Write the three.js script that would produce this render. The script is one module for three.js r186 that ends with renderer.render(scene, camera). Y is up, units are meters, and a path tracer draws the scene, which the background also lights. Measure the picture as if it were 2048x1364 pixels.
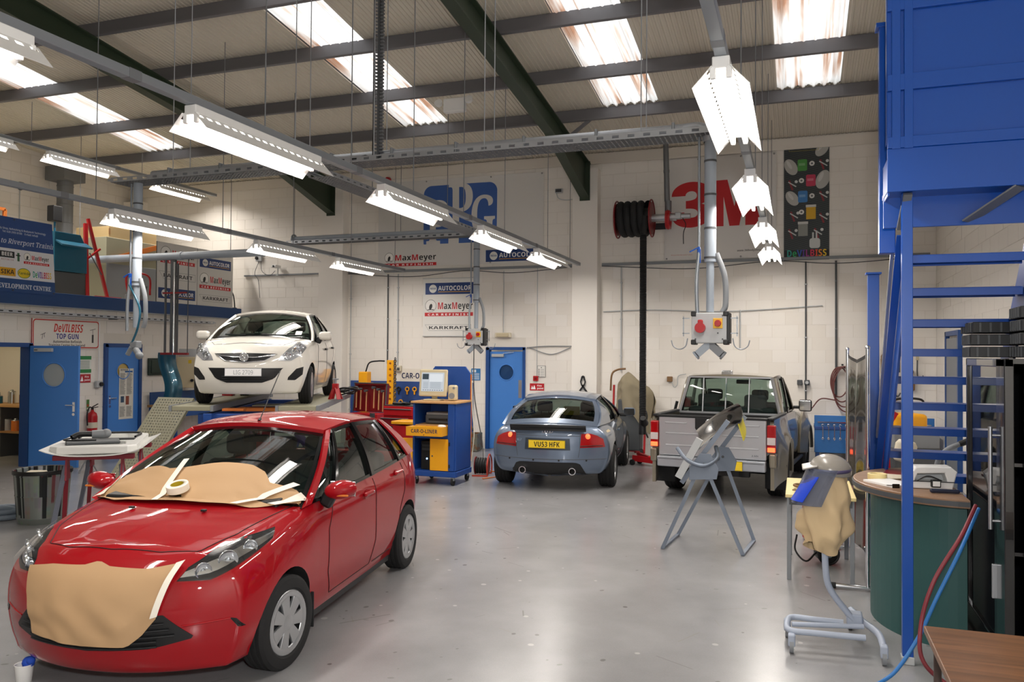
import * as THREE from 'three';
import { RoundedBoxGeometry } from 'three/addons/geometries/RoundedBoxGeometry.js';
import { mergeGeometries, mergeVertices, toCreasedNormals } from 'three/addons/utils/BufferGeometryUtils.js';
import { RectAreaLightUniformsLib } from 'three/addons/lights/RectAreaLightUniformsLib.js';
import { Brush, Evaluator, SUBTRACTION } from 'three-bvh-csg';
import { MeshBVH } from 'three-mesh-bvh';

// ---------- camera, sky, exposure ----------
const R = Math.PI / 180;
const scene = new THREE.Scene();
const camera = new THREE.PerspectiveCamera(45.92, 2048 / 1364, 0.05, 120);
camera.position.set(0, 1.9, 0);
camera.rotation.order = 'YXZ';
camera.rotation.set(1.0 * R, 19.6 * R, 0.4 * R);
const renderer = new THREE.WebGLRenderer();
renderer.toneMapping = THREE.LinearToneMapping;
renderer.toneMappingExposure = 1.2;
renderer.shadowMap.enabled = true;
RectAreaLightUniformsLib.init();
scene.background = new THREE.Color().setRGB(2.3, 2.35, 2.45);          // bright overcast sky, seen only through the roof lights
const TUBE = 9, TUBE_LIGHT = 40;                                     // glow of the tubes, light of each batten
const flash = new THREE.PointLight(new THREE.Color().setRGB(1, 0.985, 0.98), 24, 0, 2);   // the photographer's flash gun held above the camera
flash.position.set(0.1, 2.25, 0.05); flash.castShadow = true; flash.shadow.radius = 4;
scene.add(flash);

// ---------- helpers ----------
const PI = Math.PI, V3 = (x, y, z) => new THREE.Vector3(x, y, z), V2 = (x, y) => new THREE.Vector2(x, y);
let seed = 7;
const rnd = () => { seed = (seed + 0x6d2b79f5) | 0; let t = Math.imul(seed ^ (seed >>> 15), 1 | seed); t = (t + Math.imul(t ^ (t >>> 7), 61 | t)) ^ t; return ((t ^ (t >>> 14)) >>> 0) / 4294967296; };
const nth = ['first', 'second', 'third', 'fourth', 'fifth', 'sixth', 'seventh', 'eighth', 'ninth'];
const rr = (a, b) => a + (b - a) * rnd();
const lerp = (a, b, t) => a + (b - a) * t, clamp = (x, a, b) => Math.min(b, Math.max(a, x));
const taken = {};
const numbered = (n) => { taken[n] = (taken[n] ?? -1) + 1; return taken[n] ? n + '_' + String(taken[n]).padStart(3, '0') : n; };
const norm = (g) => {
  let q = g.index ? g.toNonIndexed() : g;
  if (!q.attributes.normal) q.computeVertexNormals();
  if (!q.attributes.uv) q.setAttribute('uv', new THREE.BufferAttribute(new Float32Array(q.attributes.position.count * 2), 2));
  for (const k of Object.keys(q.attributes)) if (!['position', 'normal', 'uv'].includes(k)) q.deleteAttribute(k);
  q.clearGroups(); return q;
};
const join = (list) => { const l = [].concat(list).flat(9).map(norm); return l.length === 1 ? l[0] : mergeGeometries(l); };
function part(name, geos, m, parent) {
  const o = new THREE.Mesh(Array.isArray(geos) ? join(geos) : geos, m);
  o.name = name; o.castShadow = o.receiveShadow = true; parent.add(o); return o;
}
function thing(name, label, category, [X, Y, D] = [0, 0, 0], turn = 0, group) {
  const o = new THREE.Group(); o.name = numbered(name); o.position.set(X, Y, -D); o.rotation.y = turn;
  o.userData = { label, category }; if (group) o.userData.group = group;
  scene.add(o); return o;
}
function single(name, label, category, geos, m, [X, Y, D] = [0, 0, 0], turn = 0, group) {
  const o = part(numbered(name), geos, m, scene); o.position.set(X, Y, -D); o.rotation.y = turn;
  o.userData = { label, category }; if (group) o.userData.group = group; return o;
}
const parts = (name, list, m, parent) => list.map((g) => part(name, g, m, parent));
function struct(name, label) { const o = new THREE.Group(); o.name = name; o.userData = { kind: 'structure', label, category: 'building' }; scene.add(o); return o; }
const mv = (g, x = 0, y = 0, z = 0, rx = 0, ry = 0, rz = 0) => { if (rx) g.rotateX(rx); if (ry) g.rotateY(ry); if (rz) g.rotateZ(rz); return g.translate(x, y, z); };
const box = (w, h, d, x = 0, y = 0, z = 0, rx, ry, rz) => mv(new THREE.BoxGeometry(w, h, d), x, y, z, rx, ry, rz);
const rbox = (w, h, d, r, x = 0, y = 0, z = 0, rx, ry, rz) => mv(new RoundedBoxGeometry(w, h, d, 2, Math.min(r, w / 2.01, h / 2.01, d / 2.01)), x, y, z, rx, ry, rz);
const cyl = (r0, r1, h, x = 0, y = 0, z = 0, n = 20, rx, ry, rz) => mv(new THREE.CylinderGeometry(r0, r1, h, n), x, y, z, rx, ry, rz);   // r0 at the top
const ball = (r, x = 0, y = 0, z = 0, n = 14) => new THREE.SphereGeometry(r, n, Math.ceil(n * 0.7)).translate(x, y, z);
const torus = (r, t, x = 0, y = 0, z = 0, rx, ry, rz, arc = 2 * PI, n = 28) => mv(new THREE.TorusGeometry(r, t, 8, n, arc), x, y, z, rx, ry, rz);
const lathe = (pts, n = 32) => new THREE.LatheGeometry(pts.map(([r, y]) => V2(r, y)), n);
const P3 = (a) => V3(a[0], a[1], a[2]);
const tube = (pts, r, seg, n = 8, closed = false) => new THREE.TubeGeometry(new THREE.CatmullRomCurve3(pts.map(P3), closed, 'catmullrom', 0.5), seg ?? pts.length * 6, r, n, closed);
const rod = (a, b, r, n = 10) => { const p = P3(a), q = P3(b), d = q.clone().sub(p), g = new THREE.CylinderGeometry(r, r, d.length(), n); g.applyQuaternion(new THREE.Quaternion().setFromUnitVectors(V3(0, 1, 0), d.clone().normalize())); const m = p.add(q).multiplyScalar(0.5); return g.translate(m.x, m.y, m.z); };
const bar = (a, b, w, h, up = [0, 1, 0], bevel = 0) => {           // a box from a to b, w across, h along up
  const p = P3(a), q = P3(b), z = q.clone().sub(p), L = z.length(); z.normalize();
  const u0 = P3(up), x = (Math.abs(u0.clone().normalize().dot(z)) > 0.999 ? V3(0, 0, 1) : u0).cross(z).normalize(), y = z.clone().cross(x), m = p.clone().add(q).multiplyScalar(0.5);
  const g = bevel ? new RoundedBoxGeometry(w, h, L, 1, bevel) : new THREE.BoxGeometry(w, h, L);
  return g.applyMatrix4(new THREE.Matrix4().makeBasis(x, y, z).setPosition(m));
};
const shape = (pts, holes = []) => { const s = new THREE.Shape(pts.map(([x, y]) => V2(x, y))); for (const h of holes) s.holes.push(h.isPath || h.curves ? h : new THREE.Path(h.map(([x, y]) => V2(x, y)))); return s; };
const circlePath = (x, y, r) => { const p = new THREE.Path(); p.absarc(x, y, r, 0, 2 * PI, true); return p; };
const ext = (s, depth, bevel = 0, x = 0, y = 0, z = 0, rx, ry, rz, seg = 12) => mv(new THREE.ExtrudeGeometry(s, { depth, bevelEnabled: bevel > 0, bevelSize: bevel, bevelThickness: bevel, bevelSegments: 2, curveSegments: seg, bevelOffset: -bevel }), x, y, z, rx, ry, rz);
// u x v grid of points -> geometry
function gridGeo(fn, nu, nv) {
  const pos = [], uv = [], idx = [];
  for (let i = 0; i <= nu; i++) for (let j = 0; j <= nv; j++) { const p = fn(i / nu, j / nv); pos.push(p.x, p.y, p.z); uv.push(i / nu, j / nv); }
  for (let i = 0; i < nu; i++) for (let j = 0; j < nv; j++) { const a = i * (nv + 1) + j, b = a + 1, c = a + nv + 1, d = c + 1; idx.push(a, c, b, b, c, d); }
  const g = new THREE.BufferGeometry(); g.setAttribute('position', new THREE.Float32BufferAttribute(pos, 3)); g.setAttribute('uv', new THREE.Float32BufferAttribute(uv, 2)); g.setIndex(idx); g.computeVertexNormals(); return g;
}
// a sheet given thickness along its normals (closed)
function thick(g, t) {
  const a = g.clone(); if (!a.index) throw new Error('thick needs index'); a.computeVertexNormals();
  const n = a.attributes.position.count, p = a.attributes.position.array, nn = a.attributes.normal.array, uv = a.attributes.uv.array, id = a.index.array;
  const pos = new Float32Array(n * 6), u2 = new Float32Array(n * 4); pos.set(p); u2.set(uv); u2.set(uv, n * 2);
  for (let i = 0; i < n * 3; i++) pos[n * 3 + i] = p[i] - nn[i] * t;
  const idx = [...id]; const edges = new Map();
  for (let i = 0; i < id.length; i += 3) { idx.push(id[i] + n, id[i + 2] + n, id[i + 1] + n); for (const [x, y] of [[id[i], id[i + 1]], [id[i + 1], id[i + 2]], [id[i + 2], id[i]]]) { const k = y + '_' + x; if (edges.has(k)) edges.delete(k); else edges.set(x + '_' + y, [x, y]); } }
  for (const [x, y] of edges.values()) idx.push(x, x + n, y, y, x + n, y + n);
  const o = new THREE.BufferGeometry(); o.setAttribute('position', new THREE.BufferAttribute(pos, 3)); o.setAttribute('uv', new THREE.BufferAttribute(u2, 2)); o.setIndex(idx);
  return toCreasedNormals(o, 0.7);
}
// value noise
const hash = (x, y) => { let h = Math.imul(x | 0, 374761393) + Math.imul(y | 0, 668265263); h = Math.imul(h ^ (h >>> 13), 1274126177); return ((h ^ (h >>> 16)) >>> 0) / 4294967296; };
const vnoise = (x, y, per = 0) => { let ix = Math.floor(x), iy = Math.floor(y); const fx = x - ix, fy = y - iy, s = fx * fx * (3 - 2 * fx), t = fy * fy * (3 - 2 * fy); const w = (a) => per ? ((a % per) + per) % per : a; const h = (a, b) => hash(w(a), w(b)); return lerp(lerp(h(ix, iy), h(ix + 1, iy), s), lerp(h(ix, iy + 1), h(ix + 1, iy + 1), s), t); };
const fbm = (x, y, o = 4, per = 0) => { let a = 0.5, s = 0, n = 0; for (let i = 0; i < o; i++) { s += a * vnoise(x, y, per); n += a; a *= 0.5; x *= 2; y *= 2; per *= 2; } return s / n; };
function dataTex(w, h, fn, srgb = true, rep = 1) {
  const d = new Uint8Array(w * h * 4);
  for (let y = 0; y < h; y++) for (let x = 0; x < w; x++) { const c = fn(x / w, y / h), i = (y * w + x) * 4; for (let k = 0; k < 3; k++) d[i + k] = clamp((c.length ? c[k] : c) * 255, 0, 255); d[i + 3] = 255; }
  const t = new THREE.DataTexture(d, w, h); t.magFilter = THREE.LinearFilter; t.minFilter = THREE.LinearMipmapLinearFilter; t.wrapS = t.wrapT = THREE.RepeatWrapping; if (srgb) t.colorSpace = THREE.SRGBColorSpace;
  if (rep !== 1) t.repeat.set(rep, rep); t.needsUpdate = true; return t;
}
function canvasTex(w, h, draw) { const c = document.createElement('canvas'); c.width = w; c.height = h; const x = c.getContext('2d'); draw(x, w, h); const t = new THREE.CanvasTexture(c); t.colorSpace = THREE.SRGBColorSpace; t.anisotropy = 8; return t; }
const mat = (color, roughness = 0.5, metalness = 0, more = {}) => new THREE.MeshStandardMaterial({ color, roughness, metalness, ...more });
const phys = (o) => new THREE.MeshPhysicalMaterial(o);
// scale uv so that texture runs in metres along the two largest axes of a box-ish geometry
function boxUV(g, s = 1) {
  const q = norm(g), p = q.attributes.position, n = q.attributes.normal, uv = q.attributes.uv;
  for (let i = 0; i < p.count; i++) { const ax = Math.abs(n.getX(i)), ay = Math.abs(n.getY(i)), az = Math.abs(n.getZ(i)); const x = p.getX(i), y = p.getY(i), z = p.getZ(i); if (ay >= ax && ay >= az) uv.setXY(i, x * s, z * s); else if (ax >= az) uv.setXY(i, z * s, y * s); else uv.setXY(i, x * s, y * s); }
  return q;
}

// ---------- materials ----------
const noiseTex = dataTex(256, 256, (u, v) => { const a = fbm(u * 8, v * 8, 5, 8); return 0.35 + a * 0.6; }, false);
const rubTex = dataTex(256, 256, (u, v) => { const a = fbm(u * 6, v * 6, 5, 6); return [a * 0.8 + 0.15, a * 0.8 + 0.15, a * 0.8 + 0.15]; }, false);
const M = {
  wall: mat(0xefeae2, 0.72), mortar: mat(0xe2dcd2, 0.8), wallPaint2: mat(0xece6dd, 0.7), trim: mat(0xe8e2d8, 0.6),
  ceil: mat(0xd6cfc0, 0.55), steel: mat(0x77767a, 0.5, 0.3), green: mat(0x2f3d2c, 0.5),
  galv: mat(0x9aa0a6, 0.42, 0.75), galvDull: mat(0x83868a, 0.55, 0.6), zinc: mat(0xb4b9c0, 0.38, 0.7), chrome: mat(0xdfe2e6, 0.12, 1), alu: mat(0xb9bcc0, 0.35, 0.9),
  whiteEnamel: mat(0xe8e8e6, 0.35), greyPvc: mat(0x9aa3ad, 0.45), greyDark: mat(0x4a4d50, 0.5), grey: mat(0x84888c, 0.5), greyLight: mat(0xb9bcbd, 0.5), black: mat(0x111214, 0.45), blackGloss: mat(0x08090b, 0.14), rubber: mat(0x17181a, 0.75), darkPlastic: mat(0x1c1e21, 0.5),
  blue: mat(0x0e4ca6, 0.28), blueDoor: mat(0x4584d4, 0.4), blueFrame: mat(0x1b4a8c, 0.4), fasciaBlue: mat(0x17457f, 0.45), peg: mat(0x2d4f92, 0.5), cartBlue: mat(0x1b4894, 0.4),
  yellow: mat(0xf0a814, 0.4), yellowPale: mat(0xe6d294, 0.5), red: mat(0xb3151c, 0.35), redDark: mat(0x7c1419, 0.4), orange: mat(0xd9772a, 0.5),
  paper: mat(0xbb9870, 0.75), tape: mat(0xeee8da, 0.6), white: mat(0xf2f2f0, 0.45), cream: mat(0xd9cfb8, 0.6), beige: mat(0xcdbf9d, 0.65), wood: mat(0xa87c4c, 0.55), woodPale: mat(0xc79a66, 0.55), tan: mat(0xc2a878, 0.7), cardboard: mat(0xb58c56, 0.8),
  greenCounter: mat(0x2c5553, 0.5), teal: mat(0x1f5f78, 0.25), khaki: mat(0x9b9880, 0.5), cloth: mat(0x958a72, 0.9),
  glass: phys({ color: 0xe8f2ee, roughness: 0.02, transmission: 1, thickness: 0, ior: 1.5 }),
  carGlass: phys({ color: 0xb9c9c2, roughness: 0.015, transmission: 1, thickness: 0, ior: 1.5 }),
  privacyGlass: phys({ color: 0x9aa8a0, roughness: 0.015, transmission: 1, thickness: 0, ior: 1.5 }),
  clear: phys({ color: 0xffffff, roughness: 0.02, transmission: 1, thickness: 0, ior: 1.45 }),
  tyre: mat(0x1b1b1c, 0.82), interior: mat(0x2c2e30, 0.8), seat: mat(0x3b3f42, 0.9), well: mat(0x0d0d0e, 0.9),
  rust: mat(0x8a6a4a, 0.75, 0.3),
};
// ---------- the building ----------
const WX0 = -15.3, WXL = -12.0, WXR = 2.2, DW = 15.24, DF = -5.0, EAVE = 5.85, SLOPE = 0.12, RIDGE_D = 4.0;
const roofY = (D) => EAVE + SLOPE * (D > RIDGE_D ? DW - D : DW - RIDGE_D - (RIDGE_D - D));
{ // floor: grey painted concrete with scuffs
  const N = 1024, spots = [];
  for (let i = 0; i < 260; i++) spots.push([rnd(), rnd(), rr(0.0006, 0.0035), rnd()]);
  const scr = []; for (let i = 0; i < 70; i++) { const a = rr(0, PI), l = rr(0.01, 0.06); scr.push([rnd(), rnd(), Math.cos(a) * l, Math.sin(a) * l, rnd()]); }
  const map = canvasTex(2048, 2048, (c, w, h) => {
    const im = c.createImageData(w, h);
    for (let y = 0; y < h; y++) for (let x = 0; x < w; x++) { const n = fbm(x / w * 14, y / h * 14, 5, 14), f = hash(x, y) - 0.5, v = 150 + (n - 0.5) * 26 + f * 5, i = (y * w + x) * 4; im.data[i] = v * 0.99; im.data[i + 1] = v * 0.99; im.data[i + 2] = v * 1.0; im.data[i + 3] = 255; }
    c.putImageData(im, 0, 0);
    for (const [x, y, r, k] of spots) { c.fillStyle = k < 0.75 ? `rgba(60,58,56,${0.15 + k * 0.4})` : 'rgba(205,203,198,0.5)'; c.beginPath(); c.ellipse(x * w, y * h, r * w, r * w * (0.5 + k * 0.5), k * 3, 0, 7); c.fill(); }
    c.lineCap = 'round'; for (const [x, y, dx, dy, k] of scr) { c.strokeStyle = `rgba(${k < 0.3 ? '120,100,60' : '70,68,66'},${0.12 + k * 0.2})`; c.lineWidth = 1 + k * 2; c.beginPath(); c.moveTo(x * w, y * h); c.lineTo((x + dx) * w, (y + dy) * h); c.stroke(); }
  });
  map.wrapS = map.wrapT = THREE.RepeatWrapping;
  const bump = dataTex(512, 512, (u, v) => fbm(u * 24, v * 24, 4, 24), false);
  const fm = mat(0xffffff, 0.26, 0, { map, bumpMap: bump, bumpScale: 0.0012 });
  const s = struct('floor', 'grey painted concrete workshop floor with scuff marks');
  const g = boxUV(box(WXR - WX0 + 0.6, 0.2, DW - DF + 0.6, (WXR + WX0) / 2, -0.1, -(DW + DF) / 2), 1 / 7);
  part('concrete_slab', g, fm, s);
}
const openRect = (x0, y0, x1, y1) => [[x0, y0], [x0, y1], [x1, y1], [x1, y0]];
// painted block wall in its own plane: u along, y up; front face at local z = 0
function blockWall(root, u0, u1, y1, holes, single_, shadeSeed, topOf) {
  const bw = 0.45, bh = 0.225, j = 0.008, dep = 0.09, geo = {}, rest = [];
  const get = (w, h) => geo[w.toFixed(2) + h.toFixed(2)] ??= norm(box(w - j, h - j, dep));
  const tones = [M.wall, M.wallPaint2, M.wallB ??= mat(0xf0ebe4, 0.7)];
  let count = 0;
  for (let r = 0, y = 0; y < y1 - 0.02; r++, y += bh) {
    for (let u = u0 - (r % 2) * bw / 2; u < u1 - 0.01; u += bw) {
      let a = Math.max(u, u0), b = Math.min(u + bw, u1); const t = Math.min(y + bh, y1);
      let segs = [[a, b]];
      for (const [hx0, hy0, hx1, hy1] of holes) if (y + bh > hy0 + 0.01 && y < hy1 - 0.01) segs = segs.flatMap(([p, q]) => [[p, Math.min(q, hx0)], [Math.max(p, hx1), q]].filter(([c, d]) => d - c > 0.03));
      for (const [p, q] of segs) {
        const cx = (p + q) / 2; let cy = (y + t) / 2, hh = t - y; if (topOf && topOf(cx) < t) { hh = topOf(cx) - y; if (hh < 0.03) continue; cy = y + hh / 2; }
        const out = (hash(r * 7 + shadeSeed, Math.round(cx * 20)) - 0.5) * 0.003;
        if (count < 300 && single_(cx, cy)) { const o = part('block', get(+(q - p).toFixed(2), +hh.toFixed(2)), tones[(r * 5 + Math.round(cx * 9)) % 3 < 0 ? 0 : Math.abs((r * 5 + Math.round(cx * 9)) % 3)], root); o.position.set(cx, cy, -dep / 2 + out); count++; }
        else rest.push(box(q - p - j, hh - j, dep, cx, cy, -dep / 2 + out));
      }
    }
  }
  if (rest.length) { const o = part('block_courses', rest, M.wall, root); o.userData.kind = 'stuff'; o.userData.label = 'painted concrete blocks'; }
}
const BACK_DOOR = [-5.97, 0, -5.14, 2.05];
{
  const s = struct('wall_back', 'white painted concrete block back wall'); s.position.z = -DW;
  part('mortar_bed', ext(shape(openRect(WX0 - 0.2, -0.1, WXR + 0.2, 5.95), [openRect(BACK_DOOR[0], BACK_DOOR[1] - 0.05, BACK_DOOR[2], BACK_DOOR[3])]), 0.2, 0, 0, 0, -0.204), M.mortar, s);
  blockWall(s, WX0, WXR, 5.95, [BACK_DOOR], (x, y) => x > -9 && x < 1.9 && y > 0.9 && y < 3.6, 1);
  part('wall_backing', box(1.2, 2.3, 0.02, -5.55, 1.1, -0.3), M.mortar, s);
  for (const [x, w] of [[-3.87, 0.5], [-9.5, 0.6], [-15.0, 0.5]]) {
    const p = part('pilaster', rbox(w, 5.5, 0.3, 0.008, x, 2.75, 0.1), M.wall, s); p.userData.label = 'white painted blockwork pier';
  }
  const band = part('eaves_flashing', box(WXR - WX0, 0.2, 0.03, (WXR + WX0) / 2, 5.72, 0.03), M.trim, s);
}
const DOOR1 = [9.0, 0, 9.9, 2.03], DOOR2 = [11.39, 0, 12.26, 2.05];
{ // the partition with the two blue doors; u = -D towards +z ... local frame turned so that +z faces the room (+x world)
  const s = struct('wall_left', 'white painted block partition under the mezzanine'); s.position.x = WXL; s.rotation.y = PI / 2;   // local x = -world z = D ... local x axis -> world -z
  const h = [DOOR1, DOOR2];
  part('mortar_bed', ext(shape(openRect(2, -0.1, 15.2, 2.7), h.map(([a, b, c, d]) => openRect(a, b - 0.05, c, d))), 0.16, 0, 0, 0, -0.164), M.mortar, s);
  blockWall(s, 2, 15.2, 2.7, h, (x, y) => x > 8.9, 2);
  const g = struct('wall_gable', 'white painted block gable wall above the mezzanine'); g.position.x = WX0; g.rotation.y = PI / 2;
  part('mortar_bed', ext(shape([[DF, -0.1], [DF, roofY(DF)], [RIDGE_D, roofY(RIDGE_D) + 0.05], [DW, roofY(DW) + 0.05], [DW, -0.1]]), 0.2, 0, 0, 0, -0.204), M.mortar, g);
  blockWall(g, DF, DW, 7.3, [], (x, y) => x > 9.3 && y > 3, 3, (x) => roofY(x));
}
{
  const s = struct('wall_right', 'white painted block wall behind the blue stairs'); s.position.x = WXR; s.rotation.y = -PI / 2;   // local x -> world +z = -D
  part('mortar_bed', ext(shape([[-DW, -0.1], [-DW, roofY(DW) + 0.05], [-RIDGE_D, roofY(RIDGE_D) + 0.05], [-DF, roofY(DF)], [-DF, -0.1]]), 0.2, 0, 0, 0, -0.204), M.mortar, s);
  blockWall(s, -DW, -DF, 7.3, [], (x, y) => x < -8 && y > 0.6 && y < 3.2, 4, (x) => roofY(-x));
  const f = struct('wall_front', 'white painted wall behind the camera');
  part('wall_panel', box(WXR - WX0 + 0.4, 7.4, 0.2, (WXR + WX0) / 2, 3.6, -DF + 0.1), M.wall, f);
}
{ // roof: ribbed lining sheets with translucent roof lights between them
  const s = struct('ceiling', 'cream ribbed metal roof lining with translucent roof lights');
  const lights = [[-12.78, -11.84], [-6.86, -5.94], [-3.1, -2.17], [-0.32, 0.6]];
  const sheet = (x0, x1, dA, dB, y0, mtl, name, pitch, amp) => {      // ribs run along the slope
    const pts = [], n = Math.round((x1 - x0) / pitch);
    for (let i = 0; i < n; i++) { const a = x0 + i * pitch; if (amp < 0.02) pts.push([a, 0], [a + pitch * 0.4, 0], [a + pitch * 0.5, -amp], [a + pitch * 0.9, -amp]); else for (let k = 0; k < 8; k++) pts.push([a + pitch * k / 8, -amp * (0.5 - 0.5 * Math.cos(k / 8 * 2 * PI))]); }
    pts.push([x1, 0]);
    const pos = [], uv = [], idx = [];
    pts.forEach(([x, y], i) => { for (const [D, v] of [[dA, 0], [dB, 1]]) { pos.push(x, roofY(D) + y + y0, -D); uv.push((x - x0), v * (dB - dA) * -1); } if (i) { const b = i * 2; idx.push(b - 2, b - 1, b, b, b - 1, b + 1); } });
    const g = new THREE.BufferGeometry(); g.setAttribute('position', new THREE.Float32BufferAttribute(pos, 3)); g.setAttribute('uv', new THREE.Float32BufferAttribute(uv, 2)); g.setIndex(idx);
    return part(name, toCreasedNormals(g, 0.4), mtl, s);
  };
  const stain = canvasTex(256, 1024, (c, w, h) => {
    const im = c.createImageData(w, h);
    for (let y = 0; y < h; y++) for (let x = 0; x < w; x++) { const st = fbm(x / w * 22, y / h * 2.2, 4), n = fbm(x / w * 7, y / h * 5 + 9, 4), k = clamp((st - 0.46) * 5, 0, 1) * clamp((n - 0.3) * 2.5, 0, 1), i = (y * w + x) * 4; im.data[i] = lerp(250, 176, k); im.data[i + 1] = lerp(249, 132, k); im.data[i + 2] = lerp(244, 104, k); im.data[i + 3] = 255; }
    c.putImageData(im, 0, 0);
  });
  stain.wrapS = stain.wrapT = THREE.RepeatWrapping; stain.repeat.set(1, 0.22);
  M.rooflight = phys({ color: 0xffffff, map: stain, roughness: 0.95, transmission: 0.6, thickness: 0, side: THREE.DoubleSide });
  const cuts = [WX0, ...lights.flat(), WXR];
  for (let i = 0; i < cuts.length - 1; i++) {
    const a = cuts[i], b = cuts[i + 1], isL = i % 2 === 1;
    if (isL) {
      sheet(a, b, 13.2, RIDGE_D + 0.4, 0.03, M.rooflight, 'rooflight', (b - a) / 6, 0.06);
      sheet(a, b, DW, 13.15, 0, M.ceil, 'roof_sheet', (b - a) / 14, 0.012); sheet(a, b, RIDGE_D + 0.42, DF, 0, M.ceil, 'roof_sheet', (b - a) / 14, 0.012);
    } else {
      const n = Math.max(1, Math.round((b - a) / 1.0));
      for (let k = 0; k < n; k++) { const p = lerp(a, b, k / n), q = lerp(a, b, (k + 1) / n), c = Math.round((q - p) / 0.07); sheet(p, q, DW, RIDGE_D, 0, M.ceil, 'roof_sheet', (q - p) / c, 0.012); sheet(p, q, RIDGE_D, DF, 0, M.ceil, 'roof_sheet', (q - p) / c, 0.012); }
    }
  }
  // outer skin keeps daylight out except through the roof lights
  const skin = [];
  for (let i = 0; i < cuts.length - 1; i += 2) { const a = cuts[i] - (i ? 0 : 0.3), b = cuts[i + 1] + (i === cuts.length - 2 ? 0.3 : 0); skin.push(bar([(a + b) / 2, roofY(DW) + 0.11, -DW - 0.2], [(a + b) / 2, roofY(RIDGE_D) + 0.11, -RIDGE_D], b - a, 0.06)); }
  for (const [a, b] of lights) skin.push(bar([(a + b) / 2, roofY(DW) + 0.11, -DW - 0.2], [(a + b) / 2, roofY(13.2) + 0.11, -13.2], b - a, 0.06));
  skin.push(bar([(WX0 + WXR) / 2, roofY(RIDGE_D) + 0.11, -RIDGE_D - 0.45], [(WX0 + WXR) / 2, roofY(DF) + 0.11, -DF + 0.3], WXR - WX0 + 0.6, 0.06));
  part('outer_roof_skin', skin, M.steel, s);
  // steel frame
  const zed = (D) => { const y = roofY(D) - 0.015; return { y, D }; };
  const fr = struct('trim_1', 'roof steelwork of grey purlins');
  for (const D of [13.2, 11.72, 10.16, 8.76, 7.25, 5.75, 4.4]) {
    const y = roofY(D) - 0.02;
    const g = [box(WXR - WX0, 0.2, 0.008, (WXR + WX0) / 2, y - 0.1, -D), box(WXR - WX0, 0.008, 0.065, (WXR + WX0) / 2, y - 0.2, -D + 0.03), box(WXR - WX0, 0.02, 0.008, (WXR + WX0) / 2, y - 0.19, -D + 0.062), box(WXR - WX0, 0.008, 0.065, (WXR + WX0) / 2, y, -D - 0.03)];
    part('purlin', g, M.steel, fr);
  }
  for (const x of [-3.87, -9.5]) {
    const rf = struct(x > -5 ? 'trim_2' : 'trim_3', x > -5 ? 'dark green steel rafter landing right of the blue back door' : 'dark green steel rafter on the left side of the roof'), top = (D) => roofY(D) - 0.24, dep = 0.36;
    const web = [[DW - 0.15, top(DW) - 0.02], [RIDGE_D, top(RIDGE_D)], [RIDGE_D, top(RIDGE_D) - dep], [12.6, top(12.6) - dep], [DW - 0.15, top(DW) - 0.72]];
    part('web', ext(shape(web), 0.014, 0, x - 0.007, 0, 0, 0, PI / 2), M.green, rf);
    part('top_flange', bar([x, top(DW) - 0.01, -DW + 0.15], [x, top(RIDGE_D) - 0.01, -RIDGE_D], 0.17, 0.02), M.green, rf);
    part('bottom_flange', [bar([x, top(12.6) - dep, -12.6], [x, top(RIDGE_D) - dep, -RIDGE_D], 0.17, 0.02), bar([x, top(DW) - 0.72, -DW + 0.15], [x, top(12.6) - dep, -12.6], 0.17, 0.02)], M.green, rf);
    part('end_plate', box(0.2, 0.75, 0.03, x, top(DW) - 0.36, -DW + 0.26), M.green, rf);
    part('brace', bar([x + 0.05, top(13.2) - 0.32, -13.2], [x + 0.55, roofY(13.2) - 0.2, -13.2], 0.05, 0.05), M.steel, rf);
  }
}
// ---------- overhead services ----------
const tubeMat = mat(0xffffff, 0.4, 0, { emissive: 0xfff6ea, emissiveIntensity: TUBE });
function batten(label, X, Y, D, L, group) {                          // D: middle; the mouth of the reflector is at Y
  const t = thing('fluorescent_light', label, 'light', [X, Y, D], 0, group);
  part('spine', rbox(0.1, 0.07, L - 0.04, 0.008, 0, 0.125, 0), M.whiteEnamel, t);
  const wing = (s) => { // slotted reflector wing: strips above and below a row of slots
    const g = [], a = [0.05, 0.1], b = [0.16, -0.02], at = (k) => [lerp(a[0], b[0], k) * s, lerp(a[1], b[1], k)];
    const strip = (k0, k1, z0, z1) => { const p = at(k0), q = at(k1), m = [(p[0] + q[0]) / 2, (p[1] + q[1]) / 2]; g.push(bar([m[0], m[1], z0], [m[0], m[1], z1], Math.hypot(q[0] - p[0], q[1] - p[1]), 0.003, [-(q[1] - p[1]) * s, (q[0] - p[0]) * s, 0])); };
    strip(0, 0.12, -L / 2, L / 2); strip(0.28, 1, -L / 2, L / 2);
    const n = 18; for (let i = 0; i <= n; i++) { const z = -L / 2 + (L * i) / n; strip(0.12, 0.28, Math.max(-L / 2, z - 0.022), Math.min(L / 2, z + 0.022)); }
    return g;
  };
  for (const s of [-1, 1]) part('reflector', wing(s), M.whiteEnamel, t);
  for (const s of [-1, 1]) part('tube', mv(cyl(0.019, 0.019, L - 0.1, 0, 0, 0, 12), s * 0.045, 0.055, 0, PI / 2), tubeMat, t);
  for (const z of [-1, 1]) parts('lamp_holder', [rbox(0.035, 0.075, 0.03, 0.008, -0.045, 0.07, z * (L / 2 - 0.035)), rbox(0.035, 0.075, 0.03, 0.008, 0.045, 0.07, z * (L / 2 - 0.035))], M.white, t);
  const l = new THREE.RectAreaLight(0xfff8f1, TUBE_LIGHT, 0.17, L - 0.1); l.position.set(0, 0.028, 0); l.rotation.x = -PI / 2; t.add(l);
  return t;
}
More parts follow.
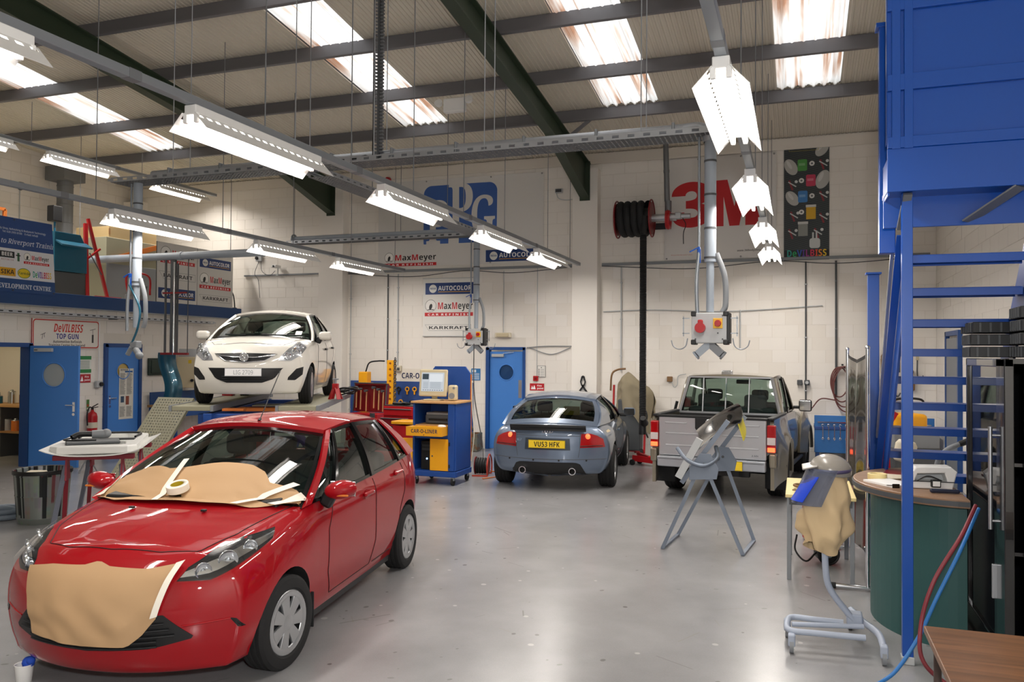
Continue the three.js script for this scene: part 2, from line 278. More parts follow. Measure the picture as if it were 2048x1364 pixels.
function trunking(label, X, Y, D0, D1, wires, up = 0) {
  const t = thing('light_trunking', label, 'trunking', [X, Y, (D0 + D1) / 2]);
  const L = D1 - D0, n = Math.ceil(L / 3);
  for (let i = 0; i < n; i++) part('channel', rbox(0.07, 0.06, L / n - 0.012, 0.004, 0, 0, -L / 2 + (L / n) * (i + 0.5)), M.galv, t);
  parts('coupler', Array.from({ length: n - 1 }, (_, i) => box(0.074, 0.064, 0.1, 0, 0, -L / 2 + (L / n) * (i + 1))), M.galvDull, t);
  for (const D of wires) { const z = (D0 + D1) / 2 - D; part('suspension_wire', rod([0, 0.03, z], [0, roofY(D) - Y - 0.2, z], 0.0055, 6), M.galvDull, t); }
  return t;
}
const YL = 3.65;
trunking('long galvanised light trunking above the red car, ending at the back wall', -3.97, YL, 1.2, 14.95, [3.0, 5.3, 6.6, 7.9, 9.3, 10.8, 12.9, 14.3]);
trunking('galvanised light trunking above the white car on the lift', -7.74, YL, 4.0, 15.0, [5.9, 7.2, 9.4, 11.1, 12.9, 14.6]);
trunking('galvanised light trunking nearest the blue staircase', -0.42, YL, 2.0, 14.6, [4.4, 6.4, 8.6, 10.2, 12.2, 13.9]);
trunking('high galvanised light trunking over the mezzanine', -12.55, 5.5, 6.5, 15.0, [8.2, 10.3, 12.8]);
const RA = 'on the trunking above the red car', RB = 'on the trunking above the white car', RC = 'over the mezzanine', RD = 'on the trunking beside the blue staircase';
for (const [d, s] of [[2.45, 'cut by left picture edge'], [5.25, 'large nearest whole light'], [7.95, 'second whole light'], [10.65, 'third whole light'], [13.05, 'farthest light, by the back wall,']]) batten(`twin tube light, ${s} ${RA}`, -3.97, YL - 0.19, d, 1.6, 'twin tube lights in rows');
for (const [d, s] of [[8.18, 'nearest light in view'], [10.9, 'middle light'], [13.2, 'farthest light']]) batten(`twin tube light: ${s} ${RB}`, -7.74, YL - 0.19, d, 1.55, 'twin tube lights in rows');
for (const [d, s] of [[5.48, 'large nearest light'], [8.4, 'second light'], [11.1, 'third light'], [13.4, 'farthest small light']]) batten(`twin tube light seen end-on: ${s} ${RD}`, -0.42, YL - 0.19, d, 1.6, 'twin tube lights in rows');
for (const [d, s] of [[9.2, 'light at the left picture edge'], [11.35, 'middle light'], [13.9, 'farthest light, half hidden by the service boom,']]) batten(`high twin tube light: ${s} ${RC}`, -12.55, 5.31, d, 1.5, 'twin tube lights in rows');

// perforated tray: rails with slots and a mesh-like base made of cross strips
function tray(t, a, b, w = 0.3, h = 0.06) {                            // local ends
  const p = P3(a), q = P3(b), L = p.distanceTo(q), dir = q.clone().sub(p).normalize(), side = V3(0, 1, 0).cross(dir).normalize(), g = [], st = [];
  for (const s of [-1, 1]) { const o = side.clone().multiplyScalar(s * w / 2), o1 = p.clone().add(o), o2 = q.clone().add(o); for (const dy of [0.008, h - 0.008]) g.push(bar([o1.x, o1.y + dy, o1.z], [o2.x, o2.y + dy, o2.z], 0.003, 0.016)); const n = Math.round(L / 0.16); for (let i = 0; i <= n; i++) { const c = o1.clone().addScaledVector(dir, (L * i) / n), u = dir.clone().multiplyScalar(0.045); g.push(bar([c.x - u.x, c.y + h / 2, c.z - u.z], [c.x + u.x, c.y + h / 2, c.z + u.z], 0.003, h - 0.03)); } }
  part('tray_rail', g, M.zinc, t);
  const n = Math.round(L / 0.05); for (let i = 0; i < n; i++) { const c = p.clone().addScaledVector(dir, (L * (i + 0.5)) / n); const e = side.clone().multiplyScalar(w / 2); st.push(bar([c.x - e.x, c.y, c.z - e.z], [c.x + e.x, c.y, c.z + e.z], 0.034, 0.002)); }
  for (let k = -3; k <= 3; k++) { const o = side.clone().multiplyScalar(k * w / 7); st.push(bar([p.x + o.x, p.y, p.z + o.z], [q.x + o.x, q.y, q.z + o.z], 0.022, 0.002)); }
  const m = part('perforated_base', st, M.galvDull, t); m.userData.kind = 'stuff';
}
{
  const t = thing('service_boom', 'long perforated cable tray and pipe crossing the room above the red car', 'cable tray', [0, 4.1, 8.2]);
  tray(t, [-8.4, 0, 0], [-0.72, 0, 0], 0.32);
  part('air_pipe', [rod([-7.9, 0.1, -0.05], [-1.1, 0.1, -0.05], 0.06, 16), tube([[-1.1, 0.1, -0.05], [-0.95, 0.1, -0.03], [-0.86, 0.04, 0], [-0.84, -0.05, 0]], 0.06, 16, 14)], M.zinc, t);
  part('pipe_bracket', Array.from({ length: 9 }, (_, i) => rbox(0.03, 0.14, 0.15, 0.01, -7.6 + i * 0.8, 0.1, -0.05)), M.galv, t);
  for (const x of [-7.4, -5.6, -4.55, -3.2, -1.5]) part('suspension_rod', [rod([x, 0, 0.15], [x, roofY(8.2) - 4.1 - 0.2, 0.15], 0.006, 6), rod([x, 0, -0.15], [x, roofY(8.2) - 4.1 - 0.2, -0.15], 0.006, 6)], M.zinc, t);
  // the cable riser comes down from the roof
  part('cable_riser', [bar([-4.56, 0.02, 0], [-4.56, 2.4, 0], 0.1, 0.02, [1, 0, 0])], M.greyDark, t);
  const rs = []; for (let i = 0; i < 60; i++) rs.push(box(0.102, 0.018, 0.03, -4.56, 0.05 + i * 0.04, 0.012)); part('riser_perforation', rs, M.galvDull, t);
  part('riser_cable', tube([[-4.63, 2.4, 0.02], [-4.63, 0.3, 0.02], [-4.7, 0.1, 0.04], [-5.2, 0.06, 0.05]], 0.012, 30, 6), M.black, t);
}
{
  const t = thing('cable_tray', 'dull cable tray running from the service boom back towards the blue back door', 'cable tray', [-5.5, 4.06, 11]);
  tray(t, [0, 0, 2.58], [0, 0, -2.62], 0.32);
  part('side_conduit', [rod([-0.17, 0.07, 2.6], [-0.17, 0.07, -2.7], 0.02), rod([0.1, 0.06, 2.6], [0.1, 0.06, -2.7], 0.014)], M.galv, t);
  for (const z of [1.3, -1.2]) part('suspension_rod', rod([0, 0, z], [0, roofY(11 - z) - 4.26, z], 0.006, 6), M.galvDull, t);
}
{
  const t = thing('service_boom', 'far pipe and cable tray in front of the blue emblem banner', 'cable tray', [0, 4.1, 13.8]);
  tray(t, [-9.7, 0, 0], [-5.55, 0, 0], 0.25);
  part('air_pipe', [rod([-9.6, 0.1, 0], [-5.75, 0.1, 0], 0.06, 16)], M.greyPvc, t);
  part('pipe_end', mv(new THREE.TorusGeometry(0.09, 0.02, 10, 24), -9.6, 0.1, 0, 0, PI / 2), M.galv, t);
  for (const x of [-9.6, -7.2]) part('suspension_rod', [rod([x, 0.05, 0], [x, 0.6, 0], 0.006, 6), rod([x, 0.6, 0], [x, roofY(13.8) - 4.3, 0], 0.006, 6)], M.galvDull, t);
}
{ const t = thing('extraction_pipe', 'long grey pipe crossing in front of the mezzanine logo boards', 'pipe', [-11.4, 3.7, 12.0]); part('pipe_run', [rod([-2.3, 0, 0], [2.4, 0, 0], 0.07, 18), mv(cyl(0.078, 0.078, 0.05, 0, 0, 0, 18), 2.4, 0, 0, 0, 0, PI / 2), mv(cyl(0.078, 0.078, 0.05, 0, 0, 0, 18), 0.6, 0, 0, 0, 0, PI / 2)], M.greyPvc, t); for (const x of [-1.9, 1.7]) part('suspension_rod', rod([x, 0.06, 0], [x, roofY(12) - 3.7 - 0.03, 0], 0.006, 6), M.galvDull, t); }
// drop poles with a socket box
function dropPole(label, X, D, top, Yb, s, full) {
  const t = thing('service_drop_pole', label, 'service pole', [X, Yb, D]);
  const L = top - Yb;
  part('pole', [rod([0, 0.34 * s, 0], [0, L * 0.42, 0], 0.038, 16), rod([0, L * 0.4, 0], [0, L, 0], 0.058, 18)], M.greyPvc, t);
  part('pole_collar', [0.42, 0.56, 0.72, 0.88].map((k) => cyl(0.062, 0.062, 0.02, 0, L * k, 0, 18)), M.greyDark, t);
  part('air_line', [rod([-0.11, L * 0.45, 0], [-0.11, L, 0], 0.013), tube([[-0.11, L * 0.45, 0], [-0.13, L * 0.3, 0.02], [-0.12, 0.3, 0.03]], 0.02, 20)], M.galv, t);
  part('valve', [rbox(0.03, 0.06, 0.04, 0.008, -0.11, L * 0.46, 0), bar([-0.2, L * 0.45, 0.02], [-0.11, L * 0.47, 0.02], 0.015, 0.012), cyl(0.02, 0.02, 0.14, -0.11, L * 0.43, 0, 10)], M.blue, t);
  part('flexible_conduit', tube([[0.06, L * 0.44, 0], [0.14, L * 0.33, 0], [0.15, L * 0.2, 0], [0.12, 0.34, 0]], 0.028, 26), M.grey, t);
  if (full) {
    part('box_body', rbox(0.34, 0.3, 0.16, 0.012, 0, 0.18, 0.02), M.greyLight, t);
    part('side_shroud', [rbox(0.03, 0.3, 0.2, 0.006, 0.185, 0.18, 0), rbox(0.05, 0.05, 0.18, 0.01, -0.15, 0.32, 0.02), rbox(0.05, 0.05, 0.18, 0.01, 0.16, 0.32, 0.02), rbox(0.05, 0.05, 0.18, 0.01, -0.15, 0.04, 0.02), rbox(0.05, 0.05, 0.18, 0.01, 0.16, 0.04, 0.02)], M.black, t);
    const so = part('red_socket', [cyl(0.045, 0.05, 0.07, -0.08, 0.18, 0.13, 20, PI / 2), mv(cyl(0.05, 0.05, 0.015, 0, 0, 0, 20), -0.08, 0.18, 0.175, PI / 2), rbox(0.05, 0.05, 0.03, 0.01, -0.08, 0.235, 0.13)], M.red, t); so.userData.label = 'red three phase socket';
    const sw = part('isolator_plate', rbox(0.09, 0.1, 0.012, 0.004, 0.085, 0.225, 0.105), mat(0xe8b21c, 0.4), t); part('isolator_knob', [mv(cyl(0.03, 0.034, 0.03, 0, 0, 0, 18), 0.085, 0.225, 0.125, PI / 2), box(0.016, 0.06, 0.03, 0.085, 0.225, 0.14)], M.red, sw);
    part('side_hook', [[-1], [1]].map(([s]) => [bar([s * 0.2, 0.28, 0], [s * 0.27, 0.28, 0], 0.01, 0.01), bar([s * 0.2, 0.13, 0], [s * 0.27, 0.13, 0], 0.01, 0.01), bar([s * 0.26, 0.1, 0], [s * 0.26, 0.3, 0], 0.01, 0.01), tube([[s * 0.22, 0.08, 0], [s * 0.24, 0, 0], [s * 0.3, -0.03, 0], [s * 0.36, 0.0, 0], [s * 0.38, 0.06, 0]], 0.006, 16, 6)]), M.galv, t);
    for (const k of [-1, 1]) part('air_coupling', [bar([0, 0.03, 0.02], [k * 0.12, -0.08, 0.04], 0.075, 0.07), mv(cyl(0.045, 0.045, 0.02, 0, 0, 0, 16), k * 0.13, -0.09, 0.045, 0, 0, k * 0.9)], k > 0 ? M.grey : M.greyPvc, t);
    part('box_screw', [[-0.13, 0.3], [0.13, 0.3], [-0.13, 0.07], [0.13, 0.07], [0.085, 0.13]].map(([x, y]) => mv(cyl(0.008, 0.008, 0.01, 0, 0, 0, 8), x, y, 0.102, PI / 2)), M.greyDark, t);
  } else {
    part('coupling_cluster', [rbox(0.12, 0.1, 0.1, 0.02, 0, 0.12, 0), mv(cyl(0.04, 0.04, 0.12, 0, 0, 0, 14), 0.06, 0.02, 0.03, 0, 0, 0.7), mv(cyl(0.03, 0.03, 0.12, 0, 0, 0, 14), -0.07, 0.04, 0.03, 0, 0, -0.6), ball(0.05, 0.1, -0.02, 0.04)], M.grey, t);
    part('air_hose', tube([[-0.1, 0.9, 0.02], [0.1, 0.6, 0.05], [0.08, 0.35, 0.05], [-0.02, 0.15, 0.04]], 0.014, 26, 6), M.teal, t);
  }
  return t;
}
dropPole('grey drop pole with red socket box above the silver pickup', -0.83, 8.2, 4.1, 2.0, 1, true);
dropPole('grey drop pole with socket box beside the blue back door', -5.62, 13.8, 4.1, 2.05, 1, true);
dropPole('grey drop pole with air couplings hanging left of the white car', -8.1, 8.2, 4.1, 1.88, 1, false);
single('emergency_spotlight', 'white twin emergency spotlight fixed under the roof', 'light', [rbox(0.36, 0.22, 0.12, 0.02), mv(cyl(0.07, 0.05, 0.06, 0, 0, 0, 16), -0.26, 0.04, 0.05, 1.1), mv(cyl(0.07, 0.05, 0.06, 0, 0, 0, 16), 0.26, 0.05, 0.05, 1.1)], M.whiteEnamel, [-5.15, 5.86, 11.68]);
single('alarm_sounder', 'small red alarm sounder high on the back wall', 'alarm', [cyl(0.05, 0.06, 0.07, 0, 0, 0, 16, PI / 2), cyl(0.03, 0.05, 0.04, 0, 0, 0.05, 16, PI / 2)], M.red, [-8.2, 5.6, 15.12]);
// ---------- car kit (local axes: x to the car's left, y up, z forward) ----------
function hermite(pts, crease, n, linear) {                             // pts: arrays of numbers; n steps for each span
  const out = [], dim = pts[0].length, N = pts.length;
  for (let i = 0; i < N - 1; i++) {
    const p = pts[i], q = pts[i + 1], m0 = [], m1 = [];
    for (let d = 0; d < dim; d++) {
      const s = q[d] - p[d];
      m0[d] = i === 0 || crease.has(i) ? s : 0.5 * (q[d] - pts[i - 1][d]);
      m1[d] = i === N - 2 || crease.has(i + 1) ? s : 0.5 * (pts[i + 2][d] - p[d]);
      const lim = 3 * Math.abs(s) + 1e-6; m0[d] = clamp(m0[d], -Math.max(lim, 0.02), Math.max(lim, 0.02)); m1[d] = clamp(m1[d], -Math.max(lim, 0.02), Math.max(lim, 0.02));
    }
    for (let k = 0; k < n; k++) { const t = k / n, a = 2 * t * t * t - 3 * t * t + 1, b = t * t * t - 2 * t * t + t, c = -2 * t * t * t + 3 * t * t, e = t * t * t - t * t; out.push(p.map((_, d) => a * p[d] + b * m0[d] + c * q[d] + e * m1[d])); }
  }
  out.push(pts[N - 1].slice()); return out;
}
// rings: [[[x,y,z] ...] ...] half sections from the bottom centre line round to the top centre line
function loftBody(rings, kCrease, sCrease, inside, nu = 4, nv = 4) {
  const K = rings[0].length, cols = [];
  for (let k = 0; k < K; k++) cols.push(hermite(rings.map((r) => r[k]), sCrease, nu));
  const S = cols[0].length, grid = [];
  for (let i = 0; i < S; i++) grid.push(hermite(cols.map((c) => c[i]), kCrease, nv));
  const T = grid[0].length, paint = { p: [], uv: [] }, inn = { p: [], uv: [] };
  const quad = (L, a, b, c, d) => { for (const v of [a, b, c, b, d, c]) { L.p.push(...v); L.uv.push(v[2], v[1]); } };
  for (let i = 0; i < S - 1; i++) for (let j = 0; j < T - 1; j++) {
    const a = grid[i][j], b = grid[i][j + 1], c = grid[i + 1][j], d = grid[i + 1][j + 1], L = inside && inside((i + 0.5) / nu, (j + 0.5) / nv) ? inn : paint, m = (v) => [-v[0], v[1], v[2]];
    quad(L, a, b, c, d); quad(L, m(a), m(c), m(b), m(d));
  }
  const pos = new Float32Array([...paint.p, ...inn.p]), uv = new Float32Array([...paint.uv, ...inn.uv]);
  for (let i = 0; i < pos.length; i += 3) if (Math.abs(pos[i]) < 1e-4) pos[i] = 0;
  let g = new THREE.BufferGeometry(); g.setAttribute('position', new THREE.BufferAttribute(pos, 3)); g.setAttribute('uv', new THREE.BufferAttribute(uv, 2));
  // outward test
  g.computeVertexNormals(); let s = 0; for (let i = 0; i < pos.length; i += 9) s += pos[i] * g.attributes.normal.array[i];
  if (s < 0) for (let i = 0; i < pos.length; i += 9) for (let k = 0; k < 3; k++) { let t = pos[i + 3 + k]; pos[i + 3 + k] = pos[i + 6 + k]; pos[i + 6 + k] = t; }
  g = toCreasedNormals(g, 0.62);
  g.addGroup(0, paint.p.length / 3, 0); if (inn.p.length) g.addGroup(paint.p.length / 3, inn.p.length / 3, 1);
  return g;
}
const evaluator = new Evaluator(); evaluator.useGroups = true;
function cutWells(g, mats, wells) {                                    // wells: [x, y, z, r, depth]
  let a = new Brush(g, mats); a.updateMatrixWorld();
  for (const [x, y, z, r, dep] of wells) {
    const c = new THREE.CylinderGeometry(r, r, dep, 40); c.rotateZ(PI / 2); c.translate(x, y, z); c.clearGroups(); c.addGroup(0, Infinity, 0);
    const b = new Brush(norm(c), M.well); b.updateMatrixWorld();
    a = evaluator.evaluate(a, b, SUBTRACTION); a.updateMatrixWorld();
  }
  return a;
}
const FR = { front: { o: (a, b) => V3(a, b, 6), d: V3(0, 0, -1) }, rear: { o: (a, b) => V3(a, b, -6), d: V3(0, 0, 1) }, left: { o: (a, b) => V3(4, b, a), d: V3(-1, 0, 0) }, right: { o: (a, b) => V3(-4, b, a), d: V3(1, 0, 0) }, top: { o: (a, b) => V3(a, 4, b), d: V3(0, -1, 0) } };
function oblique(phi) { const d = V3(-Math.sin(phi), 0, -Math.cos(phi)), ax = V3(Math.cos(phi), 0, -Math.sin(phi)); return { o: (a, b) => ax.clone().multiplyScalar(a).addScaledVector(d, -6).setY(b), d }; }   // phi > 0 looks from the car's left front
const polyAt = (pl, s) => { const L = [0]; for (let i = 1; i < pl.length; i++) L.push(L[i - 1] + Math.hypot(pl[i][0] - pl[i - 1][0], pl[i][1] - pl[i - 1][1])); const t = s * L[L.length - 1]; let i = 1; while (i < L.length - 1 && L[i] < t) i++; const k = (t - L[i - 1]) / (L[i] - L[i - 1] || 1); return [lerp(pl[i - 1][0], pl[i][0], k), lerp(pl[i - 1][1], pl[i][1], k)]; };
class Skin {                                                           // a surface that outlines can be laid on
  constructor(geos) { this.g = join([].concat(geos).map((x) => x.clone())); this.bvh = new MeshBVH(this.g); }
  hit(f, a, b) { const h = this.bvh.raycastFirst(new THREE.Ray(f.o(a, b), f.d), THREE.DoubleSide); return h ? h.point : null; }
  sheet(f, top, bot, off, nu = 16, nv = 8, wave) {
    const depth = [], rows = []; let last = null;
    for (let i = 0; i <= nu; i++) { const row = []; for (let j = 0; j <= nv; j++) { const p = polyAt(bot, i / nu), q = polyAt(top, i / nu), a = lerp(p[0], q[0], j / nv), b = lerp(p[1], q[1], j / nv), h = this.hit(f, a, b); row.push([a, b, h]); } rows.push(row); }
    for (const r of rows) for (const c of r) if (c[2]) depth.push(c[2].clone().sub(f.o(c[0], c[1])).length());
    const mean = depth.length ? depth.sort((x, y) => x - y)[depth.length >> 1] : 5;
    return gridGeo((u, v) => { const c = rows[Math.round(u * nu)][Math.round(v * nv)], o = f.o(c[0], c[1]); let t = c[2] ? c[2].clone().sub(o).length() : mean; if (Math.abs(t - mean) > 0.5) t = mean; return o.addScaledVector(f.d, t - off - (wave ? wave(u, v) : 0)); }, nu, nv);
  }
  // orientation-corrected closed pad
  pad(f, top, bot, off, t, nu, nv, wave) { const g = this.sheet(f, top, bot, off, nu, nv, wave), n = g.attributes.normal; let s = 0; for (let i = 0; i < n.count; i++) s += n.getX(i) * f.d.x + n.getY(i) * f.d.y + n.getZ(i) * f.d.z; if (s > 0) { const id = g.index.array; for (let i = 0; i < id.length; i += 3) { const k = id[i]; id[i] = id[i + 1]; id[i + 1] = k; } g.computeVertexNormals(); } return thick(g, t); }
  line(f, pts, off, r, step = 0.05) { const out = []; for (let i = 1; i < pts.length; i++) { const L = Math.hypot(pts[i][0] - pts[i - 1][0], pts[i][1] - pts[i - 1][1]), n = Math.max(1, Math.round(L / step)); for (let k = i > 1 ? 1 : 0; k <= n; k++) { const h = this.hit(f, lerp(pts[i - 1][0], pts[i][0], k / n), lerp(pts[i - 1][1], pts[i][1], k / n)); if (h) { h.addScaledVector(f.d, -off); out.push([h.x, h.y, h.z]); } } } return out.length > 1 ? tube(out, r, out.length * 2, 5) : null; }
}
// glasshouse from side curves; belt(z) and rail(z) give [x, y]; edges: [[zBelt, zRail] ...] from front to rear, kinds between them: 'p' pillar, 'w' window, 'q' fixed pane, 'k' black pillar
function glasshouse(root, o) {
  const { belt, rail, edges, kinds, glass, paint, crown = 0.05, bulge = 0.02, nose, tail, black = M.blackGloss } = o, solids = [];
  const S = (zb, zt, t, side) => { const b = belt(zb), r = rail(zt); return V3(side * (lerp(b[0], r[0], t) + bulge * Math.sin(PI * t)), lerp(b[1], r[1], t), lerp(zb, zt, t)); };
  const patch = (e0, e1, side, t0 = 0, t1 = 1, s0 = 0, s1 = 1, nu = 8, nv = 8) => { const g = gridGeo((u, v) => { const s = lerp(s0, s1, u), t = lerp(t0, t1, v); return S(lerp(e0[0], e1[0], s), lerp(e0[1], e1[1], s), t, side); }, nu, nv); if (side > 0) flip(g); return g; };
  const flip = (g) => { const id = g.index.array; for (let i = 0; i < id.length; i += 3) { const k = id[i]; id[i] = id[i + 1]; id[i + 1] = k; } g.computeVertexNormals(); return g; };
  const pil = [], blk = [];
  for (let i = 0; i < kinds.length; i++) for (const s of [1, -1]) {
    const e0 = edges[i], e1 = edges[i + 1];
    if (kinds[i] === 'p') { const g = patch(e0, e1, s); pil.push(thick(g, 0.035)); }
    else if (kinds[i] === 'k') blk.push(thick(patch(e0, e1, s), 0.03));
    else { const w = Math.max(0.1, Math.abs(e1[0] - e0[0])), m = 0.022, ms = m / w, hgt = Math.max(0.12, rail((e0[1] + e1[1]) / 2)[1] - belt((e0[0] + e1[0]) / 2)[1]), mt = m / hgt;
      const gl = part(kinds[i] === 'q' ? 'quarter_glass' : 'side_window', patch(e0, e1, s, mt, 1 - mt, ms, 1 - ms, 10, 8), Array.isArray(glass) ? glass[Math.min(i < kinds.length / 2 ? 0 : 1, 1)] : glass, root);
      blk.push(thick(patch(e0, e1, s, 0, mt, 0, 1), 0.02), thick(patch(e0, e1, s, 1 - mt, 1, 0, 1), 0.02), thick(patch(e0, e1, s, mt, 1 - mt, 0, ms), 0.02), thick(patch(e0, e1, s, mt, 1 - mt, 1 - ms, 1), 0.02)); }
  }
  // roof between the rails
  const zf = edges[0][1], zr = edges[edges.length - 1][1], roofPt = (x, z) => { const r = rail(z); return V3(x * r[0], r[1] + crown * (1 - x * x), z); };
  const head = (x) => nose.header * (1 - x * x), tl = (x) => -tail.header * (1 - x * x);
  const roof = gridGeo((u, v) => { const x = lerp(-1, 1, u), z = lerp(zf + head(x), zr + tl(x), v), zz = clamp(z, zr, zf), p = roofPt(x, zz); p.z = z; return p; }, 20, 20); flip(roof);
  part('roof', thick(roof, 0.03), paint, root);
  // windscreen and rear screen
  const screen = (e, cowlY, cowlZ, dir, sgn, gm, nm, seal, sur) => {
    const hz = sgn > 0 ? head : tl, b = belt(e[0]), r = rail(e[1]);
    const W = (x, t) => { const lo = V3(x * b[0], b[1] + (cowlY - b[1]) * (1 - x * x), e[0] + (cowlZ - e[0]) * (1 - x * x)), hi = V3(x * r[0], r[1] + crown * (1 - x * x), e[1] + hz(x)); const p = lo.lerp(hi, t); p.x += Math.sign(x) * bulge * Math.sin(PI * t) * Math.abs(x); p.z += sgn * 0.03 * Math.sin(PI * t) * (1 - x * x * 0.5); p.y += 0.015 * Math.sin(PI * t); return p; };
    const mk = (x0, x1, t0, t1, nu, nv) => { const g = gridGeo((u, v) => W(lerp(x0, x1, u), lerp(t0, t1, v)), nu, nv); return sgn < 0 ? flip(g) : g; };
    if (sur) { const [sx, sb, st] = sur, m = 0.012; part('screen_surround', [mk(-1, -1 + sx, 0, 1, 6, 12), mk(1 - sx, 1, 0, 1, 6, 12), mk(-1 + sx, 1 - sx, 0, sb, 16, 4), mk(-1 + sx, 1 - sx, 1 - st, 1, 16, 3)].map((g) => thick(g, 0.02)), paint, root); part(nm, mk(-1 + sx + m, 1 - sx - m, sb + m, 1 - st - m, 18, 10), gm, root); blk.push(thick(mk(-1 + sx, 1 - sx, sb, sb + m, 16, 1), 0.02), thick(mk(-1 + sx, 1 - sx, 1 - st - m, 1 - st, 16, 1), 0.02), thick(mk(-1 + sx, -1 + sx + m, sb, 1 - st, 1, 8), 0.02), thick(mk(1 - sx - m, 1 - sx, sb, 1 - st, 1, 8), 0.02)); return; }
    const m = seal; part(nm, mk(-1 + m, 1 - m, 0.03, 0.96, 20, 10), gm, root);
    blk.push(thick(mk(-1, 1, 0.96, 1, 20, 2), 0.02), thick(mk(-1, 1, 0, 0.03, 20, 2), 0.02), thick(mk(-1, -1 + m, 0.03, 0.96, 2, 10), 0.02), thick(mk(1 - m, 1, 0.03, 0.96, 2, 10), 0.02));
  };
  screen(edges[0], nose.y, nose.z, 1, 1, Array.isArray(glass) ? glass[0] : glass, 'windscreen', 0.035);
  if (tail.glass !== false) screen(edges[edges.length - 1], tail.y, tail.z, 1, -1, tail.glassMat ?? (Array.isArray(glass) ? glass[1] : glass), 'rear_window', tail.seal ?? 0.05, tail.sur);
  if (pil.length) part('pillars', pil, paint, root);
  if (blk.length) part('window_trim', blk, black, root);
}
function wheel(root, x, y, z, r, w, rim, style, side, steer = 0) {      // side: +1 outer face towards +x
  const h = w / 2, prof = [[rim, -h * 0.8], [rim + 0.01, -h], [r - 0.045, -h], [r - 0.018, -h * 0.92], [r, -h * 0.72]];
  for (const k of [-0.45, 0, 0.45]) prof.push([r, h * k - 0.012], [r - 0.008, h * k - 0.008], [r - 0.008, h * k + 0.008], [r, h * k + 0.012]);
  prof.push([r, h * 0.72], [r - 0.018, h * 0.92], [r - 0.045, h], [rim + 0.012, h], [rim, h * 0.85], [rim, -h * 0.8]);
  const t = part('wheel', toCreasedNormals(lathe(prof, 44).toNonIndexed(), 0.5).rotateZ(-PI / 2), M.tyre, root); t.position.set(x, y, z); t.rotation.y = (side > 0 ? 0 : PI) + steer;
  const cap = M.hubSilver ??= mat(0xb9bbbd, 0.32, 0.75);
  const disc = []; const f = h * 0.82;
  if (style === 'trim' || style === 'trim7') { const n = style === 'trim' ? 7 : 8;
    disc.push(lathe([[0, 0.012], [0.03, 0.014], [0.05, 0.006], [rim * 0.35, 0.004]], 28).rotateZ(-PI / 2).translate(f, 0, 0));
    for (let i = 0; i < n; i++) { const a = (i / n) * 2 * PI + 0.2, s = shape([[-0.028, rim * 0.2], [0.028, rim * 0.2], [0.048, rim * 0.82], [-0.048, rim * 0.82]]); disc.push(ext(s, 0.012, 0.004, 0, 0, 0).rotateY(PI / 2).rotateX(a).translate(f - 0.01, 0, 0)); }
    disc.push(lathe([[rim * 0.78, 0], [rim * 0.8, 0.012], [rim * 0.96, 0.016], [rim * 1.02, 0.004], [rim * 1.0, -0.02]], 36).rotateZ(-PI / 2).translate(f - 0.004, 0, 0));
  } else if (style === 'alloy') { const n = 6; disc.push(cyl(0.05, 0.06, 0.03, 0, 0, 0, 18).rotateZ(-PI / 2).translate(f - 0.02, 0, 0)); for (let i = 0; i < n; i++) { const a = (i / n) * 2 * PI; disc.push(bar([f - 0.02, 0.04, 0], [f - 0.012, rim * 0.92, 0], 0.05, 0.025, [1, 0, 0]).rotateX(a)); } disc.push(lathe([[rim * 0.9, -0.05], [rim * 0.92, 0.0], [rim * 1.0, 0.012], [rim * 1.03, 0], [rim, -0.05]], 36).rotateZ(-PI / 2).translate(f - 0.004, 0, 0)); }
  else { disc.push(lathe([[0, 0.02], [0.05, 0.02], [0.07, -0.03], [rim * 0.75, -0.05], [rim * 0.9, -0.01], [rim * 1.02, 0.004], [rim, -0.03]], 36).rotateZ(-PI / 2).translate(f - 0.01, 0, 0)); }
  part('wheel_trim', disc.map((q) => norm(q)), cap, t);
  part('brake_disc', [cyl(rim * 0.72, rim * 0.72, 0.02, 0, 0, 0, 28).rotateZ(-PI / 2).translate(f - 0.07, 0, 0), cyl(rim * 0.99, rim * 0.99, 0.015, 0, 0, 0, 28).rotateZ(-PI / 2).translate(f - 0.12, 0, 0)], M.greyDark, t);
  return t;
}
function carSeat(root, x, z, y, w = 0.5, name = 'front_seat', h = 0.62, m = M.seat) {
  const t = part(name, [rbox(w, h, 0.14, 0.05, x, y + h / 2, z - 0.05, -0.18), rbox(w, 0.14, 0.5, 0.05, x, y, z + 0.2), rbox(w * 0.24, h, 0.2, 0.05, x - w * 0.42, y + h / 2 - 0.03, z - 0.0, -0.18), rbox(w * 0.24, h, 0.2, 0.05, x + w * 0.42, y + h / 2 - 0.03, z - 0.0, -0.18)], m, root);
  part('headrest', [rbox(0.26, 0.17, 0.1, 0.045, x, y + h + 0.11, z - 0.17), rod([x - 0.06, y + h - 0.05, z - 0.15], [x - 0.06, y + h + 0.08, z - 0.17], 0.008), rod([x + 0.06, y + h - 0.05, z - 0.15], [x + 0.06, y + h + 0.08, z - 0.17], 0.008)], m, t);
  return t;
}
function nosed(ring, prof, steps, pow = 2.2) {                          // extra rings that close an end: prof[k] = z on the centre line
  const out = [];
  for (const s of steps) out.push(ring.map(([x, y, z], k) => [x * s, y, lerp(prof[k], z, Math.pow(s, pow))]));
  return out;
}
const interp = (tab) => (z) => { if (z >= tab[0][0]) return tab[0].slice(1); for (let i = 1; i < tab.length; i++) if (z >= tab[i][0]) { const k = (z - tab[i][0]) / (tab[i - 1][0] - tab[i][0]), s = k; return tab[i].slice(1).map((v, d) => lerp(v, tab[i - 1][d + 1], s)); } return tab[tab.length - 1].slice(1); };
const smoothTab = (tab, n = 6) => interp(hermite(tab, new Set(), n));
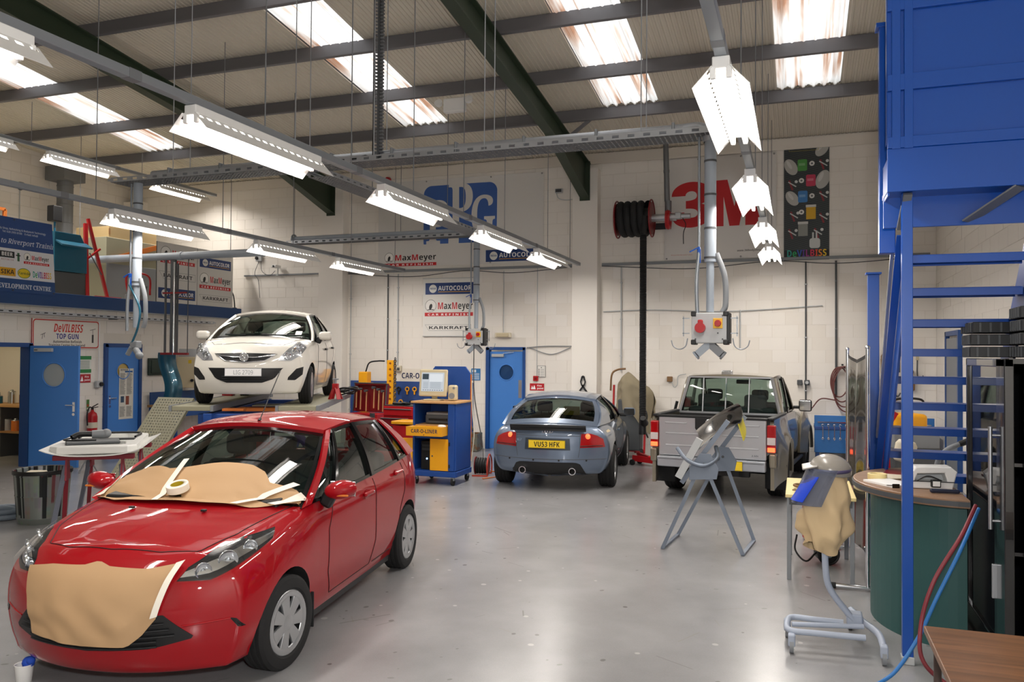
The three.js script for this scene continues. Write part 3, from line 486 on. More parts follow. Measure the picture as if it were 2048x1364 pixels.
// ---------- red hatchback ----------
const redPaint = phys({ color: new THREE.Color().setRGB(0.34, 0.0025, 0.008), roughness: 0.45, specularIntensity: 0.15, clearcoat: 0.85, clearcoatRoughness: 0.02 });
const hatchRings = (o) => {                                              // o: tweaks
  const K = (z, b, s, m, c, sh, be, li, hm, yc) => [[0, 0.19, z], [b[0], b[1], z], [s[0], s[1], z], [m[0], m[1], z], [c[0], c[1], z], [sh[0], sh[1], z], [be[0], be[1], z], [li[0], li[1], z], [hm[0], hm[1], z], [0, yc, z]];
  const front = K(1.72, [0.64, 0.17], [0.735, 0.25], [0.785, 0.42], [0.785, 0.58], [0.735, 0.72], [0.62, 0.805], [0.54, 0.83], [0.3, 0.86], 0.872);
  const rear = K(-1.62, [0.62, 0.24], [0.74, 0.3], [0.80, 0.5], [0.805, 0.7], [0.79, 0.88], [0.745, 1.03], [0.69, 1.035], [0.35, 1.04], 1.04);
  return [
    ...nosed(front, [1.86, 1.93, 2.0, 2.045, 2.04, 1.985, 1.9, 1.86, 1.81, 1.79], [0, 0.25, 0.5, 0.72, 0.88, 0.96]),
    front,
    K(1.48, [0.68, 0.17], [0.775, 0.24], [0.835, 0.44], [0.842, 0.62], [0.80, 0.79], [0.685, 0.885], [0.58, 0.905], [0.31, 0.932], 0.945),
    K(1.15, [0.70, 0.17], [0.79, 0.24], [0.848, 0.45], [0.856, 0.66], [0.822, 0.855], [0.735, 0.945], [0.61, 0.965], [0.32, 0.99], 1.0),
    K(0.93, [0.71, 0.17], [0.795, 0.24], [0.848, 0.46], [0.857, 0.68], [0.832, 0.875], [0.775, 0.965], [0.65, 0.985], [0.34, 1.015], 1.025),
    K(0.78, [0.71, 0.17], [0.795, 0.24], [0.845, 0.46], [0.852, 0.69], [0.838, 0.875], [0.80, 0.965], [0.70, 0.98], [0.36, 1.0], 1.01),
    K(0.74, [0.71, 0.17], [0.795, 0.24], [0.845, 0.46], [0.852, 0.69], [0.838, 0.875], [0.80, 0.965], [0.74, 0.955], [0.70, 0.45], 0.42),
    K(0.2, [0.71, 0.17], [0.795, 0.24], [0.84, 0.46], [0.845, 0.72], [0.842, 0.87], [0.805, 0.975], [0.745, 0.965], [0.71, 0.42], 0.4),
    K(-0.6, [0.71, 0.17], [0.795, 0.24], [0.84, 0.47], [0.846, 0.78], [0.84, 0.89], [0.8, 1.0], [0.74, 0.99], [0.7, 0.45], 0.42),
    K(-1.2, [0.70, 0.18], [0.79, 0.25], [0.845, 0.49], [0.85, 0.82], [0.832, 0.915], [0.785, 1.025], [0.72, 1.015], [0.66, 0.6], 0.6),
    K(-1.45, [0.66, 0.2], [0.77, 0.27], [0.832, 0.5], [0.838, 0.8], [0.815, 0.91], [0.765, 1.035], [0.70, 1.03], [0.5, 0.95], 0.95),
    rear,
    ...nosed(rear, [-1.76, -1.82, -1.87, -1.88, -1.86, -1.84, -1.82, -1.8, -1.78, -1.76], [0.96, 0.85, 0.6, 0.3, 0]),
  ];
};
function makeRedCar() {
  const t = thing('hatchback_car', 'red hatchback with paper masking over its grille and windscreen base', 'car', [-3.888, 0, 5.206], 9.3 * R);
  t.scale.setScalar(0.945);
  const rings = hatchRings();
  const bodyG = loftBody(rings, new Set([6, 7]), new Set([10, 11]), (i, j) => i > 10 && i < 15 && j > 6.9, 4, 4);
  const wy = 0.29, wells = [[0.8, wy, 1.245, 0.345, 0.5], [-0.8, wy, 1.245, 0.345, 0.5], [0.8, wy, -1.245, 0.345, 0.5], [-0.8, wy, -1.245, 0.345, 0.5]];
  const b = cutWells(bodyG, [redPaint, M.interior], wells);
  const body = part('body_shell', b.geometry, b.material, t);
  const belt = smoothTab([[0.95, 0.785, 0.955], [0.7, 0.8, 0.965], [0.2, 0.805, 0.975], [-0.6, 0.8, 1.0], [-1.2, 0.785, 1.025], [-1.45, 0.765, 1.035], [-1.62, 0.745, 1.035]]);
  const rail = smoothTab([[0.1, 0.56, 1.375], [-0.3, 0.59, 1.415], [-0.8, 0.585, 1.405], [-1.2, 0.555, 1.365], [-1.45, 0.525, 1.315]]);
  glasshouse(t, { belt, rail, paint: redPaint, glass: [M.carGlass, M.carGlass], crown: 0.055, bulge: 0.025,
    edges: [[0.95, 0.08], [0.86, 0.0], [0.5, -0.02], [0.45, -0.05], [-0.3, -0.36], [-0.37, -0.42], [-1.05, -0.98], [-1.08, -1.0], [-1.36, -1.1], [-1.62, -1.28]],
    kinds: ['p', 'q', 'k', 'w', 'k', 'w', 'k', 'q', 'p'], nose: { y: 1.02, z: 1.09, header: 0.1 }, tail: { y: 1.04, z: -1.78, header: 0.12 } });
  const skin = new Skin([bodyG]);
  const gaps = [];
  for (const s of ['left', 'right']) {
    const f = FR[s];
    for (const pl of [[[0.5, 0.95], [0.62, 0.75], [0.62, 0.45], [0.52, 0.27], [-0.3, 0.27], [-0.38, 0.45], [-0.36, 0.97]], [[-0.38, 0.27], [-0.86, 0.27], [-0.95, 0.4], [-1.02, 0.62], [-1.12, 0.75], [-1.14, 1.0]]]) gaps.push(skin.line(f, pl, 0.001, 0.0035));
  }
  gaps.push(skin.line(FR.top, [[0.755, 0.8], [0.7, 1.1], [0.615, 1.5], [0.5, 1.72], [0.3, 1.8], [0, 1.83], [-0.3, 1.8], [-0.5, 1.72], [-0.615, 1.5], [-0.7, 1.1], [-0.755, 0.8]], 0.001, 0.0035));
  part('panel_gaps', gaps.filter(Boolean), mat(0x1c0508, 0.6), t);
  return { t, skin, bodyG };
}
const redCar = makeRedCar();
const obl = (pts, phi) => pts.map(([x, y, z]) => [x * Math.cos(phi) - z * Math.sin(phi), y]);
const flipX = (pts) => pts.map(([x, y, z]) => [-x, y, z]);
const lampDark = mat(0x15171a, 0.25), lampChrome = mat(0xd8dde2, 0.12, 1);
function headlamp(t, skin, top, bot, bowls, phi, dark = lampDark, cover = 0.022, liner) {   // 3D outlines on the car's left; built on both sides
  for (const s of [1, -1]) {
    const F = oblique(s * phi), T = obl(s > 0 ? top : flipX(top), s * phi), B = obl(s > 0 ? bot : flipX(bot), s * phi);
    const mixp = (a, b, k) => a.map((p, i) => p.map((v, d) => lerp(v, b[i][d], k))), chromeIn = liner && [obl(s > 0 ? mixp(top, bot, liner[0]) : flipX(mixp(top, bot, liner[0])), s * phi), obl(s > 0 ? mixp(top, bot, liner[1]) : flipX(mixp(top, bot, liner[1])), s * phi)];
    const h = part('headlamp', skin.pad(F, T, B, 0.004, 0.006, 18, 8), dark, t);
    if (chromeIn) part('lamp_liner', skin.pad(F, chromeIn[0].map((p, i) => p), chromeIn[1], 0.009, 0.004, 12, 5), lampChrome, h);
    for (const [x, y, z, r, sq] of bowls) {
      const a = (s * x) * Math.cos(s * phi) - z * Math.sin(s * phi), p = skin.hit(F, a, y); if (!p) continue;
      const q = new THREE.Quaternion().setFromUnitVectors(V3(0, 1, 0), F.d.clone().negate()), g = lathe([[0.0001, -0.012], [r * 0.28, -0.01], [r * 0.3, 0.004], [r * 0.34, -0.006], [r * 0.8, 0.002], [r, 0.012], [r * 1.06, 0.012], [r * 1.06, 0]], 26).scale(1, 1, sq ?? 1).applyQuaternion(q).translate(p.x - F.d.x * 0.01, p.y, p.z - F.d.z * 0.01);
      part('reflector_bowl', g, lampChrome, h);
    }
    part('lens', skin.sheet(F, T, B, cover + 0.004, 18, 8), M.clear, h);
  }
}
{
  const { t, skin } = redCar, wy = 0.29;
  for (const s of [1, -1]) { wheel(t, s * 0.765, wy, 1.245, 0.295, 0.19, 0.205, 'trim', s, -0.13); wheel(t, s * 0.765, wy, -1.245, 0.295, 0.19, 0.205, 'trim', s); }
  headlamp(t, skin, [[0.5, 0.77, 1.83], [0.56, 0.835, 1.69], [0.66, 0.885, 1.5], [0.765, 0.9, 1.28]], [[0.47, 0.705, 1.9], [0.63, 0.7, 1.81], [0.735, 0.76, 1.68], [0.785, 0.85, 1.36]], [[0.57, 0.75, 1.8, 0.045], [0.655, 0.79, 1.68, 0.055], [0.71, 0.835, 1.52, 0.04]], 0.75, lampDark, 0.03, [0.3, 0.72]);
  const gr = part('lower_grille', skin.pad(FR.front, [[-0.57, 0.4], [-0.43, 0.53], [0.43, 0.53], [0.57, 0.4]], [[-0.56, 0.385], [-0.36, 0.34], [0, 0.325], [0.36, 0.34], [0.56, 0.385]], 0.004, 0.008, 26, 6), M.black, t);
  for (const y of [0.355, 0.385, 0.415, 0.45, 0.485]) { const w = y < 0.4 ? 0.4 : 0.5 - (y - 0.4) * 0.7, g = skin.line(FR.front, [[-w, y + 0.0], [0, y - 0.014], [w, y]], 0.016, 0.006); if (g) part('grille_slat', g, M.darkPlastic, gr); }
  part('upper_grille', skin.pad(FR.front, [[-0.42, 0.735], [0, 0.755], [0.42, 0.735]], [[-0.36, 0.66], [0, 0.65], [0.36, 0.66]], 0.003, 0.006, 16, 4), M.black, t);
  for (const s of [1, -1]) {
    const F = oblique(s * 0.5);
    part('fog_slot', skin.pad(F, obl([[s * 0.735, 0.478, 1.78], [s * 0.76, 0.47, 1.75]], s * 0.5), obl([[s * 0.765, 0.42, 1.74], [s * 0.795, 0.415, 1.7]], s * 0.5), 0.003, 0.006, 4, 4), M.blackGloss, t);
    const gr2 = skin.line(F, obl([[s * 0.52, 0.46, 1.93], [s * 0.74, 0.475, 1.78]], s * 0.5), 0.0, 0.006); if (gr2) part('bumper_crease', gr2, redPaint, t);
    // door mirror
    const mr = part('mirror_foot', [rbox(0.1, 0.14, 0.07, 0.025, s * 0.86, 0.985, 0.66, 0, 0, -s * 0.5)], M.black, t);
    const shell = new THREE.SphereGeometry(1, 22, 16); { const p = shell.attributes.position; for (let i = 0; i < p.count; i++) { let x = p.getX(i), y = p.getY(i), z = p.getZ(i); if (z < 0) z *= 0.25; p.setXYZ(i, s * (0.955 + x * 0.115 + (z > 0 ? -z * 0.02 : 0)), 1.045 + y * 0.068 + x * 0.012, 0.66 + z * 0.1); } shell.computeVertexNormals(); }
    if (s < 0) { const id = shell.index.array; for (let i = 0; i < id.length; i += 3) { const k = id[i]; id[i] = id[i + 1]; id[i + 1] = k; } shell.computeVertexNormals(); }
    part('mirror_shell', shell, redPaint, mr); part('mirror_glass', rbox(0.19, 0.105, 0.006, 0.003, s * 0.955, 1.045, 0.634), M.chrome, mr); part('indicator', rbox(0.1, 0.014, 0.02, 0.006, s * 0.985, 1.015, 0.735), M.orange, mr);
    for (const [y, z] of [[0.868, -0.16], [0.925, -0.95]]) { const x = skin.hit(FR[s > 0 ? 'left' : 'right'], z, y); const px = x ? x.x : s * 0.84; const hd = part('door_handle', [rbox(0.03, 0.035, 0.2, 0.014, px + s * 0.02, y + 0.012, z), cyl(0.05, 0.05, 0.006, 0, 0, 0, 18).rotateZ(PI / 2).scale(1, 0.8, 1.3).translate(px + s * 0.001, y, z)], redPaint, t); part('lock_cylinder', cyl(0.011, 0.011, 0.01, px + s * 0.03, y + 0.012, z - 0.08, 10, 0, 0, PI / 2), M.chrome, hd); }
    part('mud_flap', [rbox(0.18, 0.24, 0.012, 0.005, s * 0.765, 0.26, 0.885)], M.rubber, t);
    part('sill_trim', bar([s * 0.755, 0.18, 0.86], [s * 0.755, 0.18, -0.88], 0.05, 0.05), M.black, t);
  }
  part('aerial', [rod([0, 1.465, 0.06], [0, 1.48, 0.04], 0.012), rod([0, 1.48, 0.04], [0, 1.86, -0.3], 0.0045)], M.black, t);
  for (const s of [1, -1]) { carSeat(t, s * 0.36, -0.15, 0.5, 0.48); }
  part('rear_bench', [rbox(1.25, 0.55, 0.16, 0.06, 0, 0.82, -1.12, -0.2), rbox(1.25, 0.14, 0.5, 0.05, 0, 0.55, -0.85)], M.seat, t);
  for (const x of [-0.4, 0.4]) part('rear_headrest', rbox(0.26, 0.14, 0.1, 0.04, x, 1.14, -1.2), M.seat, t);
  part('dashboard', [rbox(1.42, 0.24, 0.42, 0.06, 0, 0.9, 0.72), rbox(1.3, 0.06, 0.35, 0.02, 0, 1.0, 0.86, 0.1), rbox(0.5, 0.1, 0.22, 0.04, -0.36, 1.02, 0.62)], M.black, t);
  const sw = part('steering_wheel', [torus(0.185, 0.017, -0.36, 0.99, 0.42, -1.1), mv(cyl(0.06, 0.06, 0.04, 0, 0, 0, 16), -0.36, 0.985, 0.43, 0.45), bar([-0.53, 0.985, 0.43], [-0.19, 0.985, 0.43], 0.03, 0.02)], M.black, t);
  part('rear_view_mirror', [rbox(0.22, 0.06, 0.03, 0.02, 0, 1.33, 0.1), rod([0, 1.36, 0.12], [0, 1.4, 0.16], 0.01)], M.black, t);
  part('washer_jet', [rbox(0.035, 0.014, 0.03, 0.006, 0.26, 0.985, 1.28), rbox(0.035, 0.014, 0.03, 0.006, -0.26, 0.985, 1.28)], M.black, t);
  // masking paper: things of their own, laid on the car
  const place = (o) => { o.position.copy(t.position); o.rotation.copy(t.rotation); o.scale.copy(t.scale); return o; };
  const crease = (k) => (u, v) => (vnoise(u * 7 + k, v * 4 + k) - 0.5) * 0.03 + Math.abs(vnoise(u * 3 + k * 2, v * 3) - 0.5) * 0.03;
  const pf = place(thing('masking_paper', 'brown masking paper sheet taped over the red car grille and bumper', 'masking paper', [0, 0, 0]));
  part('paper_sheet', skin.pad(FR.front, [[-0.5, 0.745], [-0.3, 0.775], [-0.08, 0.785], [0, 0.808], [0.08, 0.785], [0.3, 0.775], [0.47, 0.8]], [[-0.345, 0.405], [0, 0.372], [0.27, 0.372], [0.34, 0.43], [0.41, 0.52]], 0.03, 0.0015, 30, 16, (u, v) => Math.max(0, crease(3)(u, v) + 0.012) * (1.1 - v) * 1.1), M.paper, pf);
  part('tape_strip', skin.pad(FR.front, [[0.45, 0.805], [0.485, 0.815]], [[0.395, 0.53], [0.43, 0.54]], 0.062, 0.001, 3, 16), M.tape, pf);
  const ws = t.children.find((c) => c.name === 'windscreen'), skin2 = new Skin([redCar.bodyG, ws.geometry]);
  const pw = place(thing('masking_paper', 'crumpled brown masking paper taped along the red car windscreen base', 'masking paper', [0, 0, 0]));
  part('paper_sheet', skin2.pad(FR.top, [[-0.76, 0.87], [-0.72, 0.74], [-0.55, 0.70], [-0.3, 0.80], [-0.12, 0.76], [0.1, 0.73], [0.3, 0.72], [0.42, 0.76], [0.5, 0.84], [0.68, 0.82], [0.76, 0.86]], [[-0.76, 0.98], [-0.5, 1.13], [-0.2, 1.19], [0.2, 1.19], [0.5, 1.13], [0.76, 0.98]], 0.014, 0.0015, 44, 14, (u, v) => crease(8)(u, v) * 0.9), M.paper, pw);
  for (const [p, q, w] of [[[-0.22, 0.72], [-0.16, 1.19], 0.022], [[0.4, 1.16], [0.68, 0.8], 0.025], [[0.63, 1.08], [0.78, 0.84], 0.028], [[-0.74, 1.0], [-0.75, 0.76], 0.03]]) part('tape_strip', skin2.pad(FR.top, [[p[0] - w, p[1]], [q[0] - w, q[1]]], [[p[0] + w, p[1]], [q[0] + w, q[1]]], 0.034, 0.001, 12, 2), M.tape, pw);
  const rollP = skin2.hit(FR.top, -0.07, 1.06);
  const roll = thing('tape_roll', 'roll of white masking tape lying on the windscreen paper', 'tape roll', [0, 0, 0]); roll.position.copy(rollP.clone().add(V3(0, 0.052, 0)).applyMatrix4((t.updateMatrixWorld(true), t.matrixWorld))); roll.rotation.set(0.3, 0.3, 0);
  part('tape_winding', lathe([[0.042, -0.024], [0.068, -0.024], [0.07, -0.02], [0.07, 0.02], [0.068, 0.024], [0.042, 0.024], [0.042, -0.024]], 36), M.tape, roll); part('cardboard_core', lathe([[0.037, -0.023], [0.042, -0.023], [0.042, 0.023], [0.037, 0.023], [0.037, -0.023]], 30), mat(0xb9a21e, 0.6), roll); part('core_print', cyl(0.037, 0.037, 0.004, 0, -0.018, 0, 24), mat(0x8e8a20, 0.6), roll);
}
// ---------- number plates ----------
function plate(text, bg, fg, font = 'bold 78px sans-serif') { const c = canvasTex(512, 112, (x, w, h) => { x.fillStyle = bg; x.fillRect(0, 0, w, h); x.strokeStyle = fg; x.lineWidth = 3; x.strokeRect(4, 4, w - 8, h - 8); x.fillStyle = fg; x.font = font; x.textAlign = 'center'; x.textBaseline = 'middle'; x.save(); x.translate(w / 2, h / 2 + 4); x.scale(1.0, 1.25); x.fillText(text, 0, 0); x.restore(); }); return mat(0xffffff, 0.35, 0, { map: c }); }
const facePlate = (w, h, d, m, side = M.black) => { const o = new THREE.BoxGeometry(w, h, d); return [o, [side, side, side, side, m, side]]; };
function platePart(name, w, h, d, m, parent, x, y, z, ry = 0, rx = 0) { const [g, ms] = facePlate(w, h, d, m); const o = new THREE.Mesh(g, ms); o.name = name; o.castShadow = o.receiveShadow = true; o.position.set(x, y, z); o.rotation.set(rx, ry, 0, 'YXZ'); parent.add(o); return o; }

// ---------- white hatchback on the bench ----------
const whitePaint = phys({ color: 0xe4e0d6, roughness: 0.4, clearcoat: 1, clearcoatRoughness: 0.03 });
{
  const t = thing('hatchback_car', 'white hatchback raised on the straightening bench', 'car', [-8.02, 1.165, 10.99], 24.4 * R); t.scale.setScalar(0.954);
  const rings = hatchRings().map((r) => r.map(([x, y, z]) => { const k = clamp((z - 0.7) / 0.7, 0, 1) * clamp((y - 0.5) / 0.25, 0, 1); return [x, y + 0.06 * k, z > 1.3 ? 1.3 + (z - 1.3) * 0.94 : z]; }));
  const bodyG = loftBody(rings, new Set([6, 7]), new Set([10, 11]), (i, j) => i > 10 && i < 15 && j > 6.9, 4, 4);
  const wells = [1, -1].flatMap((s) => [[s * 0.8, 0.29, 1.25, 0.345, 0.5], [s * 0.8, 0.29, -1.26, 0.345, 0.5]]);
  const b = cutWells(bodyG, [whitePaint, M.interior], wells); part('body_shell', b.geometry, b.material, t);
  const belt = smoothTab([[0.95, 0.785, 0.965], [0.7, 0.8, 0.965], [0.2, 0.805, 0.975], [-0.6, 0.8, 1.0], [-1.2, 0.785, 1.025], [-1.62, 0.745, 1.035]]);
  const rail = smoothTab([[0.16, 0.57, 1.39], [-0.3, 0.6, 1.43], [-0.8, 0.59, 1.42], [-1.2, 0.56, 1.37], [-1.45, 0.525, 1.31]]);
  glasshouse(t, { belt, rail, paint: whitePaint, glass: M.carGlass, crown: 0.06, bulge: 0.03, edges: [[0.95, 0.16], [0.87, 0.08], [0.6, 0.06], [0.55, 0.03], [-0.28, -0.34], [-0.36, -0.42], [-1.2, -0.98], [-1.62, -1.3]], kinds: ['p', 'q', 'k', 'w', 'k', 'w', 'p'], nose: { y: 1.045, z: 1.1, header: 0.08 }, tail: { y: 1.04, z: -1.78, header: 0.1 } });
  const skin = new Skin([bodyG]);
  for (const s of [1, -1]) { wheel(t, s * 0.765, 0.29, 1.25, 0.29, 0.19, 0.2, 'trim7', s, 0.05); wheel(t, s * 0.765, 0.29, -1.26, 0.29, 0.19, 0.2, 'trim7', s); }
  headlamp(t, skin, [[0.5, 0.735, 1.86], [0.56, 0.84, 1.72], [0.66, 0.94, 1.5], [0.74, 0.95, 1.38]], [[0.47, 0.665, 1.9], [0.63, 0.66, 1.8], [0.735, 0.74, 1.68], [0.785, 0.86, 1.44]], [[0.57, 0.735, 1.8, 0.055], [0.66, 0.79, 1.68, 0.075], [0.71, 0.87, 1.54, 0.045]], 0.7, mat(0xb9bcc0, 0.2, 0.6));
  const ug = part('upper_grille', skin.pad(FR.front, [[-0.45, 0.765], [0, 0.775], [0.45, 0.765]], [[-0.44, 0.755], [-0.28, 0.665], [0, 0.64], [0.28, 0.665], [0.44, 0.755]], 0.004, 0.008, 22, 5), M.black, t);
  part('chrome_bar', [skin.line(FR.front, [[-0.42, 0.745], [-0.15, 0.712], [0.15, 0.712], [0.42, 0.745]], 0.014, 0.012), skin.line(FR.front, [[-0.44, 0.762], [-0.28, 0.662], [0, 0.637], [0.28, 0.662], [0.44, 0.762]], 0.006, 0.008)], M.chrome, ug);
  const eh = skin.hit(FR.front, 0, 0.71); part('grille_emblem', [torus(0.058, 0.009, 0, 0.712, eh.z + 0.03), tube([[-0.04, 0.7, eh.z + 0.03], [-0.015, 0.73, eh.z + 0.034], [0.015, 0.695, eh.z + 0.034], [0.04, 0.725, eh.z + 0.03]], 0.01, 16), mv(new THREE.CircleGeometry(0.055, 24), 0, 0.712, eh.z + 0.022)], M.chrome, ug);
  const lg = part('lower_intake', skin.pad(FR.front, [[-0.54, 0.555], [0.54, 0.555]], [[-0.52, 0.54], [-0.42, 0.4], [-0.25, 0.34], [0.25, 0.34], [0.42, 0.4], [0.52, 0.54]], 0.004, 0.008, 24, 6), M.black, t);
  for (const y of [0.37, 0.4, 0.43]) part('intake_slat', skin.line(FR.front, [[-0.32, y], [0.32, y]], 0.012, 0.006), M.darkPlastic, lg);
  const pz = skin.hit(FR.front, 0, 0.49).z; platePart('number_plate', 0.52, 0.112, 0.015, plate('LIG 2709', '#ffffff', '#8d9298', '70px sans-serif'), t, 0, 0.495, pz + 0.025);  // letters pale grey: flash washout put into the print colour
  for (const s of [1, -1]) {
    const F = oblique(s * 0.6); part('fog_recess', skin.pad(F, obl([[s * 0.62, 0.42, 1.86], [s * 0.71, 0.545, 1.77], [s * 0.785, 0.575, 1.66]], s * 0.6), obl([[s * 0.61, 0.38, 1.86], [s * 0.7, 0.375, 1.78], [s * 0.775, 0.46, 1.68]], s * 0.6), 0.004, 0.008, 12, 5), M.black, t);
    const mr = part('mirror_foot', rbox(0.1, 0.1, 0.07, 0.025, s * 0.86, 0.99, 0.66, 0, 0, -s * 0.4), M.black, t); part('mirror_shell', [rbox(0.21, 0.14, 0.12, 0.055, s * 0.965, 1.06, 0.67)], whitePaint, mr); part('mirror_glass', rbox(0.18, 0.11, 0.006, 0.003, s * 0.965, 1.06, 0.608), M.chrome, mr);
    for (const [y, z] of [[0.85, -0.2], [0.88, -0.98]]) { const h = skin.hit(FR[s > 0 ? 'left' : 'right'], z, y); part('door_handle', rbox(0.035, 0.035, 0.19, 0.014, h.x + s * 0.015, y, z), M.black, t); }
    carSeat(t, s * 0.36, -0.1, 0.5, 0.5);
  }
  const gaps = []; for (const s of ['left', 'right']) for (const pl of [[[0.5, 0.95], [0.62, 0.75], [0.62, 0.45], [0.52, 0.27], [-0.3, 0.27], [-0.38, 0.45], [-0.36, 0.97]], [[-0.38, 0.27], [-0.86, 0.27], [-0.95, 0.4], [-1.02, 0.62], [-1.14, 0.75], [-1.2, 1.0]]]) gaps.push(skin.line(FR[s], pl, 0.001, 0.0035));
  gaps.push(skin.line(FR.top, [[0.755, 0.85], [0.7, 1.1], [0.615, 1.5], [0.5, 1.7], [0.3, 1.76], [0, 1.78], [-0.3, 1.76], [-0.5, 1.7], [-0.615, 1.5], [-0.7, 1.1], [-0.755, 0.85]], 0.001, 0.004));
  part('panel_gaps', gaps.filter(Boolean), M.greyDark, t);
  part('dashboard', [rbox(1.42, 0.24, 0.42, 0.06, 0, 0.92, 0.72), rbox(1.3, 0.06, 0.35, 0.02, 0, 1.02, 0.86, 0.1)], M.black, t);
  part('steering_wheel', [torus(0.185, 0.017, -0.36, 1.0, 0.42, -1.1), bar([-0.53, 0.995, 0.43], [-0.19, 0.995, 0.43], 0.03, 0.02)], M.black, t);
  part('rear_bench', rbox(1.25, 0.6, 0.16, 0.06, 0, 0.82, -1.12, -0.2), M.seat, t);
  const wsM = t.children.find((c) => c.name === 'windscreen'); const sk = new Skin([wsM.geometry]);
  part('screen_sticker', sk.pad(FR.front, [[0.53, 1.13], [0.62, 1.13]], [[0.53, 1.07], [0.62, 1.07]], 0.004, 0.001, 3, 3), M.white, t);
  parts('wiper', [sk.line(FR.front, [[-0.55, 1.07], [0.0, 1.05]], 0.012, 0.008), sk.line(FR.front, [[0.05, 1.07], [0.55, 1.06]], 0.012, 0.008)].filter(Boolean), M.black, t);
}
// ---------- blue-grey coupe ----------
const coupePaint = phys({ color: 0x6a798e, roughness: 0.36, metalness: 0.5, clearcoat: 1, clearcoatRoughness: 0.03 });
const lampRed = phys({ color: 0xa30d12, roughness: 0.15, clearcoat: 1 }), lampRedGlow = mat(0xff6a4a, 0.3, 0, { emissive: 0xff5a2a, emissiveIntensity: 2.2 });  // second red glows; on the coupe it stands for reflected flash
const coupe = {};
{
  const t = thing('coupe_car', 'blue grey two door coupe seen from behind, by the blue back door', 'car', [-3.52, 0, 12.65], 186.8 * R); t.scale.setScalar(0.976);
  const K = (z, b, s, m, c, sh, be, li, hm, yc) => [[0, 0.2, z], [b[0], b[1], z], [s[0], s[1], z], [m[0], m[1], z], [c[0], c[1], z], [sh[0], sh[1], z], [be[0], be[1], z], [li[0], li[1], z], [hm[0], hm[1], z], [0, yc, z]];
  const front = K(1.7, [0.6, 0.18], [0.72, 0.25], [0.79, 0.4], [0.78, 0.54], [0.7, 0.66], [0.55, 0.72], [0.45, 0.74], [0.25, 0.76], 0.77);
  const rear = K(-1.72, [0.6, 0.24], [0.76, 0.29], [0.835, 0.44], [0.85, 0.62], [0.81, 0.79], [0.69, 0.915], [0.6, 0.94], [0.32, 0.96], 0.965);
  const rings = [...nosed(front, [1.9, 1.95, 2.0, 2.02, 2.0, 1.95, 1.88, 1.84, 1.8, 1.78], [0, 0.3, 0.6, 0.85, 0.95]), front,
    K(1.22, [0.66, 0.17], [0.79, 0.25], [0.865, 0.43], [0.878, 0.62], [0.83, 0.78], [0.68, 0.86], [0.58, 0.88], [0.3, 0.9], 0.905),
    K(0.8, [0.68, 0.17], [0.79, 0.25], [0.85, 0.43], [0.855, 0.65], [0.83, 0.82], [0.76, 0.9], [0.66, 0.92], [0.34, 0.95], 0.96),
    K(0.68, [0.68, 0.17], [0.79, 0.25], [0.845, 0.43], [0.85, 0.66], [0.83, 0.83], [0.785, 0.905], [0.7, 0.915], [0.36, 0.95], 0.96),
    K(0.64, [0.68, 0.17], [0.79, 0.25], [0.845, 0.43], [0.85, 0.66], [0.83, 0.83], [0.785, 0.905], [0.72, 0.9], [0.68, 0.42], 0.4),
    K(-0.3, [0.68, 0.17], [0.79, 0.25], [0.845, 0.44], [0.855, 0.67], [0.84, 0.84], [0.785, 0.925], [0.72, 0.915], [0.68, 0.42], 0.4),
    K(-0.9, [0.68, 0.18], [0.8, 0.26], [0.868, 0.45], [0.878, 0.66], [0.855, 0.83], [0.765, 0.93], [0.7, 0.925], [0.6, 0.6], 0.6),
    K(-1.22, [0.66, 0.2], [0.81, 0.27], [0.882, 0.45], [0.893, 0.64], [0.86, 0.82], [0.745, 0.93], [0.68, 0.93], [0.55, 0.75], 0.75),
    K(-1.55, [0.62, 0.22], [0.78, 0.28], [0.858, 0.44], [0.872, 0.63], [0.83, 0.8], [0.715, 0.925], [0.64, 0.935], [0.5, 0.9], 0.9),
    rear, ...nosed(rear, [-1.84, -1.9, -1.96, -2.0, -2.0, -1.985, -1.95, -1.92, -1.9, -1.89], [0.95, 0.85, 0.6, 0.3, 0])];
  const bodyG = loftBody(rings, new Set([6, 7]), new Set([8, 9]), (i, j) => i > 8 && i < 13.2 && j > 6.9, 4, 4);
  const wells = [1, -1].flatMap((s) => [[s * 0.82, 0.315, 1.21, 0.365, 0.5], [s * 0.82, 0.315, -1.21, 0.365, 0.5]]);
  const b = cutWells(bodyG, [coupePaint, M.interior], wells); part('body_shell', b.geometry, b.material, t);
  const belt = smoothTab([[0.86, 0.76, 0.9], [0.3, 0.785, 0.915], [-0.3, 0.785, 0.925], [-0.9, 0.765, 0.93], [-1.3, 0.735, 0.93], [-1.74, 0.68, 0.925]]);
  const rail = smoothTab([[0.15, 0.53, 1.235], [-0.2, 0.57, 1.285], [-0.55, 0.57, 1.28], [-0.9, 0.545, 1.23], [-1.1, 0.52, 1.185]]);
  glasshouse(t, { belt, rail, paint: coupePaint, glass: [M.carGlass, M.privacyGlass], crown: 0.062, bulge: 0.045, edges: [[0.86, 0.13], [0.76, 0.05], [-0.32, -0.42], [-0.4, -0.48], [-0.95, -0.82], [-1.72, -0.84]], kinds: ['p', 'w', 'k', 'q', 'p'], nose: { y: 0.965, z: 1.0, header: 0.08 }, tail: { y: 0.975, z: -1.82, header: 0.05, glassMat: M.privacyGlass, sur: [0.1, 0.15, 0.05] } });
  const skin = new Skin([bodyG]); coupe.t = t; coupe.skin = skin;
  for (const s of [1, -1]) { wheel(t, s * 0.775, 0.315, 1.21, 0.315, 0.225, 0.22, 'alloy', s); wheel(t, s * 0.785, 0.315, -1.21, 0.315, 0.24, 0.22, 'alloy', s); }
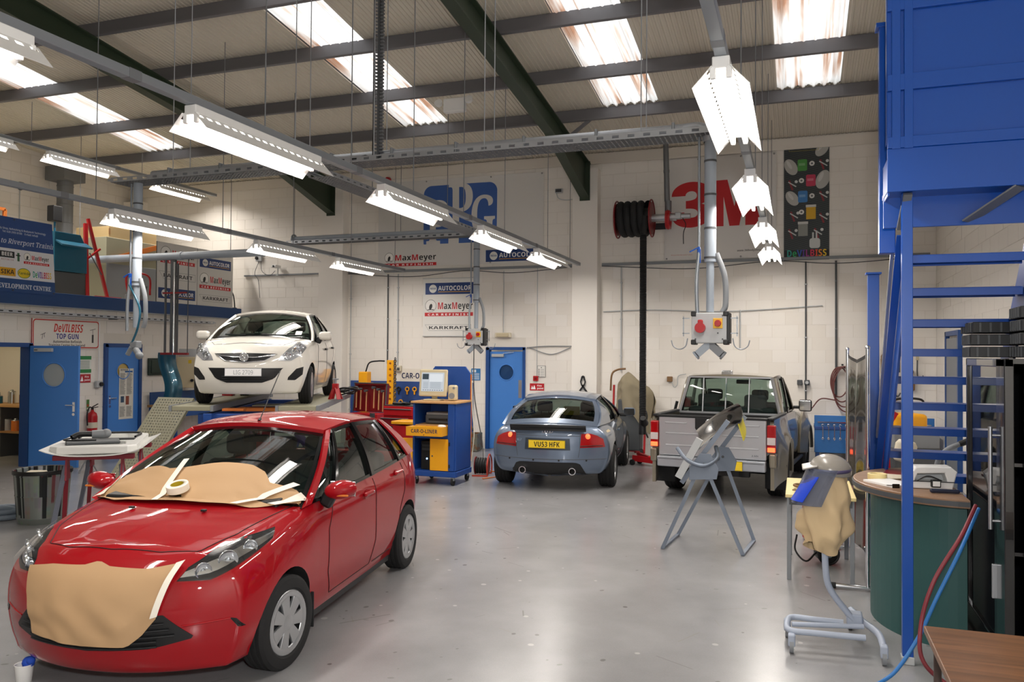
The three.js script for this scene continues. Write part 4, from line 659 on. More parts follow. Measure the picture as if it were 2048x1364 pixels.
  // tail spoiler
  part('spoiler', gridSolid((u, v) => { const x = lerp(-0.55, 0.55, u), k = 1 - (x / 0.55) ** 2; return [x, lerp(0.865, 0.95, v) + 0.012 * k, -1.95 - 0.1 * k + (v > 0.5 ? -0.015 : 0.01)]; }, 18, 3, 0.06), M.black, t);
  const F = FR.rear;
  for (const s of [1, -1]) {
    const Fo = { o: (a, bb) => V3(Math.cos(0.45) * a * 1 - s * -Math.sin(0.45) * 6, bb, -s * s * Math.cos(0.45) * 6 - Math.sin(0.45) * a * -s * 1), d: V3(-s * Math.sin(0.45), 0, Math.cos(0.45)) };
    // plain rear view outlines are enough for the lamps
    const lm = part('tail_lamp', skin.pad(F, [[s * 0.475, 0.83], [s * 0.6, 0.835], [s * 0.7, 0.8], [s * 0.775, 0.755]], [[s * 0.465, 0.635], [s * 0.6, 0.64], [s * 0.72, 0.64], [s * 0.8, 0.645]], 0.006, 0.01, 14, 8), lampRed, t);
    const h = skin.hit(F, s * 0.56, 0.79); part('lamp_glint', ball(0.042, s * 0.56, 0.79, h.z + 0.015, 14), lampRedGlow, lm);  // added glowing ball: the flash reflected in the unlit lamp
    part('reflector_band', skin.line(F, [[s * 0.47, 0.66], [s * 0.77, 0.665]], 0.006, 0.01), mat(0x5c0a0d, 0.3), lm);
    const ex = skin.hit(F, s * 0.36, 0.33); part('exhaust_pipe', toCreasedNormals(lathe([[0.04, 0], [0.052, 0], [0.052, 0.16], [0.04, 0.16], [0.04, 0]], 24).toNonIndexed(), 0.5).rotateX(PI / 2).translate(s * 0.36, 0.305, ex.z - 0.06), M.chrome, t); part('exhaust_bore', mv(cyl(0.041, 0.041, 0.05, 0, 0, 0, 20), s * 0.36, 0.305, ex.z + 0.01, PI / 2), M.well, t);
    part('side_gill', skin.pad(FR[s > 0 ? 'left' : 'right'], [[-1.55, 0.855], [-1.38, 0.865]], [[-1.55, 0.83], [-1.36, 0.835]], 0.004, 0.004, 5, 2), M.beige, t);
    const mr = part('mirror_foot', rbox(0.12, 0.06, 0.06, 0.02, s * 0.86, 0.95, 0.5), M.black, t); part('mirror_shell', rbox(0.2, 0.14, 0.11, 0.05, s * 0.965, 1.0, 0.5), coupePaint, mr); part('mirror_glass', rbox(0.17, 0.11, 0.006, 0.003, s * 0.965, 1.0, 0.442), M.blackGloss, mr);
    const dh = skin.hit(FR[s > 0 ? 'left' : 'right'], -0.25, 0.76); part('door_handle', rbox(0.03, 0.03, 0.2, 0.012, dh.x + s * 0.012, 0.77, -0.25), coupePaint, t);
    carSeat(t, s * 0.36, -0.05, 0.42, 0.5, 'front_seat', 0.58);
  }
  part('diffuser', skin.pad(F, [[-0.52, 0.3], [-0.47, 0.4], [-0.4, 0.425], [0.4, 0.425], [0.47, 0.4], [0.52, 0.3]], [[-0.56, 0.21], [0, 0.2], [0.56, 0.21]], 0.008, 0.012, 20, 6), M.black, t);
  const rec = part('plate_recess', skin.pad(F, [[-0.32, 0.765], [0.32, 0.765]], [[-0.33, 0.6], [0.33, 0.6]], 0.003, 0.004, 8, 4), mat(0x3a434e, 0.45, 0.3), t);
  const pz = skin.hit(F, 0, 0.69).z; platePart('number_plate', 0.53, 0.115, 0.015, plate('VU53 HFK', '#f2cf2a', '#141414'), t, 0, 0.685, pz - 0.02, PI);
  const gl = []; gl.push(skin.line(F, [[-0.46, 0.83], [-0.46, 0.62], [-0.44, 0.5]], 0.001, 0.003), skin.line(F, [[0.46, 0.83], [0.46, 0.62], [0.44, 0.5]], 0.001, 0.003), skin.line(F, [[-0.82, 0.475], [-0.4, 0.468], [0.4, 0.468], [0.82, 0.475]], 0.001, 0.004), skin.line(F, [[-0.465, 0.8], [0.465, 0.8]], 0.001, 0.003)); for (const s of ['left', 'right']) gl.push(skin.line(FR[s], [[0.62, 0.9], [0.72, 0.6], [0.66, 0.28], [-0.45, 0.28], [-0.55, 0.5], [-0.42, 0.92]], 0.001, 0.0035)); part('panel_gaps', gl.filter(Boolean), M.greyDark, t);
  for (const x of [-0.55, -0.17, 0.2, 0.57]) { const h = skin.hit(F, x, 0.455); part('parking_sensor', mv(cyl(0.013, 0.013, 0.01, 0, 0, 0, 12), h.x, h.y, h.z - 0.003, PI / 2), M.black, t); }
  for (const k of [-1.5, -0.5, 0.5, 1.5]) { const h = skin.hit(F, k * 0.036, 0.86); part('badge_ring', torus(0.022, 0.004, k * 0.036, 0.865, h.z - 0.006, 0, 0, 0, 2 * PI, 18), M.chrome, t); }
  { const tx = (s, w, h) => canvasTex(128, 64, (c) => { c.fillStyle = '#74849a'; c.fillRect(0, 0, 128, 64); c.fillStyle = '#20262c'; c.font = 'bold 46px sans-serif'; c.textAlign = 'center'; c.fillText(s, 64, 48); }); const h = skin.hit(F, 0.41, 0.74); platePart('model_badge', 0.08, 0.035, 0.004, mat(0xffffff, 0.4, 0, { map: tx('TT') }), t, 0.41, 0.735, h.z - 0.006, PI); }
  part('parcel_shelf', rbox(1.15, 0.05, 0.5, 0.02, 0, 0.93, -1.35), M.seat, t); part('dashboard', rbox(1.4, 0.2, 0.4, 0.05, 0, 0.86, 0.65), M.black, t);
  part('seat_sign', rbox(0.26, 0.14, 0.01, 0.004, -0.12, 1.06, -0.45), mat(0xd8b51e, 0.5), t);
}
function gridSolid(fn, nu, nv, t) { const g = gridGeo((u, v) => { const p = fn(u, v); return V3(p[0], p[1], p[2]); }, nu, nv); const n = g.attributes.normal; let s = 0; for (let i = 0; i < n.count; i++) s += n.getZ(i); if (s > 0) { const id = g.index.array; for (let i = 0; i < id.length; i += 3) { const k = id[i]; id[i] = id[i + 1]; id[i + 1] = k; } } return thick(g, t); }
// ---------- silver pickup ----------
{
  const silver = phys({ color: 0xb9bbbf, roughness: 0.36, metalness: 0.6, clearcoat: 1, clearcoatRoughness: 0.04 }), champagne = phys({ color: 0x8d8675, roughness: 0.34, metalness: 0.6, clearcoat: 1, clearcoatRoughness: 0.05 });
  const t = thing('pickup_truck', 'silver double cab pickup with tailgate towards the room', 'pickup', [-0.97, 0, 11.73], 173.5 * R);   // origin under the rear axle
  t.scale.setScalar(0.93);
  const zT = -0.98, zC = 0.28, WB = 2.75;                                  // tailgate, back of cab, wheelbase
  // load bed
  const tg = part('tailgate', rbox(1.5, 0.56, 0.06, 0.02, 0, 0.9, zT), silver, t);
  for (const y of [1.09, 0.94, 0.77]) for (const s of [-1, 1]) if (y < 1 || true) part('pressed_rib', rbox(y > 1 ? 0.32 : 0.5, 0.022, 0.018, 0.008, s * (y > 1 ? 0.5 : 0.4), y, zT - 0.03), silver, tg);
  part('handle_recess', ext(shape([[-0.17, 0], [0.17, 0], [0.2, 0.04], [0.2, 0.19], [-0.2, 0.19], [-0.2, 0.04]]), 0.02, 0.006, 0.02, 0.985, zT - 0.052), M.black, tg);
  part('tailgate_emblem', [torus(0.045, 0.01, 0.02, 1.11, zT - 0.058), box(0.1, 0.018, 0.01, 0.02, 1.11, zT - 0.06)], M.chrome, tg);
  const lt = canvasTex(256, 64, (c) => { c.fillStyle = '#b4b6ba'; c.fillRect(0, 0, 256, 64); c.fillStyle = '#50545a'; c.font = 'bold 50px sans-serif'; c.textAlign = 'center'; c.fillText('2.5Di', 128, 50); }); platePart('engine_badge', 0.2, 0.04, 0.004, mat(0xffffff, 0.4, 0.3, { map: lt }), tg, -0.6, 0.68, zT - 0.033, PI);
  part('tailgate_cap', rbox(1.54, 0.035, 0.09, 0.012, 0, 1.185, zT), M.black, t);
  part('bed_floor', [box(1.5, 0.05, 1.25, 0, 0.66, (zT + zC) / 2), box(1.5, 0.5, 0.04, 0, 0.9, zC - 0.06)], M.black, t);
  for (const s of [-1, 1]) {
    const bound = (a) => { const c = Math.cos(a), q = Math.sin(a); return Math.min(c < 0 ? -zT / -c : (zC + 0.2) / Math.max(c, 1e-4), q > 0 ? (1.17 - 0.4) / Math.max(q, 1e-4) : 0.25 / Math.max(-q, 1e-4)); };
    const fl = gridGeo((u, v) => { const a = lerp(-0.18, PI + 0.18, u), r1 = Math.max(0.5, bound(a)), r = lerp(0.43, r1, v), k = Math.pow(1 - v, 1.7); return V3(s * (0.8 + 0.11 * k - 0.015 * Math.max(0, Math.sin(a)) * v), 0.4 + r * Math.sin(a), r * Math.cos(a)); }, 60, 14); if (s > 0) { const id = fl.index.array; for (let i = 0; i < id.length; i += 3) { const k = id[i]; id[i] = id[i + 1]; id[i + 1] = k; } fl.computeVertexNormals(); }
    part('bed_side', thick(fl, 0.05), champagne, t);
    part('bed_rail', rbox(0.09, 0.035, zC - zT, 0.012, s * 0.8, 1.19, (zT + zC) / 2), M.black, t);
    const lm = part('tail_lamp', rbox(0.12, 0.38, 0.08, 0.02, s * 0.815, 0.92, zT + 0.005), lampRed, t);
    part('reverse_lens', rbox(0.11, 0.1, 0.02, 0.006, s * 0.815, 0.89, zT - 0.035), mat(0xcfc4c2, 0.25), lm); part('glow_lens', rbox(0.1, 0.06, 0.02, 0.006, s * 0.815, 0.775, zT - 0.036), lampRedGlow, lm);  // lower lens glows by its own emission
    part('mud_flap', rbox(0.3, 0.36, 0.02, 0.008, s * 0.8, 0.34, -0.46), M.rubber, t);
    part('rear_corner', rbox(0.1, 0.2, 0.14, 0.03, s * 0.83, 0.62, zT + 0.04), champagne, t);
    wheel(t, s * 0.76, 0.36, 0, 0.36, 0.25, 0.21, 'steel', s); wheel(t, s * 0.76, 0.36, WB, 0.36, 0.25, 0.21, 'steel', s);
  }
  part('rear_bumper', [rbox(0.5, 0.14, 0.12, 0.02, 0.5, 0.54, zT - 0.06), rbox(0.5, 0.14, 0.12, 0.02, -0.5, 0.54, zT - 0.06), rbox(0.56, 0.1, 0.06, 0.02, 0, 0.52, zT - 0.02), rbox(1.5, 0.05, 0.14, 0.01, 0, 0.59, zT - 0.05)], M.zinc, t);
  platePart('number_plate', 0.4, 0.13, 0.014, plate('829', '#f2cf2a', '#141414', 'bold 84px sans-serif'), t, -0.25, 0.54, zT - 0.132, PI);
  part('chassis', [bar([-0.4, 0.42, zT + 0.1], [-0.4, 0.42, 3.2], 0.08, 0.12), bar([0.4, 0.42, zT + 0.1], [0.4, 0.42, 3.2], 0.08, 0.12), rod([-0.7, 0.36, 0], [0.7, 0.36, 0], 0.06), ball(0.14, 0.1, 0.36, 0), bar([-0.5, 0.4, zT + 0.15], [0.5, 0.4, zT + 0.15], 0.1, 0.08)], M.black, t);
  // cab: lower body loft and glasshouse
  const cab = (z, w, yb, yt) => [[0, 0.4, z], [w - 0.1, 0.4, z], [w, 0.46, z], [w + 0.02, 0.7, z], [w + 0.01, 0.95, z], [w - 0.03, yb, z], [w - 0.1, yb + 0.01, z], [w - 0.16, yt, z], [0, yt, z]];
  const tail = cab(zC, 0.8, 1.15, 0.6), rings = [tail.map(([x, y, z]) => [0, y, z]), tail, cab(0.9, 0.8, 1.15, 0.6), cab(1.75, 0.8, 1.14, 0.6), cab(1.95, 0.8, 1.13, 0.6), cab(2.0, 0.79, 1.12, 1.14), cab(2.8, 0.77, 1.05, 1.08), cab(3.25, 0.72, 0.95, 0.98), cab(3.32, 0.66, 0.88, 0.9), cab(3.32, 0.66, 0.88, 0.9).map(([x, y, z]) => [0, y, z + 0.03])];
  const bodyG = loftBody(rings, new Set([5, 6, 7]), new Set([1, 4, 5, 8]), (i, j) => i < 4.5 && i > 0.9 && j > 6, 3, 3), b = cutWells(bodyG, [champagne, M.interior], [[0.82, 0.36, WB, 0.45, 0.5], [-0.82, 0.36, WB, 0.45, 0.5]]); part('cab_body', b.geometry, b.material, t);
  for (const s of [-1, 1]) { const arch = gridGeo((u, v) => { const a = lerp(0.05, PI - 0.05, u), r = lerp(0.44, 0.72, v); return V3(s * (0.895 - 0.1 * v), 0.38 + r * Math.sin(a), WB + r * 0.95 * Math.cos(a)); }, 24, 6); if (s > 0) { const id = arch.index.array; for (let i = 0; i < id.length; i += 3) { const k = id[i]; id[i] = id[i + 1]; id[i + 1] = k; } arch.computeVertexNormals(); } part('wheel_arch', thick(arch, 0.05), champagne, t);
    const mr = part('mirror_arm', rbox(0.12, 0.05, 0.05, 0.015, s * 0.85, 1.22, 1.55), M.black, t); part('mirror_shell', rbox(0.2, 0.19, 0.09, 0.035, s * 0.98, 1.25, 1.55), M.black, mr); part('mirror_glass', rbox(0.17, 0.16, 0.006, 0.003, s * 0.98, 1.25, 1.502), M.chrome, mr);
    carSeat(t, s * 0.36, 1.1, 0.72, 0.5, 'front_seat', 0.6); const rs = part('rear_headrest', rbox(0.34, 0.24, 0.12, 0.05, s * 0.36, 1.33, 0.5), M.seat, t);
    part('side_step', rod([s * 0.84, 0.36, 0.55], [s * 0.84, 0.36, 2.2], 0.035), M.black, t); }
  part('rear_bench', rbox(1.35, 0.55, 0.14, 0.05, 0, 0.98, 0.5, -0.1), M.seat, t); part('dashboard', rbox(1.45, 0.2, 0.3, 0.05, 0, 1.08, 1.95), M.black, t); part('rear_view_mirror', rbox(0.24, 0.07, 0.03, 0.02, -0.0, 1.62, 1.5), M.black, t);
  glasshouse(t, { belt: interp([[2.0, 0.72, 1.15], [zC, 0.77, 1.16]]), rail: smoothTab([[1.35, 0.63, 1.69], [0.9, 0.655, 1.725], [0.36, 0.645, 1.705]]), paint: champagne, glass: M.carGlass, crown: 0.03, bulge: 0.012, edges: [[2.0, 1.35], [1.88, 1.26], [1.1, 1.06], [1.02, 0.98], [0.42, 0.46], [zC, 0.36]], kinds: ['p', 'w', 'k', 'w', 'p'], nose: { y: 1.16, z: 2.1, header: 0.06 }, tail: { y: 1.17, z: zC - 0.03, header: 0.03, seal: 0.06 } });
  for (const x of [-0.3, 0.05, 0.4]) part('window_guard_bar', rod([x, 1.17, zC - 0.06], [x, 1.71, zC + 0.04], 0.011), M.alu, t);
  part('guard_frame', [bar([-0.76, 1.17, zC - 0.06], [0.76, 1.17, zC - 0.06], 0.03, 0.03), bar([-0.63, 1.72, zC + 0.04], [0.63, 1.72, zC + 0.04], 0.025, 0.025), bar([-0.76, 1.17, zC - 0.06], [-0.63, 1.72, zC + 0.04], 0.04, 0.03), bar([0.76, 1.17, zC - 0.06], [0.63, 1.72, zC + 0.04], 0.04, 0.03)], M.alu, t);
  part('roof_lamp', [rbox(0.17, 0.085, 0.07, 0.02, 0.05, 1.785, zC + 0.1), mv(cyl(0.032, 0.032, 0.02, 0, 0, 0, 16), 0.05, 1.785, zC + 0.07, PI / 2)], M.chrome, t);
}
// ---------- flat print ----------
const logo = {
  fit(c, s, x, y, w, h, font, fill, align = 'left', weight = '') { c.save(); c.font = `${weight} 100px ${font}`; const m = c.measureText(s).width; c.translate(x, y); c.scale(w / m, h / 74); c.fillStyle = fill; c.textBaseline = 'alphabetic'; c.fillText(s, 0, 0); c.restore(); },   // baseline at y, cap height h
  mixed(c, parts, x, y, w, h, font, weight = 'bold') { c.save(); c.font = `${weight} 100px ${font}`; const m = parts.reduce((a, [s]) => a + c.measureText(s).width, 0); c.translate(x, y); c.scale(w / m, h / 74); let o = 0; for (const [s, f] of parts) { c.fillStyle = f; c.fillText(s, o, 0); o += c.measureText(s).width; } c.restore(); },
  maxmeyer(c, x, y, w, h) { const r = h * 0.36; c.strokeStyle = '#222'; c.lineWidth = Math.max(1, h * 0.02); c.fillStyle = '#f4f2ee'; c.beginPath(); c.arc(x + r * 1.1, y + h * 0.36, r, 0, 7); c.fill(); c.stroke(); c.fillStyle = '#1a1a1a'; c.beginPath(); c.ellipse(x + r * 1.1, y + h * 0.42, r * 0.28, r * 0.5, 0.3, 0, 7); c.fill(); c.fillRect(x + r * 0.5, y + h * 0.58, r * 1.2, r * 0.12);
    logo.mixed(c, [['M', '#c8141e'], ['ax', '#1b1b1b'], ['M', '#c8141e'], ['eyer', '#1b1b1b']], x + r * 2.35, y + h * 0.58, w - r * 2.4, h * 0.42, 'sans-serif'); c.fillStyle = '#c8141e'; c.fillRect(x, y + h * 0.78, w, h * 0.22); logo.fit(c, 'C A R  R E F I N I S H', x + w * 0.06, y + h * 0.96, w * 0.88, h * 0.13, 'sans-serif', '#fff', 'left', 'bold'); },
  autocolor(c, x, y, w, h, nexa = true) { c.fillStyle = '#173a78'; c.fillRect(x, y, w, h); c.fillStyle = '#e9e9e4'; c.beginPath(); c.arc(x + h * 0.72, y + h * 0.5, h * 0.36, 0, 7); c.fill(); logo.fit(c, 'NEXA', x + h * 0.44, y + h * 0.57, h * 0.56, h * 0.16, 'sans-serif', '#173a78', 'left', 'bold'); logo.fit(c, 'AUTOCOLOR', x + h * 1.22, y + h * 0.66, w - h * 1.42, h * 0.4, 'sans-serif', '#f4f4f2', 'left', 'bold'); c.fillStyle = '#e2a11a'; c.fillRect(x + h * 1.22, y + h * 0.76, w - h * 1.42, h * 0.05); },
  karkraft(c, x, y, w, h) { c.strokeStyle = '#9a9c9a'; c.lineWidth = Math.max(1, h * 0.05); c.beginPath(); c.moveTo(x, y); c.lineTo(x + w, y); c.lineTo(x + w - h * 0.0, y + h); c.lineTo(x + h * 0.7, y + h); c.closePath(); c.stroke(); logo.fit(c, 'KARKRAFT', x + h * 0.6, y + h * 0.76, w - h * 1.1, h * 0.52, 'sans-serif', '#2a2c30', 'left', 'bold'); },
  rainbow(c, x, y, w, h) { logo.mixed(c, [['D', '#1f9a8c'], ['e', '#20a35c'], ['V', '#2a55b8'], ['I', '#5a2f9a'], ['L', '#a02a8a'], ['B', '#d42a50'], ['I', '#e04a24'], ['S', '#eb8a1e'], ['S', '#e8c21e']], x, y + h, w, h, 'sans-serif'); },
};
const printMat = (w, h, draw, rough = 0.5) => mat(0xffffff, rough, 0, { map: canvasTex(w, h, draw) });
function board(name, label, category, w, h, d, pm, pos, turn = 0, back = M.white) { const [g, ms] = facePlate(w, h, d, pm, back); const o = new THREE.Mesh(g, ms); o.name = numbered(name); o.castShadow = o.receiveShadow = true; o.position.set(pos[0], pos[1], -pos[2]); o.rotation.y = turn; o.userData = { label, category }; scene.add(o); return o; }
// softly sagging vinyl banner
function banner(name, label, w, h, pm, pos, turn = 0, sag = 0.02, cut) {
  const g = gridGeo((u, v) => V3((u - 0.5) * w + (cut ? cut(v, u) : 0), (v - 0.5) * h, sag * (0.5 + 0.5 * Math.sin(u * 17 + v * 5)) * (0.4 + 0.6 * Math.sin(PI * u)) * 0.6 + 0.004), 30, 20);
  const o = thing(name, label, 'banner', pos, turn); part('vinyl_sheet', thick(g, 0.002), pm, o);
  part('eyelet', [-1, -0.4, 0.4, 1].flatMap((k) => [1, -1].map((s) => torus(0.012, 0.004, k * (w / 2 - 0.04), s * (h / 2 - 0.03), 0.016, 0, 0, 0, 2 * PI, 10))), M.greyDark, o); return o;
}
// ---------- left side: partition, doors, mezzanine ----------
const TL = PI / 2;                                                     // things on the partition face the room
{ const s = struct('floor_mezzanine', 'mezzanine deck with blue fascia above the partition');
  part('deck', box(3.3, 0.2, 13.3, -13.65, 2.79, -8.55), M.cream, s);
  part('fascia', rbox(0.03, 0.24, 13.4, 0.005, WXL + 0.02, 2.79, -8.5), M.fasciaBlue, s);
  part('fascia_lip', box(0.05, 0.02, 13.4, WXL + 0.03, 2.665, -8.5), M.galv, s); }
{ const t = thing('cable_tray', 'low perforated cable tray running under the blue mezzanine fascia', 'cable tray', [WXL + 0.14, 2.52, 8.5]); tray(t, [0, 0, 5], [0, 0, -5.6], 0.14, 0.05); part('tray_cable', [tube([[0.02, 0.03, 5], [0.0, 0.04, 0], [0.03, 0.03, -5.5]], 0.016, 20), tube([[-0.03, 0.03, 5], [0.0, 0.035, 1], [-0.02, 0.03, -5.5]], 0.012, 20)], M.black, t); for (const z of [3, 0, -3]) part('tray_bracket', bar([-0.14, -0.01, z], [0.07, -0.01, z], 0.03, 0.02), M.galvDull, t); }
function doorLeaf(t, w, h, glassR, gy, glassMat) {                       // hinged at x = 0, leaf towards +x, faces +z
  const s = shape(openRect(0, 0.01, w, h), [circlePath(w / 2, gy, glassR)]);
  part('leaf', ext(s, 0.044, 0.003, 0, 0, -0.022, 0, 0, 0, 32), M.blueDoor, t);
  part('vision_ring', torus(glassR, 0.012, w / 2, gy, 0.024), M.blueDoor, t); part('vision_pane', mv(new THREE.CylinderGeometry(glassR, glassR, 0.008, 36), w / 2, gy, 0, PI / 2), glassMat, t);
}
function leverHandle(t, x, y, dir) { const h = part('door_handle', [rbox(0.045, 0.16, 0.008, 0.003, x, y, 0.026), rod([x, y + 0.03, 0.03], [x, y + 0.03, 0.065], 0.01), rod([x, y + 0.03, 0.065], [x + dir * 0.12, y + 0.03, 0.065], 0.01), mv(cyl(0.024, 0.024, 0.01, 0, 0, 0, 16), x, y - 0.12, 0.03, PI / 2)], M.chrome, t); return h; }
{ // frames and doors
  const s = struct('door_1', 'blue frame of the open doorway in the partition'); s.position.set(WXL, 0, 0); s.rotation.y = TL;
  const frame = (p, [a, , b, h]) => part('door_frame', [box(0.07, h, 0.2, a + 0.03, h / 2, -0.05), box(0.07, h, 0.2, b - 0.03, h / 2, -0.05), box(b - a, 0.07, 0.2, (a + b) / 2, h - 0.02, -0.05)], M.blueFrame, p);
  frame(s, DOOR1);
  const s2 = struct('door_2', 'closed blue door with oval window in the partition'); s2.position.set(WXL, 0, 0); s2.rotation.y = TL; frame(s2, DOOR2);
  const lf = new THREE.Group(); lf.name = 'door_leaf'; lf.position.set(DOOR2[0] + 0.06, 0, 0.0); s2.add(lf); doorLeaf(lf, 0.75, 2.0, 0.15, 1.55, mat(0xcbb06a, 0.4)); leverHandle(lf, 0.07, 1.02, 1);
  // open leaf
  const t = thing('open_door', 'open blue door leaf with round frosted window and door closer', 'door', [WXL + 0.06, 0, 9.86], 13 * R); doorLeaf(t, 0.86, 2.0, 0.2, 1.52, mat(0xaab2b4, 0.35)); leverHandle(t, 0.79, 1.0, -1);
  part('door_closer', [rbox(0.32, 0.06, 0.05, 0.008, 0.26, 1.93, 0.05)], M.greyLight, t); part('closer_print', box(0.06, 0.012, 0.002, 0.14, 1.93, 0.076), M.black, t);
  part('hinge', [0.25, 1.0, 1.75].map((y) => cyl(0.012, 0.012, 0.1, 0, y, 0.0, 10)), M.greyDark, t);
  const po = board('newspaper_poster', 'newspaper page pinned to the closed blue door', 'poster', 0.34, 0.95, 0.004, printMat(256, 640, (c, w, h) => { c.fillStyle = '#d9d6cc'; c.fillRect(0, 0, w, h); c.fillStyle = '#2e5f9a'; c.fillRect(100, 30, 140, 20); c.fillStyle = '#555'; for (let y = 60; y < h - 30; y += 7) { if (y > 330 && y < 480) continue; c.fillRect(14, y, 105 * rr(0.7, 1), 3); c.fillRect(134, y, 105 * rr(0.7, 1), 3); } c.fillStyle = '#8a4a38'; c.fillRect(120, 350, 60, 110); c.fillStyle = '#3a5068'; c.fillRect(30, 350, 60, 80); c.fillStyle = '#333'; c.font = 'bold 30px sans-serif'; c.fillText('REFINISH', 20, 28); }, 0.8), [WXL + 0.03, 1.12, 11.9], TL);
}
board('workshop_sign', 'white sign with red border and red headline beside the open door', 'sign', 1.36, 0.5, 0.02, printMat(1024, 380, (c, w, h) => { c.fillStyle = '#efe9df'; c.fillRect(0, 0, w, h); c.strokeStyle = '#c8281e'; c.lineWidth = 14; c.beginPath(); c.roundRect(14, 14, w - 28, h - 28, 40); c.stroke(); logo.fit(c, 'DeVILBISS', 300, 165, 450, 110, 'sans-serif', '#d6301e', 'left', 'bold italic'); logo.fit(c, 'TOP GUN', 345, 255, 350, 70, 'sans-serif', '#2a2f86', 'left', 'bold'); logo.fit(c, 'Automotive Refinish', 300, 308, 440, 34, 'sans-serif', '#3a2f2a', 'left', 'bold'); logo.fit(c, 'Training Center for Ireland', 235, 354, 560, 34, 'sans-serif', '#3a2f2a', 'left', 'bold'); c.strokeStyle = c.fillStyle = '#3a3a3a'; c.lineWidth = 6; c.beginPath(); c.moveTo(120, 210); c.lineTo(190, 180); c.moveTo(150, 200); c.lineTo(140, 260); c.moveTo(170, 190); c.lineTo(175, 240); c.stroke(); c.fillRect(900, 190, 30, 110); c.beginPath(); c.moveTo(870, 130); c.lineTo(960, 110); c.moveTo(915, 120); c.lineTo(915, 190); c.stroke(); }), [WXL + 0.02, 2.21, 10.58], TL, M.red);
board('safety_notice', 'green and white first aid notice on the partition wall', 'notice', 0.26, 0.3, 0.006, printMat(128, 160, (c, w, h) => { c.fillStyle = '#e8ebe4'; c.fillRect(0, 0, w, h); c.fillStyle = '#2f8a4c'; c.fillRect(0, 0, w, 34); c.fillRect(0, 126, w, 34); c.fillStyle = '#7a8a80'; for (let y = 44; y < 120; y += 8) c.fillRect(10, y, 100, 3); }), [WXL + 0.01, 1.68, 10.98], TL);
board('fire_action_sign', 'red fire point sign below the green notice on the partition', 'sign', 0.24, 0.15, 0.006, printMat(128, 80, (c, w, h) => { c.fillStyle = '#b8202a'; c.fillRect(0, 0, w, h); c.fillStyle = '#fff'; c.font = 'bold 26px sans-serif'; c.fillText('Fire', 60, 34); c.fillText('point', 56, 64); c.beginPath(); c.moveTo(12, 66); c.lineTo(30, 14); c.lineTo(46, 66); c.fill(); }), [WXL + 0.01, 1.43, 10.98], TL);
board('exit_strip_sign', 'small narrow green sign above the fire extinguisher', 'sign', 0.06, 0.2, 0.006, printMat(32, 96, (c, w, h) => { c.fillStyle = '#4d7a3c'; c.fillRect(0, 0, w, h); c.fillStyle = '#a8482c'; c.fillRect(6, 40, 20, 20); c.fillStyle = '#e8e8d8'; c.fillRect(6, 70, 20, 16); }), [WXL + 0.01, 0.95, 11.05], TL);
{ const t = thing('power_socket', 'grey switch box with black dial beside the closed blue door', 'switch', [WXL + 0.05, 1.32, 11.24], TL); part('switch_body', rbox(0.13, 0.12, 0.07, 0.015), M.greyLight, t); part('dial', mv(cyl(0.035, 0.04, 0.04, 0, 0, 0, 18), 0.02, 0, 0.05, PI / 2), M.black, t); part('conduit', rod([0, 0.06, 0], [0, 1.15, 0], 0.01), M.white, t); }
{ const t = thing('fire_extinguisher', 'red fire extinguisher hung by the closed blue door', 'extinguisher', [WXL + 0.12, 0.35, 11.05], TL); part('cylinder', lathe([[0, 0], [0.075, 0], [0.085, 0.02], [0.085, 0.4], [0.07, 0.46], [0.03, 0.49], [0.025, 0.52], [0, 0.52]], 24), M.red, t); part('valve', [cyl(0.02, 0.025, 0.05, 0, 0.54, 0, 12), bar([0, 0.57, 0], [0.12, 0.62, 0], 0.02, 0.012), bar([0, 0.555, 0], [0.12, 0.565, 0], 0.02, 0.012)], M.black, t); part('hose', tube([[0, 0.54, 0.02], [-0.09, 0.57, 0.03], [-0.14, 0.45, 0.03], [-0.12, 0.25, 0.02]], 0.012, 24), M.black, t); part('band', cyl(0.087, 0.087, 0.1, 0, 0.25, 0, 24), M.cream, t); }
